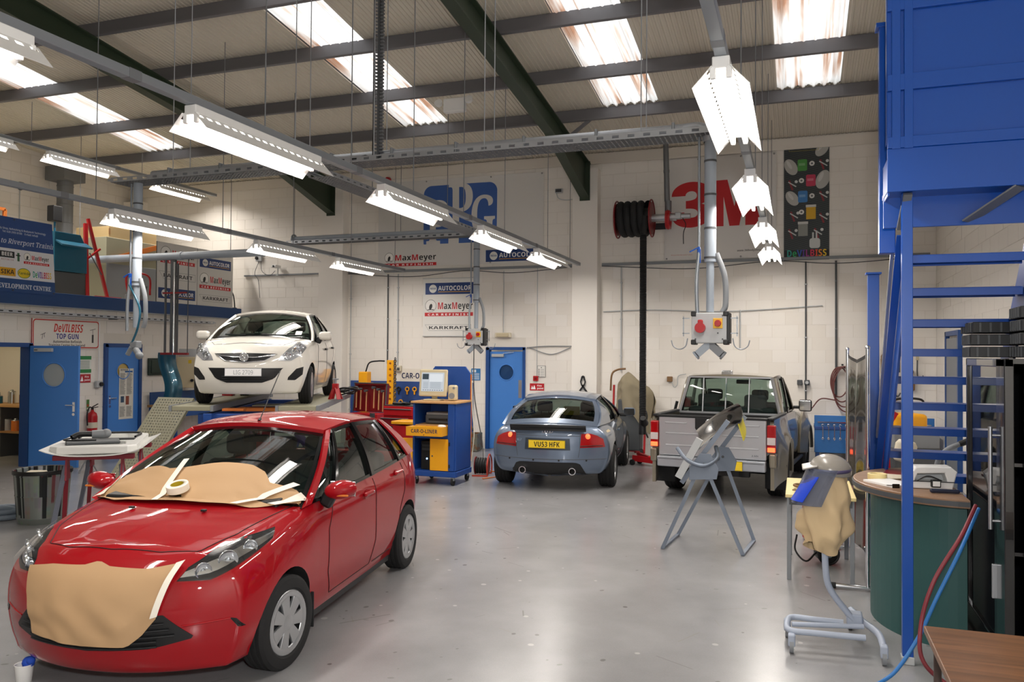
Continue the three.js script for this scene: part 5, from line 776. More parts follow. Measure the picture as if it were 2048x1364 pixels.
{ // paint store behind the open doorway
  const s = struct('wall_store', 'paint store room behind the open doorway'); part('store_walls', [box(0.05, 2.6, 5, -15.2, 1.3, -9.5), box(3.1, 2.6, 0.1, -13.7, 1.3, -11.2), box(3.1, 2.6, 0.1, -13.7, 1.3, -6.5)], M.wall, s);
  const sh = thing('storage_shelf', 'yellow topped storage bench inside the paint store', 'shelf', [-13.6, 0, 10.85]); part('worktop', rbox(2.6, 0.05, 0.5, 0.01, 0, 0.92, 0), M.woodPale, sh); part('shelf_board', box(2.6, 0.03, 0.5, 0, 0.45, 0), M.wood, sh); for (const x of [-1.25, 0, 1.25]) part('leg', box(0.05, 0.9, 0.45, x, 0.45, 0), M.greyDark, sh);
  let k = 0; for (const [y, n, lab] of [[0.945, 9, 'standing on the paint store worktop'], [0.465, 8, 'on the lower store shelf']]) for (let i = 0; i < n; i++) { const x = -14.7 + i * 0.27 + rr(-0.03, 0.03), r = rr(0.05, 0.085), h = rr(0.12, 0.24), c = [M.grey, M.greyLight, M.orange, M.teal, M.chrome, M.wood][k % 6]; const t = thing('paint_tin', `${nth[i]} paint tin from the left ${lab}`, 'tin', [x, y, 10.85 + rr(-0.1, 0.1)], 0, y > 0.6 ? 'tins on the paint store worktop' : 'tins on the lower store shelf'); part('can', cyl(r, r, h, 0, h / 2, 0, 18), c, t); part('lid', [cyl(r * 0.9, r, 0.012, 0, h + 0.006, 0, 18), cyl(r * 0.3, r * 0.5, k % 3 ? 0.02 : 0.1, 0, h + 0.03, 0, 12)], M.galv, t); k++; }
  const cb = thing('store_cabinet', 'small grey cabinet on the paint store wall', 'cabinet', [-12.9, 1.75, 11.05]); part('carcass', rbox(0.7, 0.4, 0.25, 0.01), M.grey, cb); part('shelf_items', [rbox(0.2, 0.08, 0.1, 0.02, -0.1, 0.24, 0)], M.red, cb);
  const l = thing('store_light', 'lit ceiling light inside the paint store', 'light', [-13.6, 2.5, 9.5]); part('lamp_diffuser', rbox(1.2, 0.06, 0.2, 0.02), mat(0xffffff, 0.5, 0, { emissive: 0xfff0c8, emissiveIntensity: 4 }), l); const a = new THREE.RectAreaLight(0xffe9c0, 10, 1.2, 0.2); a.position.set(0, -0.05, 0); a.rotation.x = -PI / 2; l.add(a);
}
// banners on the mezzanine edge
banner('mezzanine_banner', 'blue and white training centre banner on the mezzanine edge', 2.6, 1.2, printMat(1536, 708, (c, w, h) => {
  c.fillStyle = '#2f4f8c'; c.fillRect(0, 0, w, h); c.fillStyle = '#e6e6ea'; c.fillRect(0, h * 0.42, w, h * 0.4); c.fillStyle = '#1f4a86'; c.fillRect(0, h * 0.82, w, h * 0.18);
  c.font = 'italic 64px serif'; c.fillStyle = '#e9ecf2'; c.fillText('Welcome to Riverport Training', 640, 250); c.font = '26px sans-serif'; c.fillText('A specialist Body Shop, Refinishing & Bodywork Technology', 760, 120); c.fillText('Tel: 028 2955 8100    E-mail: info@', 960, 150);
  c.fillStyle = '#2a2c30'; c.fillRect(930, 325, 160, 60); logo.fit(c, 'BEER', 950, 370, 120, 36, 'sans-serif', '#f2f2f0', 'left', 'bold'); logo.fit(c, 'R E F I N I S H', 950, 412, 130, 16, 'sans-serif', '#8a2a2a'); c.fillStyle = '#3a6a4a'; c.fillRect(1120, 330, 24, 80); c.fillStyle = '#222'; c.fillRect(1105, 350, 50, 10);
  logo.maxmeyer(c, 1190, 320, 290, 105); c.fillStyle = '#e0a81c'; c.fillRect(930, 480, 170, 78); logo.fit(c, 'SIKA', 945, 540, 140, 44, 'sans-serif', '#222', 'left', 'bold'); c.fillStyle = '#e8cc1e'; c.beginPath(); c.ellipse(1190, 520, 68, 46, 0, 0, 7); c.fill(); c.strokeStyle = '#3a7a3a'; c.lineWidth = 5; c.stroke(); c.font = 'italic bold 34px serif'; c.fillStyle = '#2a4a2a'; c.textAlign = 'center'; c.fillText('Farécla', 1190, 532); c.textAlign = 'left'; logo.rainbow(c, 1285, 488, 215, 62);
  logo.fit(c, 'TRAINING & DEVELOPMENT CENTRE', 560, 672, 930, 44, 'serif', '#e6eaf0', 'left', 'bold');
}), [WXL + 0.06, 3.46, 9.0], TL, 0.008, (v, u) => (u > 0.5 ? -0.09 * v * (u - 0.5) * 2 : 0));
for (const [d, lab, draw] of [[13.18, 'left logo board of the pair standing on the mezzanine edge', (c, w, h) => { logo.maxmeyer(c, 40, 40, 440, 170); logo.karkraft(c, 30, 300, 460, 76); logo.autocolor(c, 20, 470, 470, 110); }], [14.32, 'right logo board of the pair standing on the mezzanine edge', (c, w, h) => { logo.autocolor(c, 30, 90, 450, 108); logo.maxmeyer(c, 30, 260, 450, 170); logo.karkraft(c, 30, 500, 450, 70); }]]) { const o = thing('logo_board', lab, 'sign board', [WXL + 0.03, 2.91, d], TL); const b = platePart('printed_panel', 1.13, 1.2, 0.02, printMat(512, 620, (c, w, h) => { c.fillStyle = '#dcdad6'; c.fillRect(0, 0, w, h); draw(c, w, h); }), o, 0, 0.6, 0); part('rear_prop', bar([0, 1.0, -0.02], [0, 0, -0.3], 0.04, 0.03), M.wood, o); }
{ const t = thing('parts_skip', 'blue steel parts bin behind the training banner', 'bin', [-12.75, 2.9, 11.05], TL); part('upper_bin', ext(shape([[-0.35, 0], [0.35, 0], [0.35, 0.45], [0.2, 0.7], [-0.35, 0.7]]), 0.6, 0.01, 0, 0.45, -0.3), M.teal, t); part('lower_panel', rbox(0.68, 0.44, 0.58, 0.01, 0, 0.22, 0), M.greyDark, t); part('front_ledge', rbox(0.66, 0.03, 0.2, 0.005, 0, 0.95, 0.38, 0.5), M.teal, t); }
{ const t = thing('engine_hoist', 'red A-frame hoist standing on the mezzanine', 'hoist', [-12.45, 2.9, 11.7], TL); part('mast', [bar([-0.28, 0, 0], [-0.25, 1.4, -0.1], 0.06, 0.06), bar([0.18, 0.05, 0], [-0.2, 1.5, -0.1], 0.05, 0.05), bar([-0.28, 0.02, 0.2], [0.3, 0.02, 0.2], 0.05, 0.05), bar([-0.27, 0.75, 0], [0.0, 0.95, 0], 0.03, 0.03)], M.red, t); part('hoist_cable', rod([-0.24, 0.85, 0], [-0.05, 0.45, 0.1], 0.01), M.greyDark, t); }
{ const t = thing('red_seat_frame', 'red tubular frame with grey panels on the mezzanine', 'frame', [-12.35, 2.9, 12.45], TL); part('frame_tubes', [tube([[-0.25, 0.05, 0.1], [-0.28, 0.5, 0.1], [0.25, 0.52, 0.1], [0.3, 0.15, 0.1]], 0.02, 24), bar([-0.2, 0.02, 0.1], [0.35, 0.02, 0.1], 0.03, 0.03)], M.red, t); part('grey_panel', [rbox(0.4, 0.22, 0.05, 0.02, 0.02, 0.22, 0.08, 0.2), rbox(0.36, 0.12, 0.2, 0.02, 0.02, 0.08, 0)], M.grey, t); }
{ const t = thing('storage_crate', 'tall tan timber crate with orange rail on the mezzanine', 'crate', [-13.2, 2.9, 12.8], TL); part('crate_box', rbox(1.35, 1.25, 0.9, 0.01, 0, 0.64, 0), M.khaki, t); part('top_box', rbox(1.25, 0.25, 0.85, 0.01, 0.03, 1.36, 0), M.tan, t); part('side_panel', rbox(1.35, 0.7, 0.02, 0.004, 0, 0.4, 0.46), M.grey, t); part('orange_rail', bar([-0.65, 0.8, 0.48], [0.66, 1.22, 0.48], 0.02, 0.1), M.orange, t); part('label_print', box(0.04, 0.12, 0.004, -0.58, 1.38, 0.428), M.wood, t); }
{ const t = thing('spray_pot', 'black machine on the mezzanine beside the logo boards', 'machine', [-12.5, 2.9, 14.95], TL); part('pot', [rbox(0.16, 0.3, 0.2, 0.05, 0, 0.2, 0), ball(0.08, 0.05, 0.36, 0.03), rbox(0.24, 0.06, 0.24, 0.02, 0, 0.05, 0)], M.black, t); }
{ const t = thing('air_duct', 'galvanised vertical duct on the gable wall', 'duct', [-14.95, 3.98, 13.1], TL); part('duct_pipe', [cyl(0.16, 0.16, 1.9, 0, 0.95, 0, 24), ...[0.3, 0.7, 1.1, 1.5].map((y) => torus(0.162, 0.008, 0, y, 0, PI / 2))], M.galvDull, t); part('duct_head', rbox(0.55, 0.3, 0.55, 0.01, 0, 1.75, 0), M.galvDull, t); }
{ const t = thing('speaker', 'small black speaker on a blue pole on the mezzanine', 'speaker', [-13.2, 2.9, 11.35], TL); part('pole', rod([0, 0, 0], [0, 1.5, 0], 0.02), M.teal, t); part('cabinet', rbox(0.2, 0.3, 0.18, 0.02, 0, 1.6, 0), M.black, t); }
{ const t = thing('alarm_bell', 'small dark alarm bell high on the gable wall', 'alarm', [-15.29, 5.35, 12.3], TL); part('bell', [mv(cyl(0.07, 0.09, 0.08, 0, 0, 0, 18), 0, 0, 0.05, PI / 2)], M.greyDark, t); part('conduit', rod([0, -0.05, 0], [0, -1.4, 0], 0.01), M.greyLight, t); }
{ const t = thing('yellow_frame', 'rusty yellow rail frame at the left edge above the banner', 'frame', [-12.9, 2.9, 9.9], TL); part('rail', [bar([-0.9, 1.45, 0], [0.2, 1.45, 0], 0.05, 0.05), bar([0.2, 0, 0], [0.2, 1.45, 0], 0.05, 0.05), bar([-0.9, 0, 0], [-0.9, 1.45, 0], 0.05, 0.05)], M.orange, t); }
{ // post lift rails hanging from the pipe
  const t = thing('lift_mast', 'slim vertical lift rails left of the white car', 'lift', [-10.98, 1.86, 12.0]); parts('rail', [bar([-0.18, 0, 0], [-0.18, 1.775, 0], 0.03, 0.03), bar([0.0, 0, 0], [0.0, 1.775, 0], 0.1, 0.05), bar([0.1, 0, 0], [0.1, 1.7, 0], 0.025, 0.025), bar([0.34, 0, 0], [0.34, 1.78, 0], 0.012, 0.012)], M.greyDark, t); part('chrome_ram', rod([0.07, 0.0, 0.06], [0.07, 1.72, 0.06], 0.018), M.chrome, t); part('cross_plate', [bar([-0.22, 0.02, 0.05], [0.4, 0.02, 0.05], 0.05, 0.04), bar([-0.2, 1.15, 0.04], [0.34, 1.15, 0.04], 0.03, 0.03)], M.redDark, t);
}
{ const t = thing('control_cabinet', 'beige electrical control cabinet on the wall left of the white car', 'cabinet', [-11.75, 1.2, 13.3], 0.5); part('enclosure', rbox(0.42, 0.62, 0.25, 0.012, 0, 0.3, 0), M.beige, t); part('glass_cover', rbox(0.36, 0.16, 0.1, 0.01, 0, 0.7, 0.02), M.greyLight, t); part('dial', [mv(cyl(0.03, 0.03, 0.05, 0, 0, 0, 14), 0.1, 0.14, 0.14, PI / 2)], M.black, t); part('warning_label', box(0.06, 0.07, 0.004, 0.05, 0.52, 0.128), mat(0xe2c01e, 0.5), t); }
{ const t = thing('car_wing_panel', 'dark teal car wing leaning beside the control cabinet', 'body panel', [-11.35, 0.9, 12.35], 0.9); part('wing_sheet', thick(gridGeo((u, v) => V3(lerp(-0.16, 0.16, u) + 0.06 * Math.sin(v * 5), v * 1.0, 0.08 * Math.sin(u * PI) + 0.05 * Math.sin(v * 6)), 10, 18), 0.006), phys({ color: 0x1d5468, roughness: 0.3, metalness: 0.4, clearcoat: 1 }), t); }
{ const t = thing('workbench', 'blue workbench against the partition right of the closed door', 'workbench', [-11.55, 0, 13.2], TL); part('bench_top', rbox(1.7, 0.05, 0.7, 0.006, 0, 0.86, 0), M.wood, t); part('apron', box(1.66, 0.16, 0.03, 0, 0.75, 0.32), M.blueFrame, t); for (const x of [-0.8, 0.8]) for (const z of [-0.3, 0.3]) part('leg', box(0.05, 0.84, 0.05, x, 0.42, z), M.blueFrame, t); part('upstand', box(1.6, 0.25, 0.02, 0, 1.0, -0.33), M.fasciaBlue, t); }
single('paper_roll', 'short roll of white paper on the blue workbench', 'paper roll', [cyl(0.05, 0.05, 0.35, 0, 0, 0, 16, 0, 0, PI / 2), cyl(0.02, 0.02, 0.38, 0, 0, 0, 12, 0, 0, PI / 2)], M.white, [-11.4, 0.94, 13.5], 0.6);
single('notice_panel', 'small dark green panel on the partition above the workbench', 'panel', [rbox(0.5, 0.34, 0.05, 0.01), rbox(0.4, 0.26, 0.02, 0.01, 0, 0, 0.03)], mat(0x24362f, 0.5), [WXL + 0.04, 1.62, 12.68], TL);
// galvanised bin
{ const t = thing('dustbin', 'galvanised dustbin streaked with black paint', 'bin', [-8.0, 0, 6.78]);
  const skinT = canvasTex(512, 256, (c, w, h) => { c.fillStyle = '#8b918c'; c.fillRect(0, 0, w, h); for (let i = 0; i < 500; i++) { c.fillStyle = `rgba(${rr(90, 170)},${rr(100, 175)},${rr(100, 165)},0.25)`; c.fillRect(rnd() * w, rnd() * h, rr(4, 20), rr(4, 20)); } for (let i = 0; i < 46; i++) { const x = rnd() * w, l = rr(40, 210); c.fillStyle = rnd() < 0.7 ? 'rgba(20,22,24,0.85)' : 'rgba(120,30,36,0.6)'; c.fillRect(x, 0, rr(3, 14), l); } });
  part('can_wall', lathe([[0.23, 0.01], [0.235, 0.0], [0.25, 0.06], [0.255, 0.07], [0.25, 0.08], [0.268, 0.3], [0.274, 0.31], [0.268, 0.32], [0.283, 0.52], [0.29, 0.53], [0.285, 0.54], [0.288, 0.57], [0.296, 0.578], [0.288, 0.585], [0.28, 0.575], [0.225, 0.03], [0, 0.03]], 40), mat(0xffffff, 0.45, 0.5, { map: skinT }), t); part('black_liner', lathe([[0.285, 0.585], [0.297, 0.59], [0.302, 0.57], [0.3, 0.545]], 40), M.black, t); part('rubbish', [rbox(0.2, 0.05, 0.12, 0.02, 0.02, 0.55, 0.1, 0.1, 0.4)], M.cream, t); }
single('coiled_hose', 'grey vacuum hose coiled on the floor beside the dustbin', 'hose', [torus(0.2, 0.035, 0, 0.036, 0, PI / 2), torus(0.17, 0.035, 0.03, 0.1, 0.02, PI / 2), tube([[0.2, 0.1, 0], [0.1, 0.16, 0.2], [-0.3, 0.06, 0.3], [-0.6, 0.04, 0.2]], 0.035, 24)], mat(0x6f7a86, 0.6), [-8.55, 0, 6.75]);
// trestle with a car door panel on it
function trestle(label, X, D, turn, L) { const t = thing('trestle', label, 'trestle', [X, 0, D], turn); const red = mat(0x8f2230, 0.5), gr = mat(0x6a6f7c, 0.5); part('top_rail', rbox(L, 0.05, 0.09, 0.008, 0, 0.83, 0), red, t); for (const x of [-1, 1]) { part('gusset', ext(shape([[-0.05, 0], [0.05, 0], [0.09, -0.2], [-0.09, -0.2]]), 0.02, 0, x * (L / 2 - 0.12), 0.81, 0, 0, PI / 2), red, t); for (const z of [-1, 1]) part('leg', bar([x * (L / 2 - 0.12), 0.75, z * 0.03], [x * (L / 2 - 0.04), 0, z * 0.3], 0.04, 0.025), z > 0 ? gr : red, t); } return t; }
trestle('red and grey steel trestle carrying the near end of the white panel', -6.78, 6.34, 0.64, 0.75); trestle('grey steel trestle under the far end of the white panel', -7.38, 7.2, 0.64, 0.75);
{ const wp = mat(0xdcdcd8, 0.35), t = thing('car_door_panel', 'stripped white car tailgate panel lying on the trestles', 'body panel', [-7.08, 0.895, 6.77], 0.64);
  const rect = (x0, y0, x1, y1, k) => [[x0 + k, y0], [x1 - k, y0], [x1, y0 + k], [x1 - 0.05, y1 - k], [x1 - 0.15, y1], [x0 + 0.15, y1], [x0 + 0.05, y1 - k], [x0, y0 + k]];
  part('panel_frame', ext(shape(rect(-0.4, -0.72, 0.4, 0.68, 0.08), [rect(-0.29, -0.05, 0.29, 0.54, 0.06).reverse(), rect(-0.27, -0.58, 0.27, -0.16, 0.05).reverse()]), 0.05, 0.015).rotateX(-PI / 2), wp, t);
  part('outer_skin', thick(gridGeo((u, v) => V3(lerp(-0.46, 0.46, u), -0.025 + 0.07 * Math.pow(Math.abs(u - 0.5) * 2, 3), lerp(0.78, -0.78, v)), 14, 10), 0.008), wp, t);
  part('window_edge', [tube([[-0.28, 0.075, -0.08], [-0.25, 0.08, -0.52], [0.25, 0.08, -0.52], [0.28, 0.075, -0.08]], 0.012, 30), bar([-0.3, 0.07, 0.1], [0.3, 0.07, 0.1], 0.1, 0.02)], M.black, t); part('inner_trim', rbox(0.5, 0.03, 0.3, 0.02, -0.05, 0.078, 0.42, 0, 0.2), M.greyDark, t); }
{ const t = thing('angle_grinder', 'small grey power tool lying on the white panel', 'power tool', [-7.0, 0.985, 6.6], 0.8); part('motor', [cyl(0.042, 0.048, 0.13, 0, 0.045, 0, 18, 0, 0, PI / 2), ball(0.05, 0.07, 0.05, 0)], M.grey, t); part('grip', tube([[-0.06, 0.05, 0], [-0.18, 0.05, 0.02], [-0.25, 0.02, 0.06]], 0.03, 16), M.black, t); part('cable', tube([[-0.25, 0.02, 0.06], [-0.32, 0.01, 0.16], [-0.2, 0.01, 0.26], [-0.02, 0.01, 0.28]], 0.008, 20, 6), M.black, t); }
{ const t = thing('axle_stand', 'small grey axle stand on the floor under the open door', 'stand', [-10.55, 0, 9.75]); for (const a of [0, 1, 2, 3]) part('leg', bar([0, 0.26, 0], [0.13 * Math.cos(a * PI / 2 + 0.6), 0, 0.13 * Math.sin(a * PI / 2 + 0.6)], 0.05, 0.015), M.grey, t); part('post', cyl(0.03, 0.035, 0.12, 0, 0.3, 0, 14), M.greyDark, t); }
single('paper_cup', 'white cup with blue rag at the lower left picture edge', 'cup', [lathe([[0, 0], [0.04, 0], [0.05, 0.1], [0.053, 0.102], [0.05, 0.104], [0.045, 0.1], [0.036, 0.006], [0, 0.006]], 24)], M.white, [-4.2, 0, 3.46]);
single('blue_rag', 'small scrap of blue cloth tucked in the white cup', 'cloth', [mv(new THREE.IcosahedronGeometry(0.035, 1), 0.0, 0.09, 0, 0.3), mv(new THREE.IcosahedronGeometry(0.025, 1), 0.03, 0.11, 0.01, 1)], mat(0x1f4fc0, 0.7), [-4.18, 0.02, 3.47]);
// straightening bench under the white car
{ const t = thing('straightening_bench', 'blue frame straightening bench carrying the white car', 'car bench', [-8.02, 0, 10.99], 24.4 * R);
  for (const s of [-1, 1]) { part('runway', rbox(0.52, 0.07, 3.9, 0.01, s * 0.72, 1.13, -0.1), M.khaki, t); part('runway_edge', [bar([s * 1.0, 1.13, 1.85], [s * 1.0, 1.13, -2.05], 0.04, 0.08), bar([s * 0.44, 1.13, 1.85], [s * 0.44, 1.13, -2.05], 0.04, 0.08)], M.grey, t); part('side_beam', rbox(0.12, 0.16, 3.9, 0.01, s * 0.5, 0.98, -0.1), M.cartBlue, t); }
  part('cross_beam', [1.7, 0.6, -0.6, -1.8].map((z) => rbox(1.3, 0.14, 0.14, 0.01, 0, 0.98, z)), M.cartBlue, t);
  part('front_plate', rbox(0.62, 0.02, 0.3, 0.005, 0.25, 1.125, 1.0), M.khaki, t); part('scissor_leg', [-1, 1].flatMap((s) => [bar([s * 0.4, 0.1, 1.2], [s * 0.4, 0.92, -1.2], 0.08, 0.12), bar([s * 0.48, 0.1, -1.2], [s * 0.48, 0.92, 1.2], 0.06, 0.12)]), M.cartBlue, t); part('floor_frame', [box(1.2, 0.1, 0.14, 0, 0.05, 1.25), box(1.2, 0.1, 0.14, 0, 0.05, -1.25), box(0.14, 0.1, 2.6, 0.5, 0.05, 0), box(0.14, 0.1, 2.6, -0.5, 0.05, 0)], M.cartBlue, t);
  part('clamp_rail', [rbox(0.7, 0.05, 0.3, 0.01, 0.1, 1.08, 1.2), rbox(0.3, 0.04, 0.16, 0.01, -0.2, 1.1, 1.6)], M.orange, t); }
function perfPlate(name, label, w, h, pos, turn, tilt) { const t = thing(name, label, 'ramp', pos, turn); const holes = []; const nx = Math.round(w / 0.05), ny = Math.round(h / 0.05); for (let i = 1; i < nx; i++) for (let j = 1; j < ny; j++) holes.push(circlePath(-w / 2 + (i * w) / nx, (j * h) / ny, 0.013)); const s = shape(openRect(-w / 2, 0, w / 2, h).reverse(), holes); const o = part('perforated_plate', ext(s, 0.008, 0, 0, 0, 0, 0, 0, 0, 2), M.khaki, t); o.rotation.x = tilt; const e = part('plate_rim', [bar([-w / 2, 0, -0.01], [-w / 2, h, -0.01], 0.02, 0.04), bar([w / 2, 0, -0.01], [w / 2, h, -0.01], 0.02, 0.04), bar([0, 0, -0.01], [0, h, -0.01], 0.05, 0.02)], M.khaki, t); e.rotation.x = tilt; return t; }
perfPlate('loading_ramp', 'perforated steel ramp plate leaning left of the bench', 0.66, 1.55, [-9.02, 0.02, 8.95], 0.0, -0.7);
function axleStand(label, X, Y, D) { const t = thing('axle_stand', label, 'stand', [X, Y, D], 0.3); for (let a = 0; a < 4; a++) part('leg', bar([0.03 * Math.cos(a * PI / 2 + 0.8), 0.2, 0.03 * Math.sin(a * PI / 2 + 0.8)], [0.11 * Math.cos(a * PI / 2 + 0.8), 0.01, 0.11 * Math.sin(a * PI / 2 + 0.8)], 0.07, 0.012), M.red, t); part('collar', rbox(0.09, 0.08, 0.09, 0.01, 0, 0.22, 0), M.red, t); part('saddle', [cyl(0.018, 0.018, 0.1, 0, 0.29, 0, 12), rbox(0.09, 0.02, 0.05, 0.005, 0, 0.33, 0)], M.galv, t); }
single('cable_tangle', 'tangled black cables on the bench behind the white car', 'cables', [0, 1, 2, 3].map((k) => tube(Array.from({ length: 9 }, (_, i) => [Math.cos(i * 0.8 + k) * (0.12 + 0.03 * k), 0.03 + 0.03 * k + 0.02 * Math.sin(i * 2 + k), Math.sin(i * 0.8 + k) * 0.16]), 0.013, 40, 6)), M.black, [-7.55, 1.17, 12.5]);
axleStand('red axle stand on the runway between the white car wheels', -6.98, 1.165, 11.2);
single('tow_jack', 'red jack body on the bench at the white car front left', 'jack', [rbox(0.18, 0.3, 0.25, 0.03, 0, 0.16, 0), rbox(0.1, 0.25, 0.12, 0.02, -0.02, 0.4, 0)], M.red, [-9.3, 0.95, 11.5], 0.5);
// ---------- back wall ----------
const BWD = DW - 0.012;
single('trolley_hoop', 'black hoop handle standing on the mezzanine corner by the back wall', 'trolley', [tube([[-0.09, 0, 0], [-0.1, 0.3, 0], [-0.06, 0.4, 0], [0.04, 0.4, 0], [0.1, 0.28, 0], [0.13, 0, 0]], 0.014, 30), rbox(0.3, 0.03, 0.12, 0.01, 0.02, 0.015, 0)], M.black, [-12.15, 2.9, 15.0], 0.5);
banner('vinyl_banner', 'large white wall banner with blue rounded letter emblem', 3.7, 1.8, printMat(1850, 900, (c, w, h) => {
  c.fillStyle = '#dcdad6'; c.fillRect(0, 0, w, h); const X = (m) => (m + 8.47) / 3.7 * w, Y = (m) => (5.55 - m) / 1.8 * h, bl = '#3f66ae', h_ = h;
  c.fillStyle = bl; c.beginPath(); c.roundRect(X(-7.4), Y(5.42), X(-5.76) - X(-7.4), Y(4.2) - Y(5.42), [90, 90, 90, 10]); c.fill();
  for (const [g, x, y, k, h] of [['P', -7.36, 4.2, 0.56, 0.9], ['P', -6.86, 4.48, 0.6, 0.94], ['G', -6.36, 4.34, 0.58, 0.8]]) { c.save(); c.translate(X(x), Y(y)); c.font = 'bold 100px serif'; c.scale((k / 3.7 * w) / c.measureText(g).width, (h / 1.8 * h_) / 70); c.fillStyle = '#dcdad6'; c.fillText(g, 0, 0); c.restore(); } c.fillStyle = '#dcdad6'; c.fillRect(X(-6.83), Y(4.5), X(-6.6) - X(-6.83), Y(4.19) - Y(4.5));
  logo.maxmeyer(c, X(-8.32), Y(4.05), X(-7.1) - X(-8.32), Y(3.76) - Y(4.05)); logo.autocolor(c, X(-6.0), Y(4.03), X(-4.82) - X(-6.0), Y(3.79) - Y(4.03));
}), [-6.62, 4.65, BWD], 0, 0.03);
{ const t = thing('logo_board', 'white board with three company logos left of the back door', 'sign board', [-6.8, 2.88, BWD - 0.01]); platePart('printed_panel', 1.18, 1.2, 0.02, printMat(640, 650, (c, w, h) => { c.fillStyle = '#e9e7e2'; c.fillRect(0, 0, w, h); logo.autocolor(c, 26, 50, 590, 130); logo.maxmeyer(c, 20, 240, 590, 185); logo.karkraft(c, 26, 520, 560, 66); }), t, 0, 0, 0); part('edge_strip', [box(1.2, 0.012, 0.026, 0, 0.6, 0), box(1.2, 0.012, 0.026, 0, -0.6, 0)], M.alu, t); }
banner('vinyl_banner', 'white wall banner with giant red numeral and letter', 2.0, 1.9, printMat(1280, 1216, (c, w, h) => {
  c.fillStyle = '#d9d6d2'; c.fillRect(0, 0, w, h); c.fillStyle = '#c0181f'; const X = (m) => (m + 2.33) / 2.0 * w, Y = (m) => (5.58 - m) / 1.9 * h;
  const y0 = Y(5.13), y1 = Y(4.28), H = y1 - y0, x0 = X(-2.2), a = X(-1.47) - x0;
  c.lineJoin = 'miter'; c.save(); c.translate(x0, y0); // numeral drawn as thick strokes
  c.beginPath(); c.moveTo(0, H * 0.3); c.bezierCurveTo(0, -H * 0.09, a * 0.98, -H * 0.1, a * 0.98, H * 0.25); c.bezierCurveTo(a * 0.98, H * 0.4, a * 0.85, H * 0.46, a * 0.75, H * 0.49); c.bezierCurveTo(a * 1.1, H * 0.54, a * 1.1, H * 0.98, a * 0.5, H * 1.0); c.bezierCurveTo(a * 0.15, H * 1.0, 0, H * 0.88, -a * 0.03, H * 0.66); c.lineTo(a * 0.32, H * 0.66); c.bezierCurveTo(a * 0.34, H * 0.82, a * 0.66, H * 0.82, a * 0.66, H * 0.69); c.bezierCurveTo(a * 0.66, H * 0.6, a * 0.55, H * 0.58, a * 0.36, H * 0.58); c.lineTo(a * 0.36, H * 0.41); c.bezierCurveTo(a * 0.55, H * 0.41, a * 0.64, H * 0.38, a * 0.64, H * 0.3); c.bezierCurveTo(a * 0.64, H * 0.17, a * 0.36, H * 0.17, a * 0.35, H * 0.3); c.closePath(); c.fill(); c.restore();
  const m0 = X(-1.5), m1 = X(-0.62), W = m1 - m0; c.beginPath(); for (const [u, v] of [[0, 0], [0.36, 0], [0.5, 0.58], [0.64, 0], [1, 0], [1, 1], [0.72, 1], [0.72, 0.36], [0.6, 1], [0.4, 1], [0.28, 0.36], [0.28, 1], [0, 1]]) c.lineTo(m0 + u * W, y0 + v * H); c.closePath(); c.fill();
  c.fillStyle = '#5a5856'; c.font = 'bold 30px sans-serif'; c.fillText('www.3Mbodyshop.co.uk', w * 0.66, h * 0.935); c.fillStyle = '#b04038'; c.font = '15px sans-serif'; c.fillText('3M Automotive Aftermarket Products', w * 0.06, h * 0.955);
}), [-1.38, 4.65, BWD], 0, 0.035);
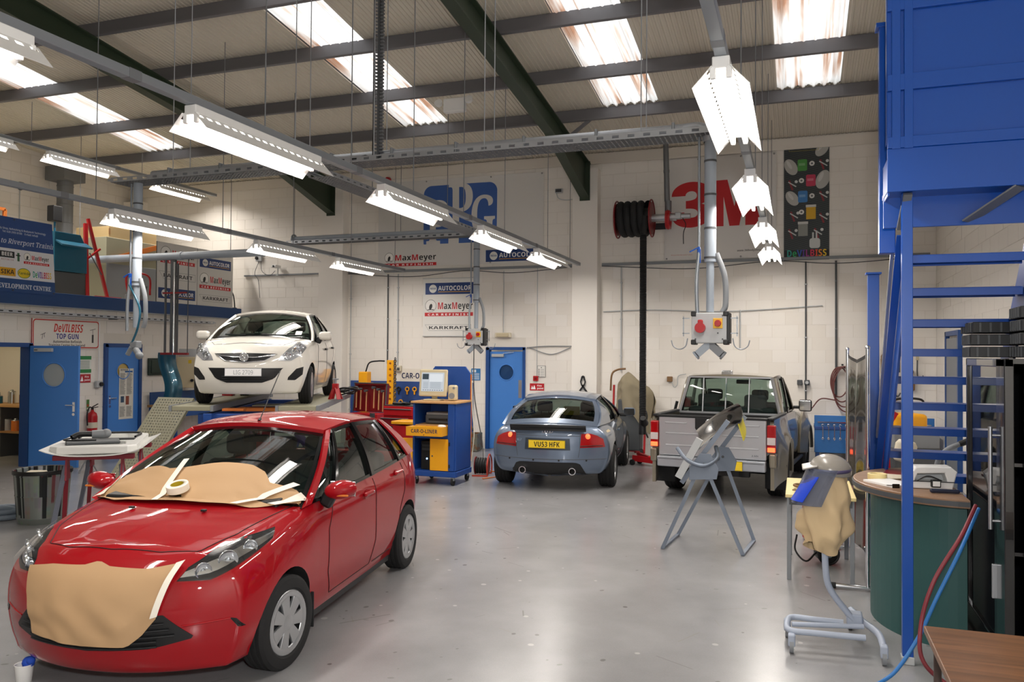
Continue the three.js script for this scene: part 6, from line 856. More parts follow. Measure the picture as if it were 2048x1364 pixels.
{ const t = thing('poster_banner', 'tall dark poster of spray gun parts with rainbow lettering', 'poster', [0.13, 4.66, BWD]); const W = 0.76, H = 2.06;
  platePart('printed_sheet', W, H, 0.012, printMat(512, 1388, (c, w, h) => {
    c.fillStyle = '#33393b'; c.fillRect(0, 0, w, h); for (let i = 0; i < 240; i++) { c.strokeStyle = `rgba(${i % 2 ? '90,98,100' : '24,28,30'},0.7)`; c.lineWidth = 3; c.beginPath(); c.moveTo(-60, i * 12 - 900); c.lineTo(w, i * 12 - 700); c.stroke(); }
    const cup = (x, y, r, k) => { c.fillStyle = '#b9b9b4'; c.beginPath(); c.ellipse(x, y, r * 0.7, r * 1.1, k, 0, 7); c.fill(); c.fillStyle = 'rgba(255,255,255,0.35)'; c.beginPath(); c.ellipse(x - r * 0.2, y - r * 0.3, r * 0.2, r * 0.6, k, 0, 7); c.fill(); };
    cup(430, 70, 85, 0.7); cup(80, 260, 95, -0.5); cup(440, 430, 105, 0.4); cup(95, 640, 90, -0.6);
    for (const [x, y, col] of [[210, 240, '#4f9a46'], [305, 430, '#c83a5a'], [215, 620, '#3f82c4']]) { c.fillStyle = col; c.beginPath(); c.roundRect(x - 54, y - 66, 108, 140, 18); c.fill(); c.fillStyle = 'rgba(255,255,255,0.3)'; c.fillRect(x - 40, y - 20, 70, 30); }
    for (const [x, y, col] of [[305, 810, '#d6a81e'], [215, 1010, '#8f928c']]) { c.fillStyle = col; c.fillRect(x - 52, y - 60, 108, 150); c.fillStyle = '#d0d0cc'; c.fillRect(x - 56, y - 84, 116, 30); }
    for (const [x, y] of [[90, 470], [440, 240], [440, 620], [110, 850], [440, 880], [90, 1060], [380, 1060]]) { c.strokeStyle = '#8a2c34'; c.lineWidth = 22; c.beginPath(); c.moveTo(x - 30, y - 50); c.lineTo(x + 10, y + 70); c.stroke(); c.strokeStyle = '#c9ccca'; c.lineWidth = 14; c.beginPath(); c.moveTo(x - 40, y - 30); c.lineTo(x + 50, y + 30); c.stroke(); c.fillStyle = '#d8dad8'; c.beginPath(); c.arc(x + 50, y - 30, 18, 0, 7); c.fill(); }
    for (const [x, y] of [[318, 230], [200, 430], [318, 620], [200, 810]]) { c.fillStyle = '#e4e4e0'; c.beginPath(); c.arc(x, y, 30, 0, 7); c.fill(); c.fillStyle = '#6a6e70'; c.beginPath(); c.arc(x, y, 12, 0, 7); c.fill(); }
    c.fillStyle = '#c9cdcc'; c.beginPath(); c.roundRect(290, 1130, 120, 120, 30); c.fill(); c.fillRect(320, 1060, 20, 80); c.fillRect(360, 1040, 18, 90); c.fillStyle = '#141617'; c.fillRect(0, 1270, w, 118); logo.rainbow(c, 30, 1262, 455, 84); c.strokeStyle = '#a89a3a'; c.lineWidth = 4; c.strokeRect(60, 20, 330, 50);
  }), t, 0, 0, 0); part('hanging_rail', [rbox(0.8, 0.03, 0.03, 0.008, 0, H / 2, 0), cyl(0.012, 0.012, 0.05, -0.25, H / 2 + 0.03, 0), cyl(0.012, 0.012, 0.05, 0.25, H / 2 + 0.03, 0)], M.alu, t); }
// conduits and cables on the wall
for (const [x0, x1, h, lab] of [[-9.18, -4.15, 0.05, 'grey cable conduit below the big blue emblem banner'], [-3.58, 2.1, 0.05, 'grey cable conduit below the red lettered banner'], [-11.9, -9.84, 0.03, 'thin grey conduit above the white car']]) { const t = thing('cable_conduit', lab, 'conduit', [(x0 + x1) / 2, 3.66, DW - 0.03]), l = (x1 - x0) / 2; part('conduit_run', bar([-l, 0, 0], [l, 0, 0], 0.04, h), M.grey, t); if (h > 0.04) part('slack_cable', tube([[-l, -0.03, 0.02], [-l * 0.4, -0.13, 0.03], [l * 0.1, -0.04, 0.03], [l * 0.5, -0.11, 0.03], [l, -0.03, 0.03]], 0.008, 50, 5), M.greyDark, t); }
for (const [x, y0, y1, r, lab] of [[-9.12, 0.2, 3.6, 0.012, 'thin grey pipe down the corner of the left pier'], [-8.22, 1.7, 3.6, 0.015, 'dark conduit dropping to the yellow post on the back wall'], [-7.98, 1.65, 3.6, 0.014, 'white conduit dropping to the small socket box on the back wall'], [-3.2, 1.6, 3.6, 0.014, 'vertical conduit on the back wall beside the pier'], [0.12, 0.9, 3.6, 0.014, 'vertical conduit above the silver pickup mirror'], [-1.55, 2.8, 3.6, 0.012, 'short white conduit right of the drop pole box'], [0.62, 1.2, 3.6, 0.018, 'grey pipe on the back wall left of the blue stairs']]) { const t = thing('conduit_pipe', lab, 'pipe', [x, y0, DW - 0.03]); part('pipe_run', rod([0, 0, 0], [0, y1 - y0, 0], r), x > 0 || x === -8.22 ? M.greyDark : M.greyLight, t); part('pipe_clip', [0.15, 0.5, 0.85].map((k) => rbox(0.05, 0.02, 0.03, 0.005, 0, (y1 - y0) * k, 0)), M.greyLight, t); }
{ const t = thing('loose_cable', 'loose cable strung across the wall beside the back door', 'cable', [0, 2.05, DW - 0.03]); part('cable_run', [tube([[-5.1, 0, 0], [-4.7, 0.03, 0], [-4.15, 0.03, 0]], 0.009, 24, 5), tube([[-5.05, 0, 0], [-4.6, -0.13, 0], [-4.2, 0.0, 0]], 0.008, 24, 5)], M.grey, t); }
{ const t = thing('loose_cable', 'drooping cable low on the wall behind the silver pickup', 'cable', [0, 2.75, DW - 0.03]); part('cable_run', [tube([[-3.55, 0.0, 0], [-2.6, 0.02, 0], [-1.2, -0.02, 0], [0.4, 0.06, 0]], 0.01, 40, 5), rod([-1.0, 0, 0], [-1.0, -0.7, 0], 0.012)], M.greyLight, t); }
{ const t = thing('security_camera', 'small white camera on the wall left of the pier', 'camera', [-10.95, 3.75, DW - 0.1]); part('camera_body', rbox(0.12, 0.06, 0.2, 0.015, 0, 0.08, 0.06), M.whiteEnamel, t); part('camera_arm', [rod([0, 0.06, 0], [0, -0.1, 0], 0.012), rbox(0.06, 0.05, 0.04, 0.01, 0, -0.1, 0.02)], M.greyLight, t); part('lens_front', mv(cyl(0.02, 0.02, 0.02, 0, 0, 0, 12), 0.0, 0.08, 0.165, PI / 2), M.black, t); }
{ const t = thing('junction_box', 'grey junction box with hanging wires left of the camera', 'junction box', [-11.5, 4.05, DW - 0.04]); part('housing', rbox(0.16, 0.14, 0.06, 0.01), M.greyLight, t); part('knob', mv(cyl(0.035, 0.04, 0.03, 0, 0, 0, 14), -0.04, 0, 0.04, PI / 2), M.black, t); part('wires', [tube([[0, -0.06, 0], [-0.1, -0.35, 0.02], [0.0, -0.5, 0.02], [0.05, -0.9, 0.02]], 0.006, 24, 5), tube([[0.05, -0.06, 0], [0.1, -0.3, 0.02], [0.3, -0.4, 0.02], [0.45, -0.3, 0.02]], 0.006, 24, 5)], M.greyDark, t); }
{ const t = thing('power_socket', 'grey double socket high on the wall left of the right pier', 'socket', [-4.45, 5.14, DW - 0.05]); part('socket_plate', rbox(0.15, 0.09, 0.06, 0.012), M.greyLight, t); part('socket_face', rbox(0.12, 0.06, 0.02, 0.006, 0, 0, 0.03), M.greyDark, t); part('cable_tail', tube([[-0.05, -0.05, 0], [0, -0.15, 0], [0.15, -0.19, 0], [0.32, -0.18, 0]], 0.008, 16, 6), M.greyLight, t); }
{ const t = thing('power_socket', 'small brown junction box on the wall left of the pickup', 'socket', [-2.27, 1.47, DW - 0.05]); part('socket_plate', rbox(0.1, 0.1, 0.06, 0.01), M.rust, t); part('cable_tail', tube([[0.04, -0.05, 0], [0.08, -0.15, 0], [0.14, -0.1, 0], [0.16, 0.06, 0], [0.3, 0.1, 0]], 0.008, 20, 6), M.greyLight, t); }
{ const t = thing('power_socket', 'grey plug sockets on the wall above the pickup mirror', 'socket', [0.08, 1.45, DW - 0.06]); part('socket_plate', [rbox(0.09, 0.09, 0.07, 0.012, -0.06, 0, 0), rbox(0.09, 0.09, 0.07, 0.012, 0.06, 0, 0)], M.greyDark, t); part('plug', mv(cyl(0.028, 0.03, 0.05, 0, 0, 0, 14), 0.06, 0, 0.05, PI / 2), M.greyLight, t); }
{ const t = thing('power_socket', 'cream socket box on the wall above the blue tool board', 'socket', [-7.96, 1.6, DW - 0.04]); part('socket_plate', rbox(0.16, 0.12, 0.06, 0.01), M.cream, t); part('socket_face', rbox(0.06, 0.06, 0.02, 0.006, 0.02, -0.01, 0.03), M.greyDark, t); }
// back door
{ const s = struct('door_3', 'blue back door with round porthole window'); s.position.z = -DW; const [a, , b, h] = BACK_DOOR;
  part('door_frame', [box(0.07, h, 0.14, a + 0.03, h / 2, -0.03), box(0.05, h, 0.14, b - 0.02, h / 2, -0.03), box(b - a, 0.06, 0.14, (a + b) / 2, h - 0.02, -0.03)], M.blueFrame, s);
  const lf = new THREE.Group(); lf.name = 'door_leaf'; lf.position.set(a + 0.07, 0, -0.03); s.add(lf); doorLeaf(lf, b - a - 0.12, 1.97, 0.16, 1.55, mat(0x17406e, 0.15));
  part('door_closer', [rbox(0.26, 0.06, 0.05, 0.008, 0.18, 1.89, 0.05), bar([0.3, 1.93, 0.06], [0.52, 1.96, 0.06], 0.015, 0.01)], M.greyLight, lf); part('push_plate', rbox(0.07, 0.36, 0.006, 0.003, 0.65, 1.22, 0.026), M.alu, lf); }
{ const t = thing('exit_light', 'unlit cream emergency bulkhead light above the back door', 'light', [-5.6, 2.3, DW - 0.05]); part('housing', rbox(0.34, 0.1, 0.08, 0.02), M.cream, t); part('diffuser', rbox(0.26, 0.07, 0.03, 0.012, 0.0, 0, 0.04), M.beige, t); part('conduit', rod([0, 0.05, -0.02], [0, 1.3, -0.02], 0.008), M.greyLight, t); }
board('fire_point_sign', 'red fire point sign right of the back door', 'sign', 0.3, 0.14, 0.008, printMat(192, 96, (c, w, h) => { c.fillStyle = '#c01f28'; c.fillRect(0, 0, w, h); c.fillStyle = '#fff'; c.font = 'bold 34px sans-serif'; c.fillText('Fire', 96, 42); c.fillText('point', 96, 78); c.beginPath(); c.moveTo(14, 80); c.lineTo(30, 30); c.lineTo(44, 60); c.lineTo(60, 20); c.lineTo(80, 80); c.fill(); }), [-4.89, 1.27, DW - 0.006]);
{ const t = thing('fire_call_point', 'small red fire alarm call point above the fire sign', 'alarm', [-4.91, 1.44, DW - 0.03]); part('case', rbox(0.1, 0.1, 0.05, 0.008), M.red, t); part('button', mv(cyl(0.02, 0.02, 0.02, 0, 0, 0, 14), 0, 0, 0.028, PI / 2), M.redDark, t); part('conduit', rod([0.02, 0.05, -0.01], [0.02, 2.2, -0.01], 0.007), M.greyLight, t); }
board('framed_notice', 'small framed paper notice right of the back door', 'notice', 0.17, 0.23, 0.012, printMat(96, 128, (c, w, h) => { c.fillStyle = '#8f8d88'; c.fillRect(0, 0, w, h); c.fillStyle = '#ebe9e3'; c.fillRect(5, 5, w - 10, h - 10); c.fillStyle = '#444'; c.beginPath(); c.arc(48, 22, 6, 0, 7); c.fill(); for (let y = 38; y < 116; y += 18) { c.fillRect(14, y, 12, 10); c.fillRect(36, y + 3, 44, 3); } }), [-4.8, 1.58, DW - 0.01], 0, M.grey);
{ const t = thing('spring_clamp', 'black spring clamp hanging on the wall by the pier', 'clamp', [-3.88, 1.22, DW - 0.27]); part('jaw', [ext(shape([[0, 0.3], [-0.03, 0.28], [-0.055, 0.18], [-0.03, 0.1], [-0.018, 0.12], [-0.035, 0.18], [-0.012, 0.25], [0.012, 0.25], [0.035, 0.18], [0.018, 0.12], [0.03, 0.1], [0.055, 0.18], [0.03, 0.28]]), 0.03, 0.004)], M.black, t); for (const s of [-1, 1]) part('grip', bar([s * -0.02, 0.12, 0.015], [s * 0.1, -0.05, 0.015], 0.03, 0.028), M.black, t); }
// exhaust hose reel and drop
{ const t = thing('exhaust_hose_reel', 'wall mounted reel of thick black exhaust hose beside the big red banner', 'hose reel', [-2.85, 4.44, 14.8]);
  for (const x of [-0.34, 0.3]) part('reel_flange', [torus(0.34, 0.014, x, 0, 0, 0, PI / 2), mv(cyl(0.3, 0.3, 0.008, 0, 0, 0, 28), x, 0, 0, 0, 0, PI / 2)], M.redDark, t);
  part('drum', mv(cyl(0.2, 0.2, 0.62, 0, 0, 0, 24), -0.02, 0, 0, 0, 0, PI / 2), M.black, t);
  const turn = []; for (let i = 0; i <= 120; i++) { const a = (i / 120) * 4 * 2 * PI; turn.push([-0.27 + (i / 120) * 0.5, 0.27 * Math.cos(a), 0.27 * Math.sin(a)]); } part('hose_coil', tube(turn, 0.068, 260, 12), M.rubber, t);
  part('hub_motor', [mv(cyl(0.07, 0.07, 0.5, 0, 0, 0, 18), 0.5, 0, 0, 0, 0, PI / 2), rbox(0.12, 0.12, 0.14, 0.02, 0.78, 0.02, 0), mv(cyl(0.05, 0.05, 0.16, 0, 0, 0, 14), 0.92, 0.01, 0, 0, 0, PI / 2)], M.alu, t); part('fan_case', [mv(cyl(0.17, 0.17, 0.08, 0, 0, 0, 28), 0.6, -0.04, 0, 0, 0, PI / 2), torus(0.17, 0.015, 0.6, -0.04, 0, 0, PI / 2)], M.red, t);
  part('exhaust_stack', [rod([0.6, 0.1, 0], [0.6, 0.3, 0], 0.06, 16), rod([0.58, 0.3, 0], [0.55, 1.38, 0.0], 0.05, 16), cyl(0.055, 0.055, 0.05, 0.565, 0.85, 0, 16)], M.galvDull, t); part('wall_bracket', [bar([0.2, -0.05, -0.3], [0.2, -0.05, 0], 0.05, 0.05), rbox(0.9, 0.12, 0.03, 0.01, 0.15, -0.1, -0.36)], M.black, t); part('power_cable', tube([[0.86, -0.02, 0.02], [0.92, -0.15, 0.02], [0.88, -0.3, 0.02], [0.88, -0.5, 0.02]], 0.008, 20, 5), M.black, t);
  const rib = [[0.05, 0]]; const L = 3.45; const dp = []; for (let i = 0; i < 115; i++) dp.push(torus(0.052, 0.0135, 0.2, -0.35 - i * 0.03, 0.31, PI / 2, 0, 0, 2 * PI, 14)); const ds = part('hanging_hose', [rod([0.22, 0, 0.27], [0.2, -0.35, 0.31], 0.055, 14), rod([0.2, -0.3, 0.31], [0.2, -3.75, 0.31], 0.05, 14), ...dp], M.rubber, t);
  part('hose_nozzle', [cyl(0.06, 0.07, 0.3, 0.2, -3.8, 0.31, 16), mv(cyl(0.05, 0.08, 0.16, 0, 0, 0, 16), 0.23, -3.7, 0.38, 0.9)], M.black, t); }
// blue tool board with hung tools
{ const t = thing('tool_board', 'long blue tool board on the back wall behind the cart', 'tool board', [-7.68, 0.55, DW - 0.02]); part('board_panel', rbox(2.85, 1.5, 0.03, 0.005, 0, 0.03, 0), M.peg, t);
  let k = 0; for (const [x, y] of [[-0.25, 0.62], [-0.05, 0.62], [0.12, 0.62], [0.3, 0.6], [0.55, 0.58], [-0.2, 0.35], [0.05, 0.34], [0.3, 0.36]]) { const o = thing('hanging_clamp', `${nth[k]} pulling clamp, counted row by row, on the blue tool board`, 'clamp', [-7.68 + x, 0.55 + y, DW - 0.06], 0, 'clamps hung on the blue tool board'); part('clamp_body', [torus(0.04, 0.014, 0, 0, 0), rbox(0.03, 0.09, 0.03, 0.008, 0, -0.07, 0)], k++ % 3 ? M.yellow : M.black, o); } }
board('bench_maker_sign', 'white sign with bold blue lettering above the tool board', 'sign', 1.62, 0.3, 0.012, printMat(1024, 190, (c, w, h) => { c.fillStyle = '#e8e2d6'; c.fillRect(0, 0, w, h); logo.fit(c, 'CAR-O-LINER', 24, 130, 560, 76, 'sans-serif', '#15234f', 'left', 'bold'); }), [-7.12, 1.45, DW - 0.008]);
{ const t = thing('pulling_tower', 'tall yellow perforated pulling post by the tool board', 'post', [-7.77, 0, 14.55]); const holes = []; for (let i = 0; i < 14; i++) holes.push(circlePath(0, 0.15 + i * 0.12, 0.025)); part('post', ext(shape(openRect(-0.075, 0, 0.075, 1.78).reverse(), holes), 0.1, 0.006, 0, 0, -0.05, 0, 0, 0, 6), M.yellow, t); part('chain', Array.from({ length: 20 }, (_, i) => torus(0.028, 0.008, 0.11, 0.95 + i * 0.045, 0.05, 0, i % 2 ? PI / 2 : 0, 0, 2 * PI, 10)), M.greyDark, t); part('base_foot', rbox(0.4, 0.1, 0.5, 0.01, 0, 0.05, 0), M.yellow, t); }
{ const t = thing('hydraulic_ram', 'short yellow hydraulic pump beside the tall yellow post', 'pump', [-8.35, 0, 14.5]); part('body', [rbox(0.14, 1.32, 0.14, 0.01, 0, 0.66, 0), rbox(0.2, 0.28, 0.18, 0.02, 0.0, 1.4, 0), rbox(0.1, 0.12, 0.12, 0.02, 0.14, 1.26, 0)], M.yellow, t); part('hose', tube([[0.02, 1.54, 0], [0.1, 1.72, 0], [0.3, 1.76, 0.0], [0.45, 1.76, 0.0]], 0.015, 20), M.black, t); }
{ const t = thing('tool_chest', 'open red tool chest with wooden handled hammers in its lid', 'tool chest', [-7.5, 0, 13.15], -0.05); part('chest_body', rbox(0.68, 0.5, 0.45, 0.01, 0, 0.56, 0), M.red, t); part('chest_base', rbox(0.6, 0.32, 0.4, 0.01, 0, 0.16, 0), M.redDark, t); part('open_lid', [rbox(0.66, 0.52, 0.03, 0.008, 0, 1.08, -0.16, -0.12), rbox(0.66, 0.03, 0.12, 0.005, 0, 1.34, -0.13), rbox(0.03, 0.5, 0.12, 0.005, -0.32, 1.08, -0.12, -0.12), rbox(0.03, 0.5, 0.12, 0.005, 0.32, 1.08, -0.12, -0.12)], M.redDark, t); part('corner_bracket', rbox(0.1, 0.3, 0.02, 0.004, 0.24, 0.68, 0.23), M.greyDark, t); part('lid_edge', [rbox(0.7, 0.02, 0.02, 0.004, 0, 1.36, -0.07), rbox(0.02, 0.54, 0.02, 0.004, -0.345, 1.09, -0.06, -0.12), rbox(0.02, 0.54, 0.02, 0.004, 0.345, 1.09, -0.06, -0.12)], M.greyDark, t);
  for (const [i, x] of [-0.27, -0.18, -0.06, 0.1, 0.2, 0.29].entries()) { const o = thing('panel_hammer', `${nth[i]} wooden handled hammer from the left in the red chest lid`, 'hammer', [-7.5 + x, 1.18 - (i % 3) * 0.03, 13.2], 0, 'hammers in the red chest lid'); part('handle', rod([0, -0.28, 0.02], [0, 0.08, 0], 0.013), M.woodPale, o); part('head', [mv(cyl(0.02, 0.02, 0.09, 0, 0, 0, 12), 0, 0.1, 0.02, PI / 2), cyl(0.024, 0.024, 0.02, 0, 0.1, 0.06, 12, PI / 2)], M.greyDark, o); } }
{ const t = thing('drawer_cabinet', 'red roller drawer cabinet left of the blue cart', 'cabinet', [-6.5, 0, 12.7], -0.1); part('carcass', rbox(0.62, 0.9, 0.45, 0.012, 0, 0.55, 0), M.red, t); for (let i = 0; i < 5; i++) { const d = part('drawer', rbox(0.58, 0.12, 0.03, 0.006, 0, 0.9 - i * 0.155, 0.235 + (i === 1 ? 0.1 : 0)), i % 2 ? M.redDark : M.red, t); part('drawer_pull', rbox(0.54, 0.018, 0.03, 0.006, 0, 0.95 - i * 0.155, 0.255 + (i === 1 ? 0.1 : 0)), M.greyDark, d); } part('top_mat', rbox(0.6, 0.015, 0.44, 0.004, 0, 1.008, 0), M.black, t); for (const x of [-0.25, 0.25]) for (const z of [-0.17, 0.17]) part('castor', mv(cyl(0.05, 0.05, 0.03, 0, 0, 0, 16), x, 0.05, z, 0, 0, PI / 2), M.rubber, t); }
single('hand_tools', 'dark tool roll lying on the red drawer cabinet', 'tool roll', [rbox(0.3, 0.04, 0.16, 0.018, 0, 0.02, 0), rbox(0.1, 0.05, 0.08, 0.02, 0.12, 0.03, 0.05)], M.black, [-6.55, 1.016, 12.65], -0.2);
{ const t = thing('parts_tray_trolley', 'yellow and red low tray trolley behind the red car roof', 'trolley', [-5.95, 0, 12.0], 0); part('tray_top', rbox(0.7, 0.05, 0.4, 0.01, 0, 0.78, 0), M.yellow, t); part('side_panel', rbox(0.66, 0.36, 0.36, 0.01, 0, 0.55, 0), M.red, t); for (const x of [-0.3, 0.3]) part('leg', rbox(0.05, 0.4, 0.34, 0.01, x, 0.2, 0), M.redDark, t); }
// measuring system cart
{ const t = thing('measuring_cart', 'blue and orange computer cart on castors beside the coupe', 'cart', [-5.02, 0, 11.02], 1.5 * R), W = 0.66, D = 0.6;
  part('base_frame', [rbox(W + 0.04, 0.08, 0.06, 0.01, 0, 0.16, D / 2), rbox(W + 0.04, 0.08, 0.06, 0.01, 0, 0.16, -D / 2), rbox(0.06, 0.08, D, 0.01, -W / 2, 0.16, 0), rbox(0.06, 0.08, D, 0.01, W / 2, 0.16, 0), box(W, 0.02, D, 0, 0.2, 0)], M.cartBlue, t);
  for (const s of [-1, 1]) part('side_wall', rbox(0.03, 0.98, D, 0.006, s * W / 2, 0.7, 0), M.cartBlue, t);
  part('front_post', [rbox(0.1, 0.98, 0.04, 0.006, W / 2 - 0.06, 0.7, D / 2)], M.cartBlue, t); part('rear_panel', ext(shape([[-W / 2, 0.2], [W / 2, 0.2], [W / 2, 1.62], [W / 2 - 0.08, 1.72], [-W / 2 + 0.08, 1.72], [-W / 2, 1.62]]), 0.025, 0.004, 0, 0, -D / 2 - 0.01), M.cartBlue, t); part('panel_edge', bar([W / 2 + 0.01, 0.3, -D / 2], [W / 2 + 0.01, 1.6, -D / 2], 0.012, 0.03), M.orange, t);
  part('desk_top', rbox(W + 0.06, 0.03, D + 0.06, 0.006, 0, 1.2, 0.02), M.woodPale, t); part('printer_shelf', box(W - 0.04, 0.02, D - 0.04, 0, 0.86, 0), M.woodPale, t); part('cabinet_rail', rbox(W - 0.04, 0.1, 0.03, 0.006, 0, 0.72, D / 2 - 0.02), M.cartBlue, t);
  const [dg, dm] = facePlate(W - 0.1, 0.13, 0.34, printMat(512, 100, (c, w, h) => { c.fillStyle = '#e8a21a'; c.fillRect(0, 0, w, h); logo.fit(c, 'CAR-O-LINER', 70, 66, 380, 42, 'sans-serif', '#16244f', 'left', 'bold'); c.fillStyle = '#222'; c.beginPath(); c.arc(256, 86, 6, 0, 7); c.fill(); }, 0.4), M.yellow); const dr = new THREE.Mesh(dg, dm); dr.name = 'keyboard_drawer'; dr.position.set(-0.07, 0.79, D / 2 + 0.05); dr.castShadow = dr.receiveShadow = true; t.add(dr);
  const dL = part('door', rbox(0.3, 0.46, 0.02, 0.005, -W / 2 - 0.15, 0.44, D / 2 + 0.05, 0, 0.2), M.yellow, t), dR = part('door', rbox(0.3, 0.46, 0.02, 0.005, W / 2 - 0.24, 0.44, D / 2 + 0.01), M.yellow, t); part('door_lock', mv(cyl(0.012, 0.012, 0.01, 0, 0, 0, 10), W / 2 - 0.35, 0.42, D / 2 + 0.022, PI / 2), M.greyDark, dR); part('hinge', [0.28, 0.6].map((y) => cyl(0.012, 0.012, 0.05, W / 2 - 0.085, y, D / 2 + 0.02, 8)), M.black, dR);
  for (const x of [-1, 1]) for (const z of [-1, 1]) { const c = part('castor', mv(cyl(0.055, 0.055, 0.035, 0, 0, 0, 18), x * (W / 2 - 0.04), 0.056, z * (D / 2 - 0.02), 0, 0.4, PI / 2), M.rubber, t); part('castor_fork', rbox(0.05, 0.07, 0.06, 0.01, x * (W / 2 - 0.04), 0.1, z * (D / 2 - 0.02)), M.galv, c); }
  part('side_cable', tube([[W / 2 + 0.03, 1.5, -0.28], [W / 2 + 0.05, 1.1, -0.25], [W / 2 + 0.1, 0.7, -0.2], [W / 2 + 0.06, 0.3, -0.2]], 0.008, 30, 5), M.cream, t);
  const wp = (x, y, z) => { const v = V3(x, y, z).applyAxisAngle(V3(0, 1, 0), 1.5 * R).add(t.position); return [v.x, v.y, -v.z]; };
  const m = thing('monitor', 'cream computer monitor with lit screen on the cart', 'monitor', wp(-0.1, 1.217, 0.1), 3 * R); part('bezel', [rbox(0.44, 0.4, 0.05, 0.02, 0, 0.26, 0.02, -0.12), rbox(0.36, 0.32, 0.16, 0.05, 0, 0.25, -0.07)], M.beige, m); part('foot', [rbox(0.26, 0.02, 0.2, 0.008, 0, 0.01, 0), rbox(0.08, 0.1, 0.06, 0.02, 0, 0.06, -0.03)], M.beige, m);
  const scr = canvasTex(256, 192, (c, w, h) => { c.fillStyle = '#ccd2d8'; c.fillRect(0, 0, w, h); c.fillStyle = '#e6ebef'; c.fillRect(90, 14, 150, 80); c.fillStyle = '#33424c'; c.fillRect(10, 14, 70, 56); c.fillStyle = '#8b98a2'; for (let y = 100; y < 170; y += 14) { c.fillRect(20, y, 60, 4); c.fillRect(100, y, 120, 4); } c.fillStyle = '#445'; for (let x = 20; x < 240; x += 26) c.fillRect(x, 176, 12, 6); }); const sp = new THREE.Mesh(new THREE.PlaneGeometry(0.36, 0.28), mat(0x222222, 0.3, 0, { emissive: 0xffffff, emissiveMap: scr, emissiveIntensity: 0.75 })); sp.name = 'screen'; sp.position.set(0, 0.276, 0.048); sp.rotation.x = -0.12; m.add(sp); { const al = new THREE.RectAreaLight(0xdfe8f0, 0.6, 0.36, 0.28); al.position.set(0, 0.276, 0.056); al.rotation.set(-0.12, PI, 0); m.add(al); }
  const sk = thing('desktop_speaker', 'small cream desktop speaker beside the monitor', 'speaker', wp(0.2, 1.217, 0.08), 0.1); part('speaker_case', rbox(0.13, 0.23, 0.12, 0.03, 0, 0.117, 0), M.beige, sk); part('driver', [mv(cyl(0.045, 0.045, 0.01, 0, 0, 0, 20), 0, 0.075, 0.06, PI / 2), mv(cyl(0.018, 0.018, 0.01, 0, 0, 0, 14), 0.03, 0.19, 0.06, PI / 2)], M.grey, sk);
  const pr = thing('printer', 'grey and black printer on the upper cart shelf', 'printer', wp(0.0, 0.872, 0.0), 0); part('printer_body', rbox(0.42, 0.13, 0.32, 0.02, 0, 0.07, 0), M.greyDark, pr); part('printer_lid', rbox(0.4, 0.04, 0.3, 0.015, 0, 0.15, 0), M.grey, pr); part('paper_slot', rbox(0.3, 0.03, 0.04, 0.008, 0, 0.07, 0.155), M.black, pr);
  const ms = thing('computer_mouse', 'white computer mouse at the right of the cart drawer', 'mouse', wp(0.15, 0.857, 0.37), 0); part('mouse_body', new THREE.SphereGeometry(0.05, 18, 12, 0, 2 * PI, 0, PI / 2).scale(1.3, 0.6, 0.8), M.white, ms); part('mouse_button', rbox(0.04, 0.008, 0.03, 0.003, -0.03, 0.026, 0), M.greyLight, ms);
  const pc = thing('computer_tower', 'black computer tower with blue light inside the cart', 'computer', wp(-0.12, 0.212, 0.06), 0); part('case', rbox(0.2, 0.42, 0.42, 0.01, 0, 0.21, 0), M.blackGloss, pc); part('drive_bay', [rbox(0.16, 0.04, 0.01, 0.003, 0, 0.35, 0.212), rbox(0.16, 0.04, 0.01, 0.003, 0, 0.3, 0.212)], M.darkPlastic, pc); part('power_light', ball(0.014, 0, 0.16, 0.212, 10), mat(0x9fc4ff, 0.4, 0, { emissive: 0x8fb8ff, emissiveIntensity: 3 }), pc); }
{ const t = thing('cable_reel', 'orange and black extension cable reel on the floor', 'cable reel', [-4.72, 0, 11.88], 1.75); part('reel_drum', [mv(cyl(0.11, 0.11, 0.2, 0, 0, 0, 24), 0, 0.15, 0, PI / 2), ...[-0.07, -0.03, 0.01, 0.05].map((z) => torus(0.115, 0.014, 0, 0.15, z))], M.black, t); part('reel_side', [mv(cyl(0.14, 0.14, 0.012, 0, 0, 0, 26), 0, 0.15, 0.1, PI / 2), mv(cyl(0.14, 0.14, 0.012, 0, 0, 0, 26), 0, 0.15, -0.1, PI / 2), cyl(0.03, 0.03, 0.2, 0, 0.15, 0, 12, PI / 2)], M.redDark, t); part('carry_frame', [tube([[-0.18, 0.01, 0.12], [-0.19, 0.2, 0.12], [0, 0.33, 0.12], [0.19, 0.2, 0.12], [0.18, 0.01, 0.12]], 0.012, 30), bar([-0.18, 0.012, 0.12], [-0.18, 0.012, -0.12], 0.02, 0.02), bar([0.18, 0.012, 0.12], [0.18, 0.012, -0.12], 0.02, 0.02)], mat(0xc2402c, 0.5), t); part('loose_lead', tube([[0.1, 0.05, 0.12], [0.25, 0.012, 0.2], [0.1, 0.012, 0.35], [-0.25, 0.012, 0.25], [-0.45, 0.012, 0.1]], 0.009, 40, 6), M.orange, t); }
{ const t = thing('hanging_lead', 'black power lead hanging from the socket box to the cable reel', 'cable', [0, 0, 0]); part('lead', tube([[-5.58, 2.1, -13.6], [-5.4, 1.2, -13.2], [-5.0, 0.4, -12.6], [-4.82, 0.03, -12.15]], 0.009, 40, 6), M.black, t); }
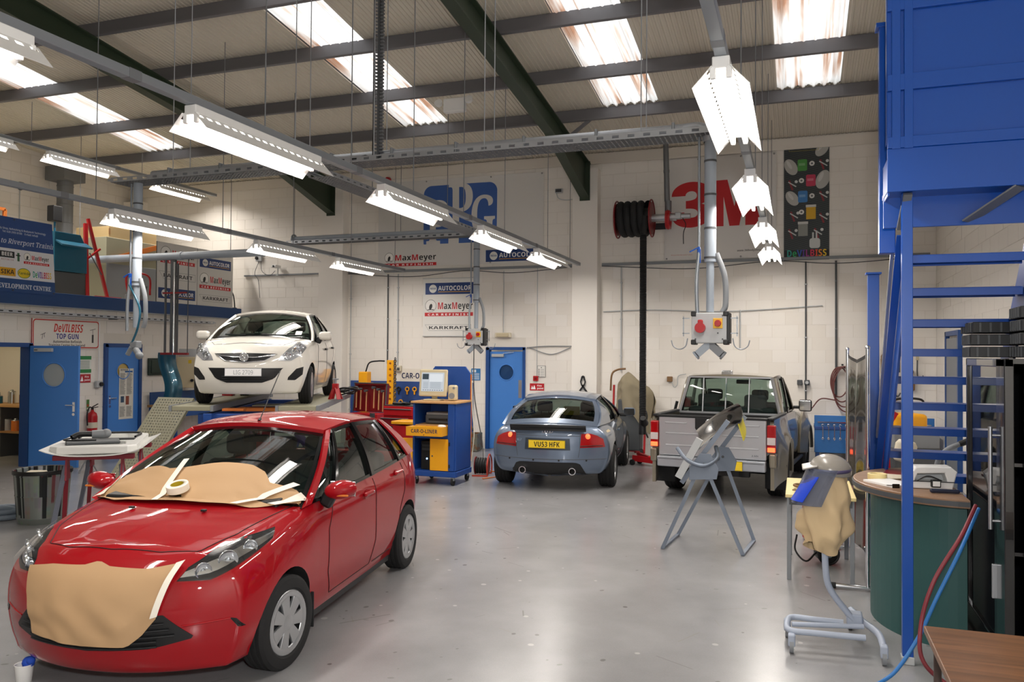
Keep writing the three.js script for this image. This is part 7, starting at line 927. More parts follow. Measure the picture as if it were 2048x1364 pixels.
{ const t = thing('metal_bin', 'rusty square steel box on the floor left of the back door', 'box', [-6.15, 0, 14.8], 0.1); part('box_sides', [rbox(0.42, 0.34, 0.02, 0.004, 0, 0.18, 0.18), rbox(0.42, 0.34, 0.02, 0.004, 0, 0.18, -0.18), rbox(0.02, 0.34, 0.36, 0.004, 0.2, 0.18, 0), rbox(0.02, 0.34, 0.36, 0.004, -0.2, 0.18, 0), box(0.4, 0.02, 0.36, 0, 0.02, 0)], mat(0xffffff, 0.7, 0.3, { map: dataTex(128, 128, (u, v) => { const n = fbm(u * 8, v * 8, 4, 8); return n > 0.55 ? [0.46, 0.33, 0.22] : [0.44, 0.45, 0.4]; }) }), t); part('contents', [rbox(0.16, 0.14, 0.14, 0.03, -0.06, 0.36, 0), tube([[-0.1, 0.3, 0], [0.0, 0.5, 0.02], [0.1, 0.4, 0.05]], 0.02, 16)], M.greyDark, t); }
board('blue_notice', 'blue and white notice on the wall right of the cart panel', 'notice', 0.2, 0.24, 0.006, printMat(96, 128, (c, w, h) => { c.fillStyle = '#2f7ab8'; c.fillRect(0, 0, w, h); c.fillStyle = '#dfe8ee'; c.fillRect(10, 12, 40, 30); for (let y = 52; y < 118; y += 12) c.fillRect(10, y, 74, 5); }), [-6.2, 1.5, DW - 0.006]);
// sheeted machine and trolley jack between coupe and pickup
{ const t = thing('sheeted_welder', 'tall red machine trolley under a dusty beige dust sheet', 'machine', [-2.98, 0, 14.93]); part('trolley_frame', [bar([-0.3, 0.1, 0.1], [-0.3, 1.35, -0.05], 0.035, 0.035), bar([0.3, 0.1, 0.1], [0.3, 1.0, -0.05], 0.035, 0.035), bar([-0.3, 0.15, 0.1], [0.3, 0.15, 0.1], 0.04, 0.04)], M.red, t); part('machine_case', rbox(0.42, 0.95, 0.3, 0.03, 0.02, 0.62, 0), M.greyDark, t);
  const sh = gridGeo((u, v) => { const a = u * 2 * PI, f = 0.03 * Math.sin(a * 6 + v * 4 + 2 * vnoise(u * 9, v * 4)) + 0.03 * Math.sin(a * 3 + 1 + v * 2) + 0.05 * (vnoise(u * 12, v * 7) - 0.5), top = 1.5 + 0.1 * Math.cos(a - 2.4), w = Math.min(1, v * 4), r = (0.1 + 0.2 * Math.sin(w * PI / 2) + 0.05 * v) * (1 + 0.15 * Math.cos(a)) + f * Math.min(1, v * 3), len = 0.72 + 0.3 * vnoise(u * 5 % 5 + 3, 0.5) * Math.sin(u * PI) + 0.18 * Math.sin(a * 2 + 0.6); return V3(Math.cos(a) * r + 0.05, top - v * len + 0.04 * Math.sin(a * 4 + v * 9) * v - (v < 0.15 ? 0 : 0.02), Math.sin(a) * r * 0.62); }, 90, 30); part('dust_sheet', thick(sh, 0.004), M.cloth, t);
  part('handle', tube([[-0.33, 1.25, 0.12], [-0.3, 1.55, 0.15], [-0.2, 1.64, 0.12], [-0.05, 1.66, 0.1]], 0.018, 20), M.rust, t); for (const x of [-0.26, 0.26]) part('wheel', mv(cyl(0.1, 0.1, 0.05, 0, 0, 0, 20), x, 0.1, 0.2, 0, 0, PI / 2), M.rubber, t); part('torch_cable', tube([[0.3, 0.95, 0.1], [0.36, 0.8, 0.15], [0.33, 0.55, 0.16], [0.38, 0.4, 0.16]], 0.014, 24), M.black, t); }
{ const t = thing('trolley_jack', 'red trolley jack with white handle left of the pickup', 'jack', [-2.42, 0, 13.95], 1.2); part('chassis', [bar([-0.08, 0.1, 0.3], [-0.08, 0.12, -0.3], 0.03, 0.1), bar([0.08, 0.1, 0.3], [0.08, 0.12, -0.3], 0.03, 0.1), rbox(0.16, 0.08, 0.2, 0.02, 0, 0.14, 0.1)], M.red, t); part('lift_arm', [bar([0, 0.12, 0.1], [0, 0.2, -0.25], 0.07, 0.04), cyl(0.05, 0.05, 0.03, 0, 0.22, -0.26, 16)], M.redDark, t); for (const x of [-1, 1]) for (const z of [-0.28, 0.28]) part('wheel', mv(cyl(0.05, 0.05, 0.03, 0, 0, 0, 16), x * 0.12, 0.05, z, 0, 0, PI / 2), M.rubber, t); part('handle', rod([0, 0.16, 0.25], [0.0, 1.05, 0.5], 0.018), M.white, t); part('handle_grip', rod([0, 1.0, 0.486], [0, 1.14, 0.525], 0.024), M.black, t); }
// ---------- blue landing and stairs ----------
{ const t = thing('steel_landing', 'blue painted steel landing with panelled guard at the top right', 'landing', [0, 2.93, 5.5]), X0 = 0.52, X1 = 2.18, w = X1 - X0, cx = (X0 + X1) / 2;
  for (const [y0, y1, z, nm] of [[0, 0.27, 0, 'edge_beam'], [0.27, 0.34, 0.012, 'guard_rail'], [0.34, 0.63, -0.012, 'guard_panel'], [0.63, 0.73, 0.012, 'guard_rail'], [0.73, 1.13, -0.012, 'guard_panel'], [1.13, 1.25, 0.012, 'guard_rail'], [1.25, 1.7, -0.012, 'guard_panel']]) part(nm, rbox(w, y1 - y0, 0.03, 0.004, cx, (y0 + y1) / 2, z), M.blue, t);
  for (const x of [X0 + 0.05, X0 + 0.12]) part('guard_upright', rbox(0.05, 1.43, 0.036, 0.004, x, 0.98, 0.01), M.blue, t);
  part('deck_plate', box(w, 0.03, 0.3, cx, 0.02, -0.16), M.blue, t); part('rear_beam', rbox(w, 0.2, 0.03, 0.004, cx, -0.09, -0.24), M.blue, t); part('side_plate', [rbox(0.012, 0.24, 0.3, 0.003, X0 + 0.01, 0.1, -0.16), box(0.006, 1.4, 0.05, X0, 1.0, -0.03)], M.blue, t); part('soffit_brace', bar([X0 + 0.12, -0.01, -0.02], [X0 + 0.1, -0.2, -0.22], 0.05, 0.02), M.galvDull, t); part('soffit_angle', bar([1.25, 0.0, -0.03], [1.0, -0.17, -0.22], 0.12, 0.01), M.galvDull, t); part('rail_post', [rbox(0.1, 1.55, 0.09, 0.006, X0 + 0.045, 0.45, -0.5), rbox(0.14, 0.03, 0.12, 0.004, X0 + 0.045, 1.23, -0.5)], M.blue, t); }
{ const t = thing('support_post', 'slim blue steel post standing in front of the stairs', 'post', [0.64, 0, 5.58]); part('post_tube', rbox(0.062, 2.93, 0.062, 0.004, 0, 1.465, 0), M.blue, t); part('foot_plate', [rbox(0.075, 0.05, 0.075, 0.006, 0, 0.025, 0)], M.greyLight, t); }
{ const t = thing('staircase', 'blue open tread steel staircase rising to the landing', 'stairs', [0, 0, 0]); const n = 13, Yt = 2.56, D0 = 5.85, rise = 0.2, go = 0.18, xa = 0.66, xb = 1.36;
  for (const x of [xa, xb]) { const g = ext(shape([[D0 - 0.14, Yt + 0.12], [D0 + 0.02, Yt + 0.16], [D0 + go * 12.9, Yt - rise * 12.9 + 0.1], [D0 + go * 12.9 + 0.1, 0.01], [D0 + go * 12 - 0.02, 0.01], [D0 - 0.14, Yt - 0.1]]), 0.012, 0.002).rotateY(PI / 2).translate(x, 0, 0); part('stringer', [g], M.blue, t); part('stringer_flange', bar([x + (x < 1 ? -0.03 : 0.04), Yt + 0.14, -D0 + 0.05], [x + (x < 1 ? -0.03 : 0.04), Yt - rise * 12.6 + 0.1, -(D0 + go * 12.8)], 0.05, 0.012), M.blue, t); }
  for (let i = 0; i < 12; i++) { const y = Yt - rise * i, d = D0 + go * i; const tr = part('tread', [rbox(xb - xa - 0.02, 0.008, 0.2, 0.002, (xa + xb) / 2, y, -d), rbox(xb - xa - 0.02, 0.05, 0.008, 0.002, (xa + xb) / 2, y - 0.025, -d + 0.1), rbox(xb - xa - 0.02, 0.05, 0.008, 0.002, (xa + xb) / 2, y - 0.025, -d - 0.1)], M.blue, t); }
  part('hand_rail', [bar([xa - 0.05, Yt + 0.3, -D0 - 0.1], [xa - 0.05, 1.25, -7.25], 0.02, 0.03)], M.alu, t); }
{ const t = thing('support_post', 'short visible blue post behind the foot of the stairs', 'post', [0.68, 0, 8.5]); part('post_tube', rbox(0.1, 2.7, 0.1, 0.005, 0, 1.35, 0), M.blue, t); part('cap_plate', rbox(0.14, 0.02, 0.14, 0.004, 0, 2.71, 0), M.blue, t); }
// smoked film screen on chrome poles
{ const t = thing('welding_screen', 'smoked film screen on chrome poles beside the stairs', 'screen', [0, 0, 0]); const p = [0.53, 7.15], q = [0.455, 8.6], h = 1.98; for (const [x, d] of [p, q]) part('pole', [rod([x, 0.03, -d], [x, h, -d], 0.017, 14), ball(0.02, x, h, -d)], M.chrome, t);
  const film = gridGeo((u, v) => V3(lerp(p[0], q[0], u) + 0.03 * Math.sin(u * 9 + v * 2) * Math.sin(PI * u), lerp(0.25, h - 0.06 - 0.08 * Math.sin(PI * u), v), -lerp(p[1], q[1], u)), 26, 16); part('film', film, phys({ color: 0x6b675e, roughness: 0.08, transmission: 0.75, thickness: 0, side: THREE.DoubleSide }), t); part('top_hem', thick(gridGeo((u, v) => V3(lerp(p[0], q[0], u) + 0.03 * Math.sin(u * 9 + 2) * Math.sin(PI * u) + 0.004, h - 0.06 - 0.08 * Math.sin(PI * u) + v * 0.03, -lerp(p[1], q[1], u)), 26, 2), 0.003), M.black, t);
  for (const [x, d] of [p, q]) part('foot_bar', rod([x - 0.24, 0.03, -d], [x + 0.05, 0.03, -d], 0.018), M.chrome, t); part('foot_cap', rod([p[0] - 0.28, 0.03, -p[1]], [p[0] - 0.24, 0.03, -p[1]], 0.024), M.rubber, t); }
// yellow topped desk
{ const t = thing('small_desk', 'small desk with pale yellow top and grey metal legs', 'desk', [0.175, 0, 7.78]); part('desk_top', rbox(0.56, 0.03, 1.0, 0.006, 0, 0.715, 0), M.yellowPale, t); part('apron', [box(0.5, 0.06, 0.02, 0, 0.67, 0.47), box(0.5, 0.06, 0.02, 0, 0.67, -0.47), box(0.02, 0.06, 0.94, 0.25, 0.67, 0), box(0.02, 0.06, 0.94, -0.25, 0.67, 0)], M.greyDark, t); for (const x of [-1, 1]) for (const z of [-1, 1]) part('leg', rbox(0.035, 0.7, 0.035, 0.004, x * 0.25, 0.35, z * 0.46), M.grey, t); }
single('green_ball', 'dark green round weight on the yellow desk', 'ball', [new THREE.SphereGeometry(0.045, 18, 12).scale(1, 0.75, 1).translate(0, 0.034, 0)], mat(0x2f5a2c, 0.5), [0.33, 0.73, 7.6]);
single('sanding_tool', 'thin dark tool with wooden handle on the yellow desk', 'tool', [rod([-0.12, 0.012, 0], [0.14, 0.012, -0.04], 0.006), tube([[-0.02, 0.02, -0.1], [-0.1, 0.03, -0.14], [-0.08, 0.03, -0.22], [0.06, 0.03, -0.2]], 0.012, 20)], M.rust, [0.07, 0.73, 7.45]);
// spray hood on its castor stand
{ const steel = mat(0xa9b3c4, 0.45), t = thing('castor_stand', 'blue grey wheeled stand with bent pole below the spray hood', 'stand', [0.2, 0, 5.75]);
  part('base_frame', [tube([[0.14, 0.16, -0.3], [0.2, 0.15, -0.1], [0.28, 0.14, 0.1], [0.3, 0.1, 0.24]], 0.022, 24), tube([[0.08, 0.15, -0.02], [-0.1, 0.15, -0.02], [-0.24, 0.15, -0.02], [-0.27, 0.14, 0.08], [-0.25, 0.13, 0.2], [-0.1, 0.13, 0.2], [0.2, 0.13, 0.18]], 0.02, 40), rod([-0.24, 0.14, 0.1], [0.2, 0.15, 0.02], 0.016)], steel, t);
  part('bent_pole', tube([[0.15, 0.16, -0.05], [0.1, 0.22, -0.04], [0.0, 0.36, -0.02], [-0.03, 0.5, 0.0], [-0.035, 0.78, 0.0], [-0.035, 1.0, 0]], 0.021, 40, 12), steel, t); part('clamp_plate', rbox(0.1, 0.08, 0.1, 0.015, 0.15, 0.17, -0.08), steel, t);
  for (const [x, z] of [[-0.24, 0.24], [0.3, 0.26], [-0.27, -0.06], [0.14, -0.38]]) { const c = part('castor', mv(cyl(0.045, 0.045, 0.025, 0, 0, 0, 20), x, 0.046, z, 0, 0.5, PI / 2), M.grey, t); part('castor_fork', [rbox(0.045, 0.08, 0.06, 0.012, x, 0.085, z)], steel, c); } }
{ const t = thing('spray_hood', 'beige spray hood with clear visor and blue strip on the wheeled stand', 'hood', [0.17, 0.62, 5.75]);
  const cl = gridGeo((u, v) => { const a = u * 2 * PI, w = 0.014 * Math.sin(a * 6 + v * 9 + 3 * vnoise(u * 10, v * 5)) + 0.012 * Math.sin(a * 4 - v * 6) + 0.02 * (vnoise(u * 16, v * 10) - 0.5), r = lerp(0.09, 0.155, Math.sin(Math.min(1, v * 1.15) * PI * 0.62)) * (v > 0.8 ? 1 - (v - 0.8) * 1.6 : 1) + w * (0.4 + v); return V3(Math.cos(a) * r * 1.0 - 0.02 + 0.05 * (1 - v), 0.52 - v * 0.5 + 0.04 * Math.cos(a * 2 + 1) * v, Math.sin(a) * r * 0.9); }, 56, 26); part('cape', thick(cl, 0.003), mat(0xcdb48c, 0.8), t);
  const helm = new THREE.SphereGeometry(0.115, 26, 14, 0, 2 * PI, 0, PI * 0.55).scale(1.15, 0.85, 1.0); part('helmet_shell', mv(helm, 0.03, 0.54, 0.01, 0.15, 0, -0.15), mat(0x8f8a82, 0.25), t); part('peak', mv(rbox(0.1, 0.012, 0.15, 0.006), -0.1, 0.56, 0.04, 0.1, 0, 0.25), mat(0x8d8880, 0.3), t);
  const vis = gridGeo((u, v) => { const a = lerp(2.2, 5.0, u), r = 0.142; return V3(Math.cos(a) * r + 0.03 - v * 0.1, 0.55 - v * 0.24, -Math.sin(a) * r + 0.01); }, 16, 8); part('visor', thick(vis, 0.003), phys({ color: 0xbfc6d8, roughness: 0.05, transmission: 0.85, thickness: 0 }), t); const st = gridGeo((u, v) => { const a = lerp(3.35, 4.2, u), r = 0.15; return V3(Math.cos(a) * r + 0.03 - v * 0.1, 0.5 - v * 0.17, -Math.sin(a) * r + 0.012); }, 6, 6); part('visor_strip', thick(st, 0.004), mat(0x1f45c8, 0.2), t); part('brow_band', torus(0.12, 0.012, 0.03, 0.545, 0.01, PI / 2 + 0.1, 0.1), mat(0x4a4360, 0.3), t); }
// green half-round counter
{ const t = thing('reception_counter', 'half round counter with dark green curved front and brown top', 'counter', [1.03, 0, 6.6]); const half = (rx, rz, n = 30) => Array.from({ length: n + 1 }, (_, i) => { const a = PI / 2 + (i / n) * PI; return [rx * Math.cos(a), rz * Math.sin(a)]; });
  part('curved_front', ext(shape(half(0.52, 0.68)), 0.94, 0, 0, 0, 0, -PI / 2), M.greenCounter, t); part('counter_top', ext(shape(half(0.64, 0.78)), 0.045, 0.006, 0, 0.945, 0, -PI / 2), mat(0xffffff, 0.4, 0, { map: dataTex(256, 64, (u, v) => { const n = fbm(u * 4, v * 30, 4); return [0.52 + n * 0.1, 0.4 + n * 0.09, 0.31 + n * 0.07]; }) }), t); part('top_edging', ext(shape(half(0.648, 0.788)), 0.03, 0, 0, 0.952, 0, -PI / 2), M.greyDark, t); part('plinth', ext(shape(half(0.5, 0.66)), 0.04, 0, 0, 0, 0, -PI / 2), M.black, t); }
const onTop = 0.998;
{ const t = thing('tape_roll', 'cream tape roll lying on the green counter', 'tape roll', [0.55, onTop, 6.55]); part('tape_winding', lathe([[0.04, 0], [0.065, 0], [0.067, 0.004], [0.067, 0.04], [0.065, 0.044], [0.04, 0.044], [0.04, 0]], 30), M.yellowPale, t); }
for (const [i, [x, d, a, m, l]] of [[0.68, 6.75, 0.3, M.cream, 'pale paper sheets spread on the green counter'], [0.75, 6.95, -0.2, M.redDark, 'red edged folder on the green counter'], [0.62, 6.35, 0.6, M.white, 'white leaflet near the counter front edge']].entries()) single('paper_folder', l, 'paper', [rbox(0.22, 0.008 + i * 0.004, 0.3, 0.002, 0, 0.006, 0)], m, [x, onTop, d], a);
{ const t = thing('safety_glasses', 'small dark safety glasses on the green counter', 'glasses', [0.66, onTop, 6.12], 0.3); part('lens', [rbox(0.05, 0.03, 0.006, 0.01, -0.03, 0.02, 0), rbox(0.05, 0.03, 0.006, 0.01, 0.03, 0.02, 0)], M.blackGloss, t); for (const s of [-1, 1]) part('arm', rod([s * 0.055, 0.025, 0], [s * 0.05, 0.01, -0.1], 0.003), M.black, t); }
{ const t = thing('headlamp_housing', 'white plastic headlamp housing on the green counter', 'headlamp', [0.86, onTop, 6.28], 0.1); const g = ext(shape([[-0.15, 0], [0.13, 0], [0.16, 0.12], [0.12, 0.155], [-0.1, 0.15], [-0.16, 0.06]], [[[-0.11, 0.05], [-0.09, 0.1], [0.08, 0.11], [0.1, 0.05]]]), 0.12, 0.008, 0, 0, -0.06); part('housing', g, M.whiteEnamel, t); part('back_plate', rbox(0.27, 0.12, 0.01, 0.004, 0, 0.07, -0.05), M.greyLight, t); part('module', [rbox(0.06, 0.05, 0.04, 0.006, 0.02, 0.04, 0.08)], M.black, t); part('module_label', box(0.045, 0.034, 0.002, 0.02, 0.04, 0.101), M.white, t); part('clip_wires', [rod([-0.14, 0.05, 0.07], [0.14, 0.05, 0.07], 0.003), tube([[-0.1, 0.05, 0.07], [-0.03, 0.09, 0.08], [0.06, 0.06, 0.08]], 0.004, 16, 5)], M.black, t); }
single('marker_pen', 'dark blue marker tool at the counter edge', 'tool', [rbox(0.18, 0.025, 0.035, 0.01, 0, 0.014, 0)], mat(0x1c2238, 0.4), [0.92, onTop, 6.05], 0.1);
// black glazed cabinet with crates on top
{ const t = thing('display_cabinet', 'tall glossy black cabinet with glazed door at the right edge', 'cabinet', [1.45, 0, 5.75]); const w = 0.72, d = 1.1, h = 1.9, gl = phys({ color: 0x0b0c0f, roughness: 0.18, clearcoat: 0.6 });
  part('carcass', [rbox(w - 0.1, h, 0.03, 0.004, 0.05, h / 2, d / 2 - 0.015), rbox(w - 0.1, h, 0.03, 0.004, 0.05, h / 2, -d / 2 + 0.015), rbox(0.03, h, d, 0.004, w / 2 - 0.015, h / 2, 0), box(w - 0.05, 0.03, d, 0, h - 0.015, 0), box(w - 0.05, 0.2, d, 0.02, 0.1, 0), box(w - 0.1, 0.02, d - 0.06, 0, 0.8, 0), box(w - 0.1, 0.02, d - 0.06, 0, 1.3, 0)], gl, t);
  part('door_frame', [rbox(0.05, h, 0.2, 0.006, -w / 2 + 0.025, h / 2, d / 2 - 0.1), rbox(0.05, h, 0.04, 0.006, -w / 2 + 0.025, h / 2, -d / 2 + 0.02), rbox(0.05, 0.05, d, 0.006, -w / 2 + 0.025, h - 0.025, 0), rbox(0.05, 0.24, d, 0.006, -w / 2 + 0.025, 0.12, 0)], gl, t); const gd = part('glass_pane', box(0.006, h - 0.29, d - 0.24, -w / 2 + 0.02, h / 2 + 0.095, -0.08), phys({ color: 0x202328, roughness: 0.02, transmission: 0.45, thickness: 0 }), t); part('pull_bar', [rod([-w / 2 - 0.03, 0.9, d / 2 - 0.2], [-w / 2 - 0.03, 1.5, d / 2 - 0.2], 0.012), rod([-w / 2 - 0.03, 0.95, d / 2 - 0.2], [-w / 2 + 0.02, 0.95, d / 2 - 0.2], 0.008), rod([-w / 2 - 0.03, 1.45, d / 2 - 0.2], [-w / 2 + 0.02, 1.45, d / 2 - 0.2], 0.008)], M.alu, t); part('lock', [rbox(0.03, 0.2, 0.02, 0.005, -w / 2 - 0.01, 0.6, d / 2 - 0.2)], M.alu, t); part('label_print', box(0.002, 0.05, 0.06, -w / 2 - 0.002, 0.22, d / 2 - 0.12), M.white, t); }
for (const [x, y, z, i] of [[1.22, 1.905, 6.1, 0], [1.22, 1.985, 6.1, 1], [1.22, 2.065, 6.1, 2], [1.42, 1.905, 5.7, 3], [1.42, 1.985, 5.7, 4], [1.42, 2.065, 5.7, 5], [1.42, 2.145, 5.72, 6]]) { const t = thing('plastic_crate', `${nth[i < 3 ? i : i - 3]} black plastic tray from the bottom in the ${i < 3 ? 'far' : 'near'} stack on the black cabinet`, 'crate', [x, y, z], rr(-0.05, 0.05), i < 3 ? 'trays in the far stack' : 'trays in the near stack'); part('tray_walls', [rbox(0.32, 0.07, 0.012, 0.004, 0, 0.036, 0.16), rbox(0.32, 0.07, 0.012, 0.004, 0, 0.036, -0.16), rbox(0.012, 0.07, 0.33, 0.004, 0.155, 0.036, 0), rbox(0.012, 0.07, 0.33, 0.004, -0.155, 0.036, 0), box(0.31, 0.01, 0.32, 0, 0.006, 0)], M.darkPlastic, t); parts('rib', [-0.12, -0.06, 0, 0.06, 0.12].flatMap((k) => [box(0.012, 0.06, 0.01, k, 0.036, 0.169), box(0.01, 0.06, 0.012, -0.164, 0.036, k)]), M.greyDark, t); }
single('air_hose', 'red air hose hanging down beside the black cabinet', 'hose', [tube([[1.02, 1.0, -5.6], [0.9, 0.86, -5.35], [0.74, 0.6, -5.25], [0.665, 0.34, -5.2], [0.68, 0.16, -5.1], [0.9, 0.03, -5.0]], 0.012, 60, 8)], mat(0x7c2a34, 0.45), [0, 0, 0]);
single('air_hose', 'blue air hose running from the black cabinet to the floor', 'hose', [tube([[1.04, 0.98, -5.62], [0.9, 0.78, -5.36], [0.76, 0.5, -5.28], [0.66, 0.27, -5.25], [0.53, 0.08, -5.18], [0.4, 0.016, -5.05], [0.25, 0.014, -4.6]], 0.011, 70, 8)], mat(0x2a72b8, 0.45), [0, 0, 0]);
// brown table in the near corner
{ const wood = dataTex(512, 256, (u, v) => { const r = fbm(u * 3, v * 26, 5), g = Math.sin((v * 30 + r * 5) * 2) * 0.5 + 0.5; return [0.36 + r * 0.16 + g * 0.05, 0.25 + r * 0.11 + g * 0.035, 0.16 + r * 0.08 + g * 0.02]; }); const wm = mat(0xffffff, 0.4, 0, { map: wood });
  const t = thing('side_table', 'brown wood grain table in the lower right corner', 'table', [1.12, 0, 3.62]); part('table_top', rbox(1.2, 0.03, 0.72, 0.006, 0, 0.705, 0), wm, t); part('apron', [box(1.1, 0.05, 0.02, 0, 0.665, 0.32), box(1.1, 0.05, 0.02, 0, 0.665, -0.32)], M.black, t); for (const x of [-0.55, 0.55]) for (const z of [-0.32, 0.32]) part('leg', [cyl(0.016, 0.016, 0.69, x, 0.345, z, 14)], mat(0x4a3a34, 0.5), t); }
// things beyond the stairs
{ const t = thing('workbench', 'blue workbench with tools against the back wall right of the pickup', 'workbench', [1.15, 0, 14.75]); part('bench_top', rbox(1.8, 0.05, 0.7, 0.006, 0, 0.72, 0), M.peg, t); part('tool_panel', rbox(1.8, 0.62, 0.03, 0.006, 0, 0.62, 0.32), mat(0x2d6fb4, 0.4), t); for (const x of [-0.85, 0, 0.85]) part('leg', box(0.06, 0.7, 0.6, x, 0.35, 0), M.blueFrame, t); part('rear_rail', bar([-0.85, 0.82, 0.36], [0.85, 0.82, 0.36], 0.02, 0.02), M.chrome, t);
  for (let i = 0; i < 9; i++) { const o = thing('hand_spanner', `${nth[i]} steel spanner from the left on the blue bench front`, 'spanner', [0.38 + i * 0.09, 0.55, 14.36], 0, 'spanners on the blue bench'); part('shank', [rbox(0.015, 0.2 + (i % 3) * 0.03, 0.008, 0.003, 0, 0.1, 0), torus(0.016, 0.006, 0, 0, 0, 0, 0, 0, 2 * PI, 12), torus(0.018, 0.006, 0, 0.22, 0, 0, 0, 0, 4.5, 12)], M.chrome, o); } }
{ const t = thing('parts_vice', 'grey tool clutter heap on the blue bench lower shelf', 'tools', [0.75, 0, 14.25]); part('clutter', [rbox(0.5, 0.12, 0.12, 0.03, 0, 0.06, 0), rbox(0.2, 0.2, 0.1, 0.02, 0.3, 0.14, 0), cyl(0.05, 0.05, 0.3, -0.1, 0.16, 0.03, 14, 0, 0, PI / 2)], M.greyDark, t); }
{ const t = thing('hanging_hose', 'tangled red and black air hose hung on the back wall', 'hose', [0.72, 1.05, DW - 0.08]); const l = []; for (let k = 0; k < 4; k++) { const r = 0.2 + k * 0.035, o = k * 0.04; l.push(tube(Array.from({ length: 15 }, (_, i) => { const a = (i / 14) * 2 * PI; return [Math.cos(a) * r * 0.7 + o - 0.05, 0.42 + Math.sin(a) * r * 1.3 - o, 0.02 * k]; }), 0.012, 50, 6)); } l.push(tube([[-0.1, 0.1, 0.02], [-0.35, 0.12, 0.02], [-0.5, -0.05, 0.02]], 0.012, 20, 6)); part('hose_loops', l, mat(0x6b3a36, 0.5), t); part('hook', bar([0, 0.72, -0.04], [0, 0.72, 0.08], 0.03, 0.03), M.black, t); }
{ const t = thing('grey_side_door', 'narrow grey door with blue frame on the right wall', 'door', [WXR - 0.03, 0, 13.5], -PI / 2); part('leaf', rbox(0.95, 2.2, 0.04, 0.006, 0, 1.1, 0), M.grey, t); part('frame', [box(0.07, 2.3, 0.06, -0.52, 1.15, 0), box(0.07, 2.3, 0.06, 0.52, 1.15, 0), box(1.1, 0.07, 0.06, 0, 2.27, 0)], M.blueFrame, t); }
for (const [i, [x, y, m]] of [[1.25, 1.35, 0], [1.38, 1.75, 1], [1.55, 1.4, 2], [1.62, 1.85, 0], [1.75, 1.5, 1], [1.9, 1.7, 2], [1.42, 1.2, 1]].entries()) { const t = thing('hanging_tool', `${nth[i]} wall tool behind the stairs: ${['red handled blade', 'brown glove bundle', 'grey hook with tag'][m]}`, 'tool', [x, y, DW - 0.06], 0, ['red tools behind the stairs', 'gloves behind the stairs', 'hook tools behind the stairs'][m]); if (m === 0) { part('handle', rod([0, 0, 0], [0, 0.25, 0], 0.018), M.red, t); part('blade', rbox(0.03, 0.2, 0.02, 0.005, 0, -0.1, 0), M.greyDark, t); } else if (m === 1) { part('gloves', [rbox(0.1, 0.3, 0.05, 0.03, 0, 0, 0), rbox(0.08, 0.24, 0.05, 0.03, 0.07, -0.04, 0.02), ball(0.07, 0.02, 0.16, 0.02)], M.rust, t); } else { part('hook', tube([[0, 0.2, 0], [0, -0.1, 0], [0.05, -0.16, 0], [0.09, -0.1, 0]], 0.012, 20), M.greyDark, t); part('tag', rbox(0.05, 0.08, 0.01, 0.003, 0, 0.2, 0.01), M.beige, t); } }
{ const t = thing('compressor_unit', 'yellow and red workshop machine seen through the stair treads', 'machine', [1.35, 0, 11.6], 0.3); part('base_case', rbox(0.6, 0.7, 0.5, 0.03, 0, 0.4, 0), M.greyDark, t); part('yellow_cover', rbox(0.42, 0.2, 0.4, 0.05, -0.05, 1.08, 0), M.yellow, t); part('grey_middle', rbox(0.58, 0.24, 0.46, 0.02, 0, 0.86, 0), M.grey, t); part('carry_handle', tube([[-0.2, 1.26, 0], [-0.15, 1.36, 0], [0.15, 1.36, 0], [0.2, 1.26, 0]], 0.015, 20), M.black, t); for (const s of [-1, 1]) part('wheel', mv(cyl(0.08, 0.08, 0.05, 0, 0, 0, 18), s * 0.26, 0.08, 0.2, 0, 0, PI / 2), M.rubber, t); }
{ const t = thing('lever_machine', 'red lever arm machine behind the counter', 'machine', [0.85, 0, 9.9]); part('red_column', [bar([0.1, 0, 0], [0.02, 1.1, 0], 0.16, 0.12, [1, 0, 0]), rbox(0.3, 0.06, 0.4, 0.02, 0, 0.03, 0), bar([0.02, 1.05, 0], [0.16, 1.3, 0], 0.1, 0.08, [1, 0, 0])], M.red, t); part('motor', rbox(0.3, 0.24, 0.3, 0.05, 0.02, 0.18, 0.1), M.darkPlastic, t); }
{ const t = thing('paint_cup', 'white plastic spray cup above the counter', 'cup', [1.0, 0.7, 9.3]); part('cup_body', lathe([[0, 0.12], [0.08, 0.12], [0.1, 0.14], [0.105, 0.3], [0.08, 0.34], [0.06, 0.345], [0, 0.345]], 26).rotateZ(-0.2), M.cream, t); part('cup_stem', [rod([0.03, 0.14, 0], [0.0, -0.69, 0], 0.02), cyl(0.12, 0.14, 0.03, 0, -0.684, 0, 20)], M.greyDark, t); }
{ const t = thing('vacuum_hose', 'grey flexible hose arm with black handle beyond the counter', 'hose', [1.3, 0, 9.0]); part('hose_arm', tube([[0.0, 0, 0], [-0.02, 0.6, 0], [0.0, 0.84, 0], [0.08, 0.98, 0], [0.22, 1.06, 0]], 0.025, 40, 10), M.grey, t); part('handle', rod([0.2, 1.05, 0], [0.4, 1.14, 0], 0.03), M.black, t); }
{ const t = thing('red_toolbox', 'red metal box on the floor behind the yellow desk', 'box', [0.22, 0, 8.85], 0.2); part('box_shell', rbox(0.3, 0.52, 0.4, 0.02, 0, 0.27, 0), M.red, t); part('box_lid', rbox(0.32, 0.04, 0.42, 0.01, 0, 0.55, 0), M.redDark, t); }
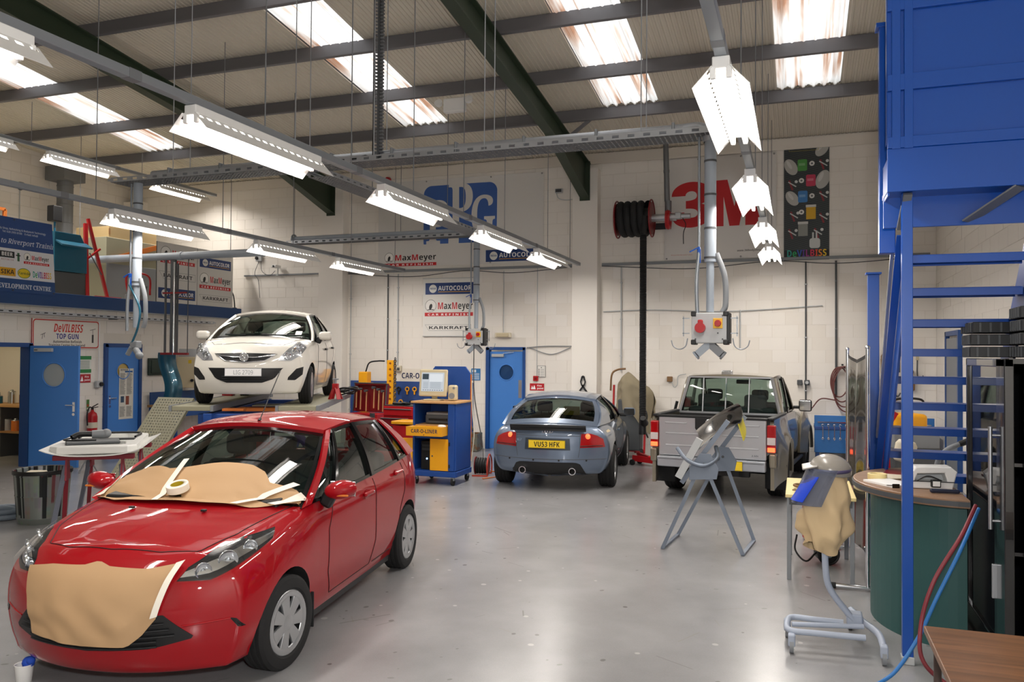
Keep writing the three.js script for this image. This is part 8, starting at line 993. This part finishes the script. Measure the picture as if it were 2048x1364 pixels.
{ const t = thing('blower_fan', 'black floor blower with cable behind the spray hood', 'blower', [0.24, 0, 8.0], 0.3); part('fan_drum', [mv(cyl(0.09, 0.09, 0.14, 0, 0, 0, 24), 0, 0.1, 0, PI / 2), torus(0.09, 0.012, 0, 0.1, 0.07)], M.black, t); part('hub', mv(cyl(0.03, 0.03, 0.02, 0, 0, 0, 14), 0, 0.1, 0.08, PI / 2), M.alu, t); part('lead', tube([[-0.09, 0.1, 0], [-0.2, 0.03, 0.05], [-0.28, 0.12, 0], [-0.25, 0.25, -0.05]], 0.009, 24, 6), M.black, t); }
// folding bumper stand
{ const t = thing('bumper_stand', 'grey folding tubular stand in the middle of the floor', 'stand', [0, 0, 0]), st = mat(0x7d8795, 0.4, 0.4);
  for (const [d, a, b, gx] of [[8.0, -1.26, -0.5, -0.92], [8.66, -1.2, -0.43, -0.8]]) { part('leg', bar([a, 0.012, -d], [gx + 0.02, 0.84, -d], 0.035, 0.022, [0, 0, 1]), st, t); part('leg', bar([b, 0.012, -d], [gx + 0.06, 0.86, -d], 0.035, 0.022, [0, 0, 1]), st, t); part('gusset_plate', ext(shape([[-0.12, -0.12], [0.14, -0.1], [0.16, 0.0], [0.08, 0.14], [-0.02, 0.14], [-0.12, 0.0]]), 0.012, 0.002, gx + 0.04, 0.82, -d + 0.02), st, t); part('pivot', mv(cyl(0.014, 0.014, 0.03, 0, 0, 0, 10), gx + 0.06, 0.86, -d + 0.03, PI / 2), M.greyDark, t); part('rest_arm', bar([gx - 0.16, 0.66, -d - 0.03], [gx + 0.28, 1.28, -d - 0.03], 0.045, 0.045, [0, 0, 1]), st, t); }
  part('foot_bar', bar([-1.26, 0.012, -8.0], [-1.2, 0.012, -8.66], 0.035, 0.022), st, t); part('foot_bar', bar([-0.5, 0.012, -8.0], [-0.43, 0.012, -8.66], 0.035, 0.022), st, t); part('stop_hoop', tube([[-1.12, 1.0, -8.0], [-1.02, 0.9, -7.93], [-0.86, 0.85, -7.93], [-0.74, 0.92, -8.0], [-0.76, 1.02, -8.1]], 0.02, 30), st, t); part('wood_pad', bar([-1.1, 0.72, -7.95], [-0.9, 1.1, -7.97], 0.07, 0.07, [0, 0, 1]), M.greyLight, t); part('brace', bar([-0.9, 0.84, -8.0], [-0.78, 0.84, -8.66], 0.03, 0.03), st, t); }
{ const t = thing('car_bumper', 'glossy black bumper section with yellow edge on the grey stand', 'bumper', [-0.72, 1.28, 8.33]); const g = gridGeo((u, v) => { const a = lerp(-0.5, 1.5, v); const p = lerp(0, 1, u); return V3(-0.3 + p * 0.42 + 0.08 * Math.cos(a), -0.26 + p * 0.42 - 0.12 * p * p + 0.1 * Math.sin(a), lerp(0.3, -0.3, v)); }, 16, 12); part('bumper_skin', thick(g, 0.012), phys({ color: 0x0c0d0f, roughness: 0.12, clearcoat: 1 }), t); part('yellow_edge', thick(gridGeo((u, v) => V3(0.1 + 0.08 * Math.cos(lerp(-0.5, 1.5, u)) + v * 0.05, 0.02 + 0.1 * Math.sin(lerp(-0.5, 1.5, u)) - v * 0.16, lerp(0.3, -0.3, u)), 14, 4), 0.008), mat(0xd6c83a, 0.5), t); }
renderer.render(scene, camera);
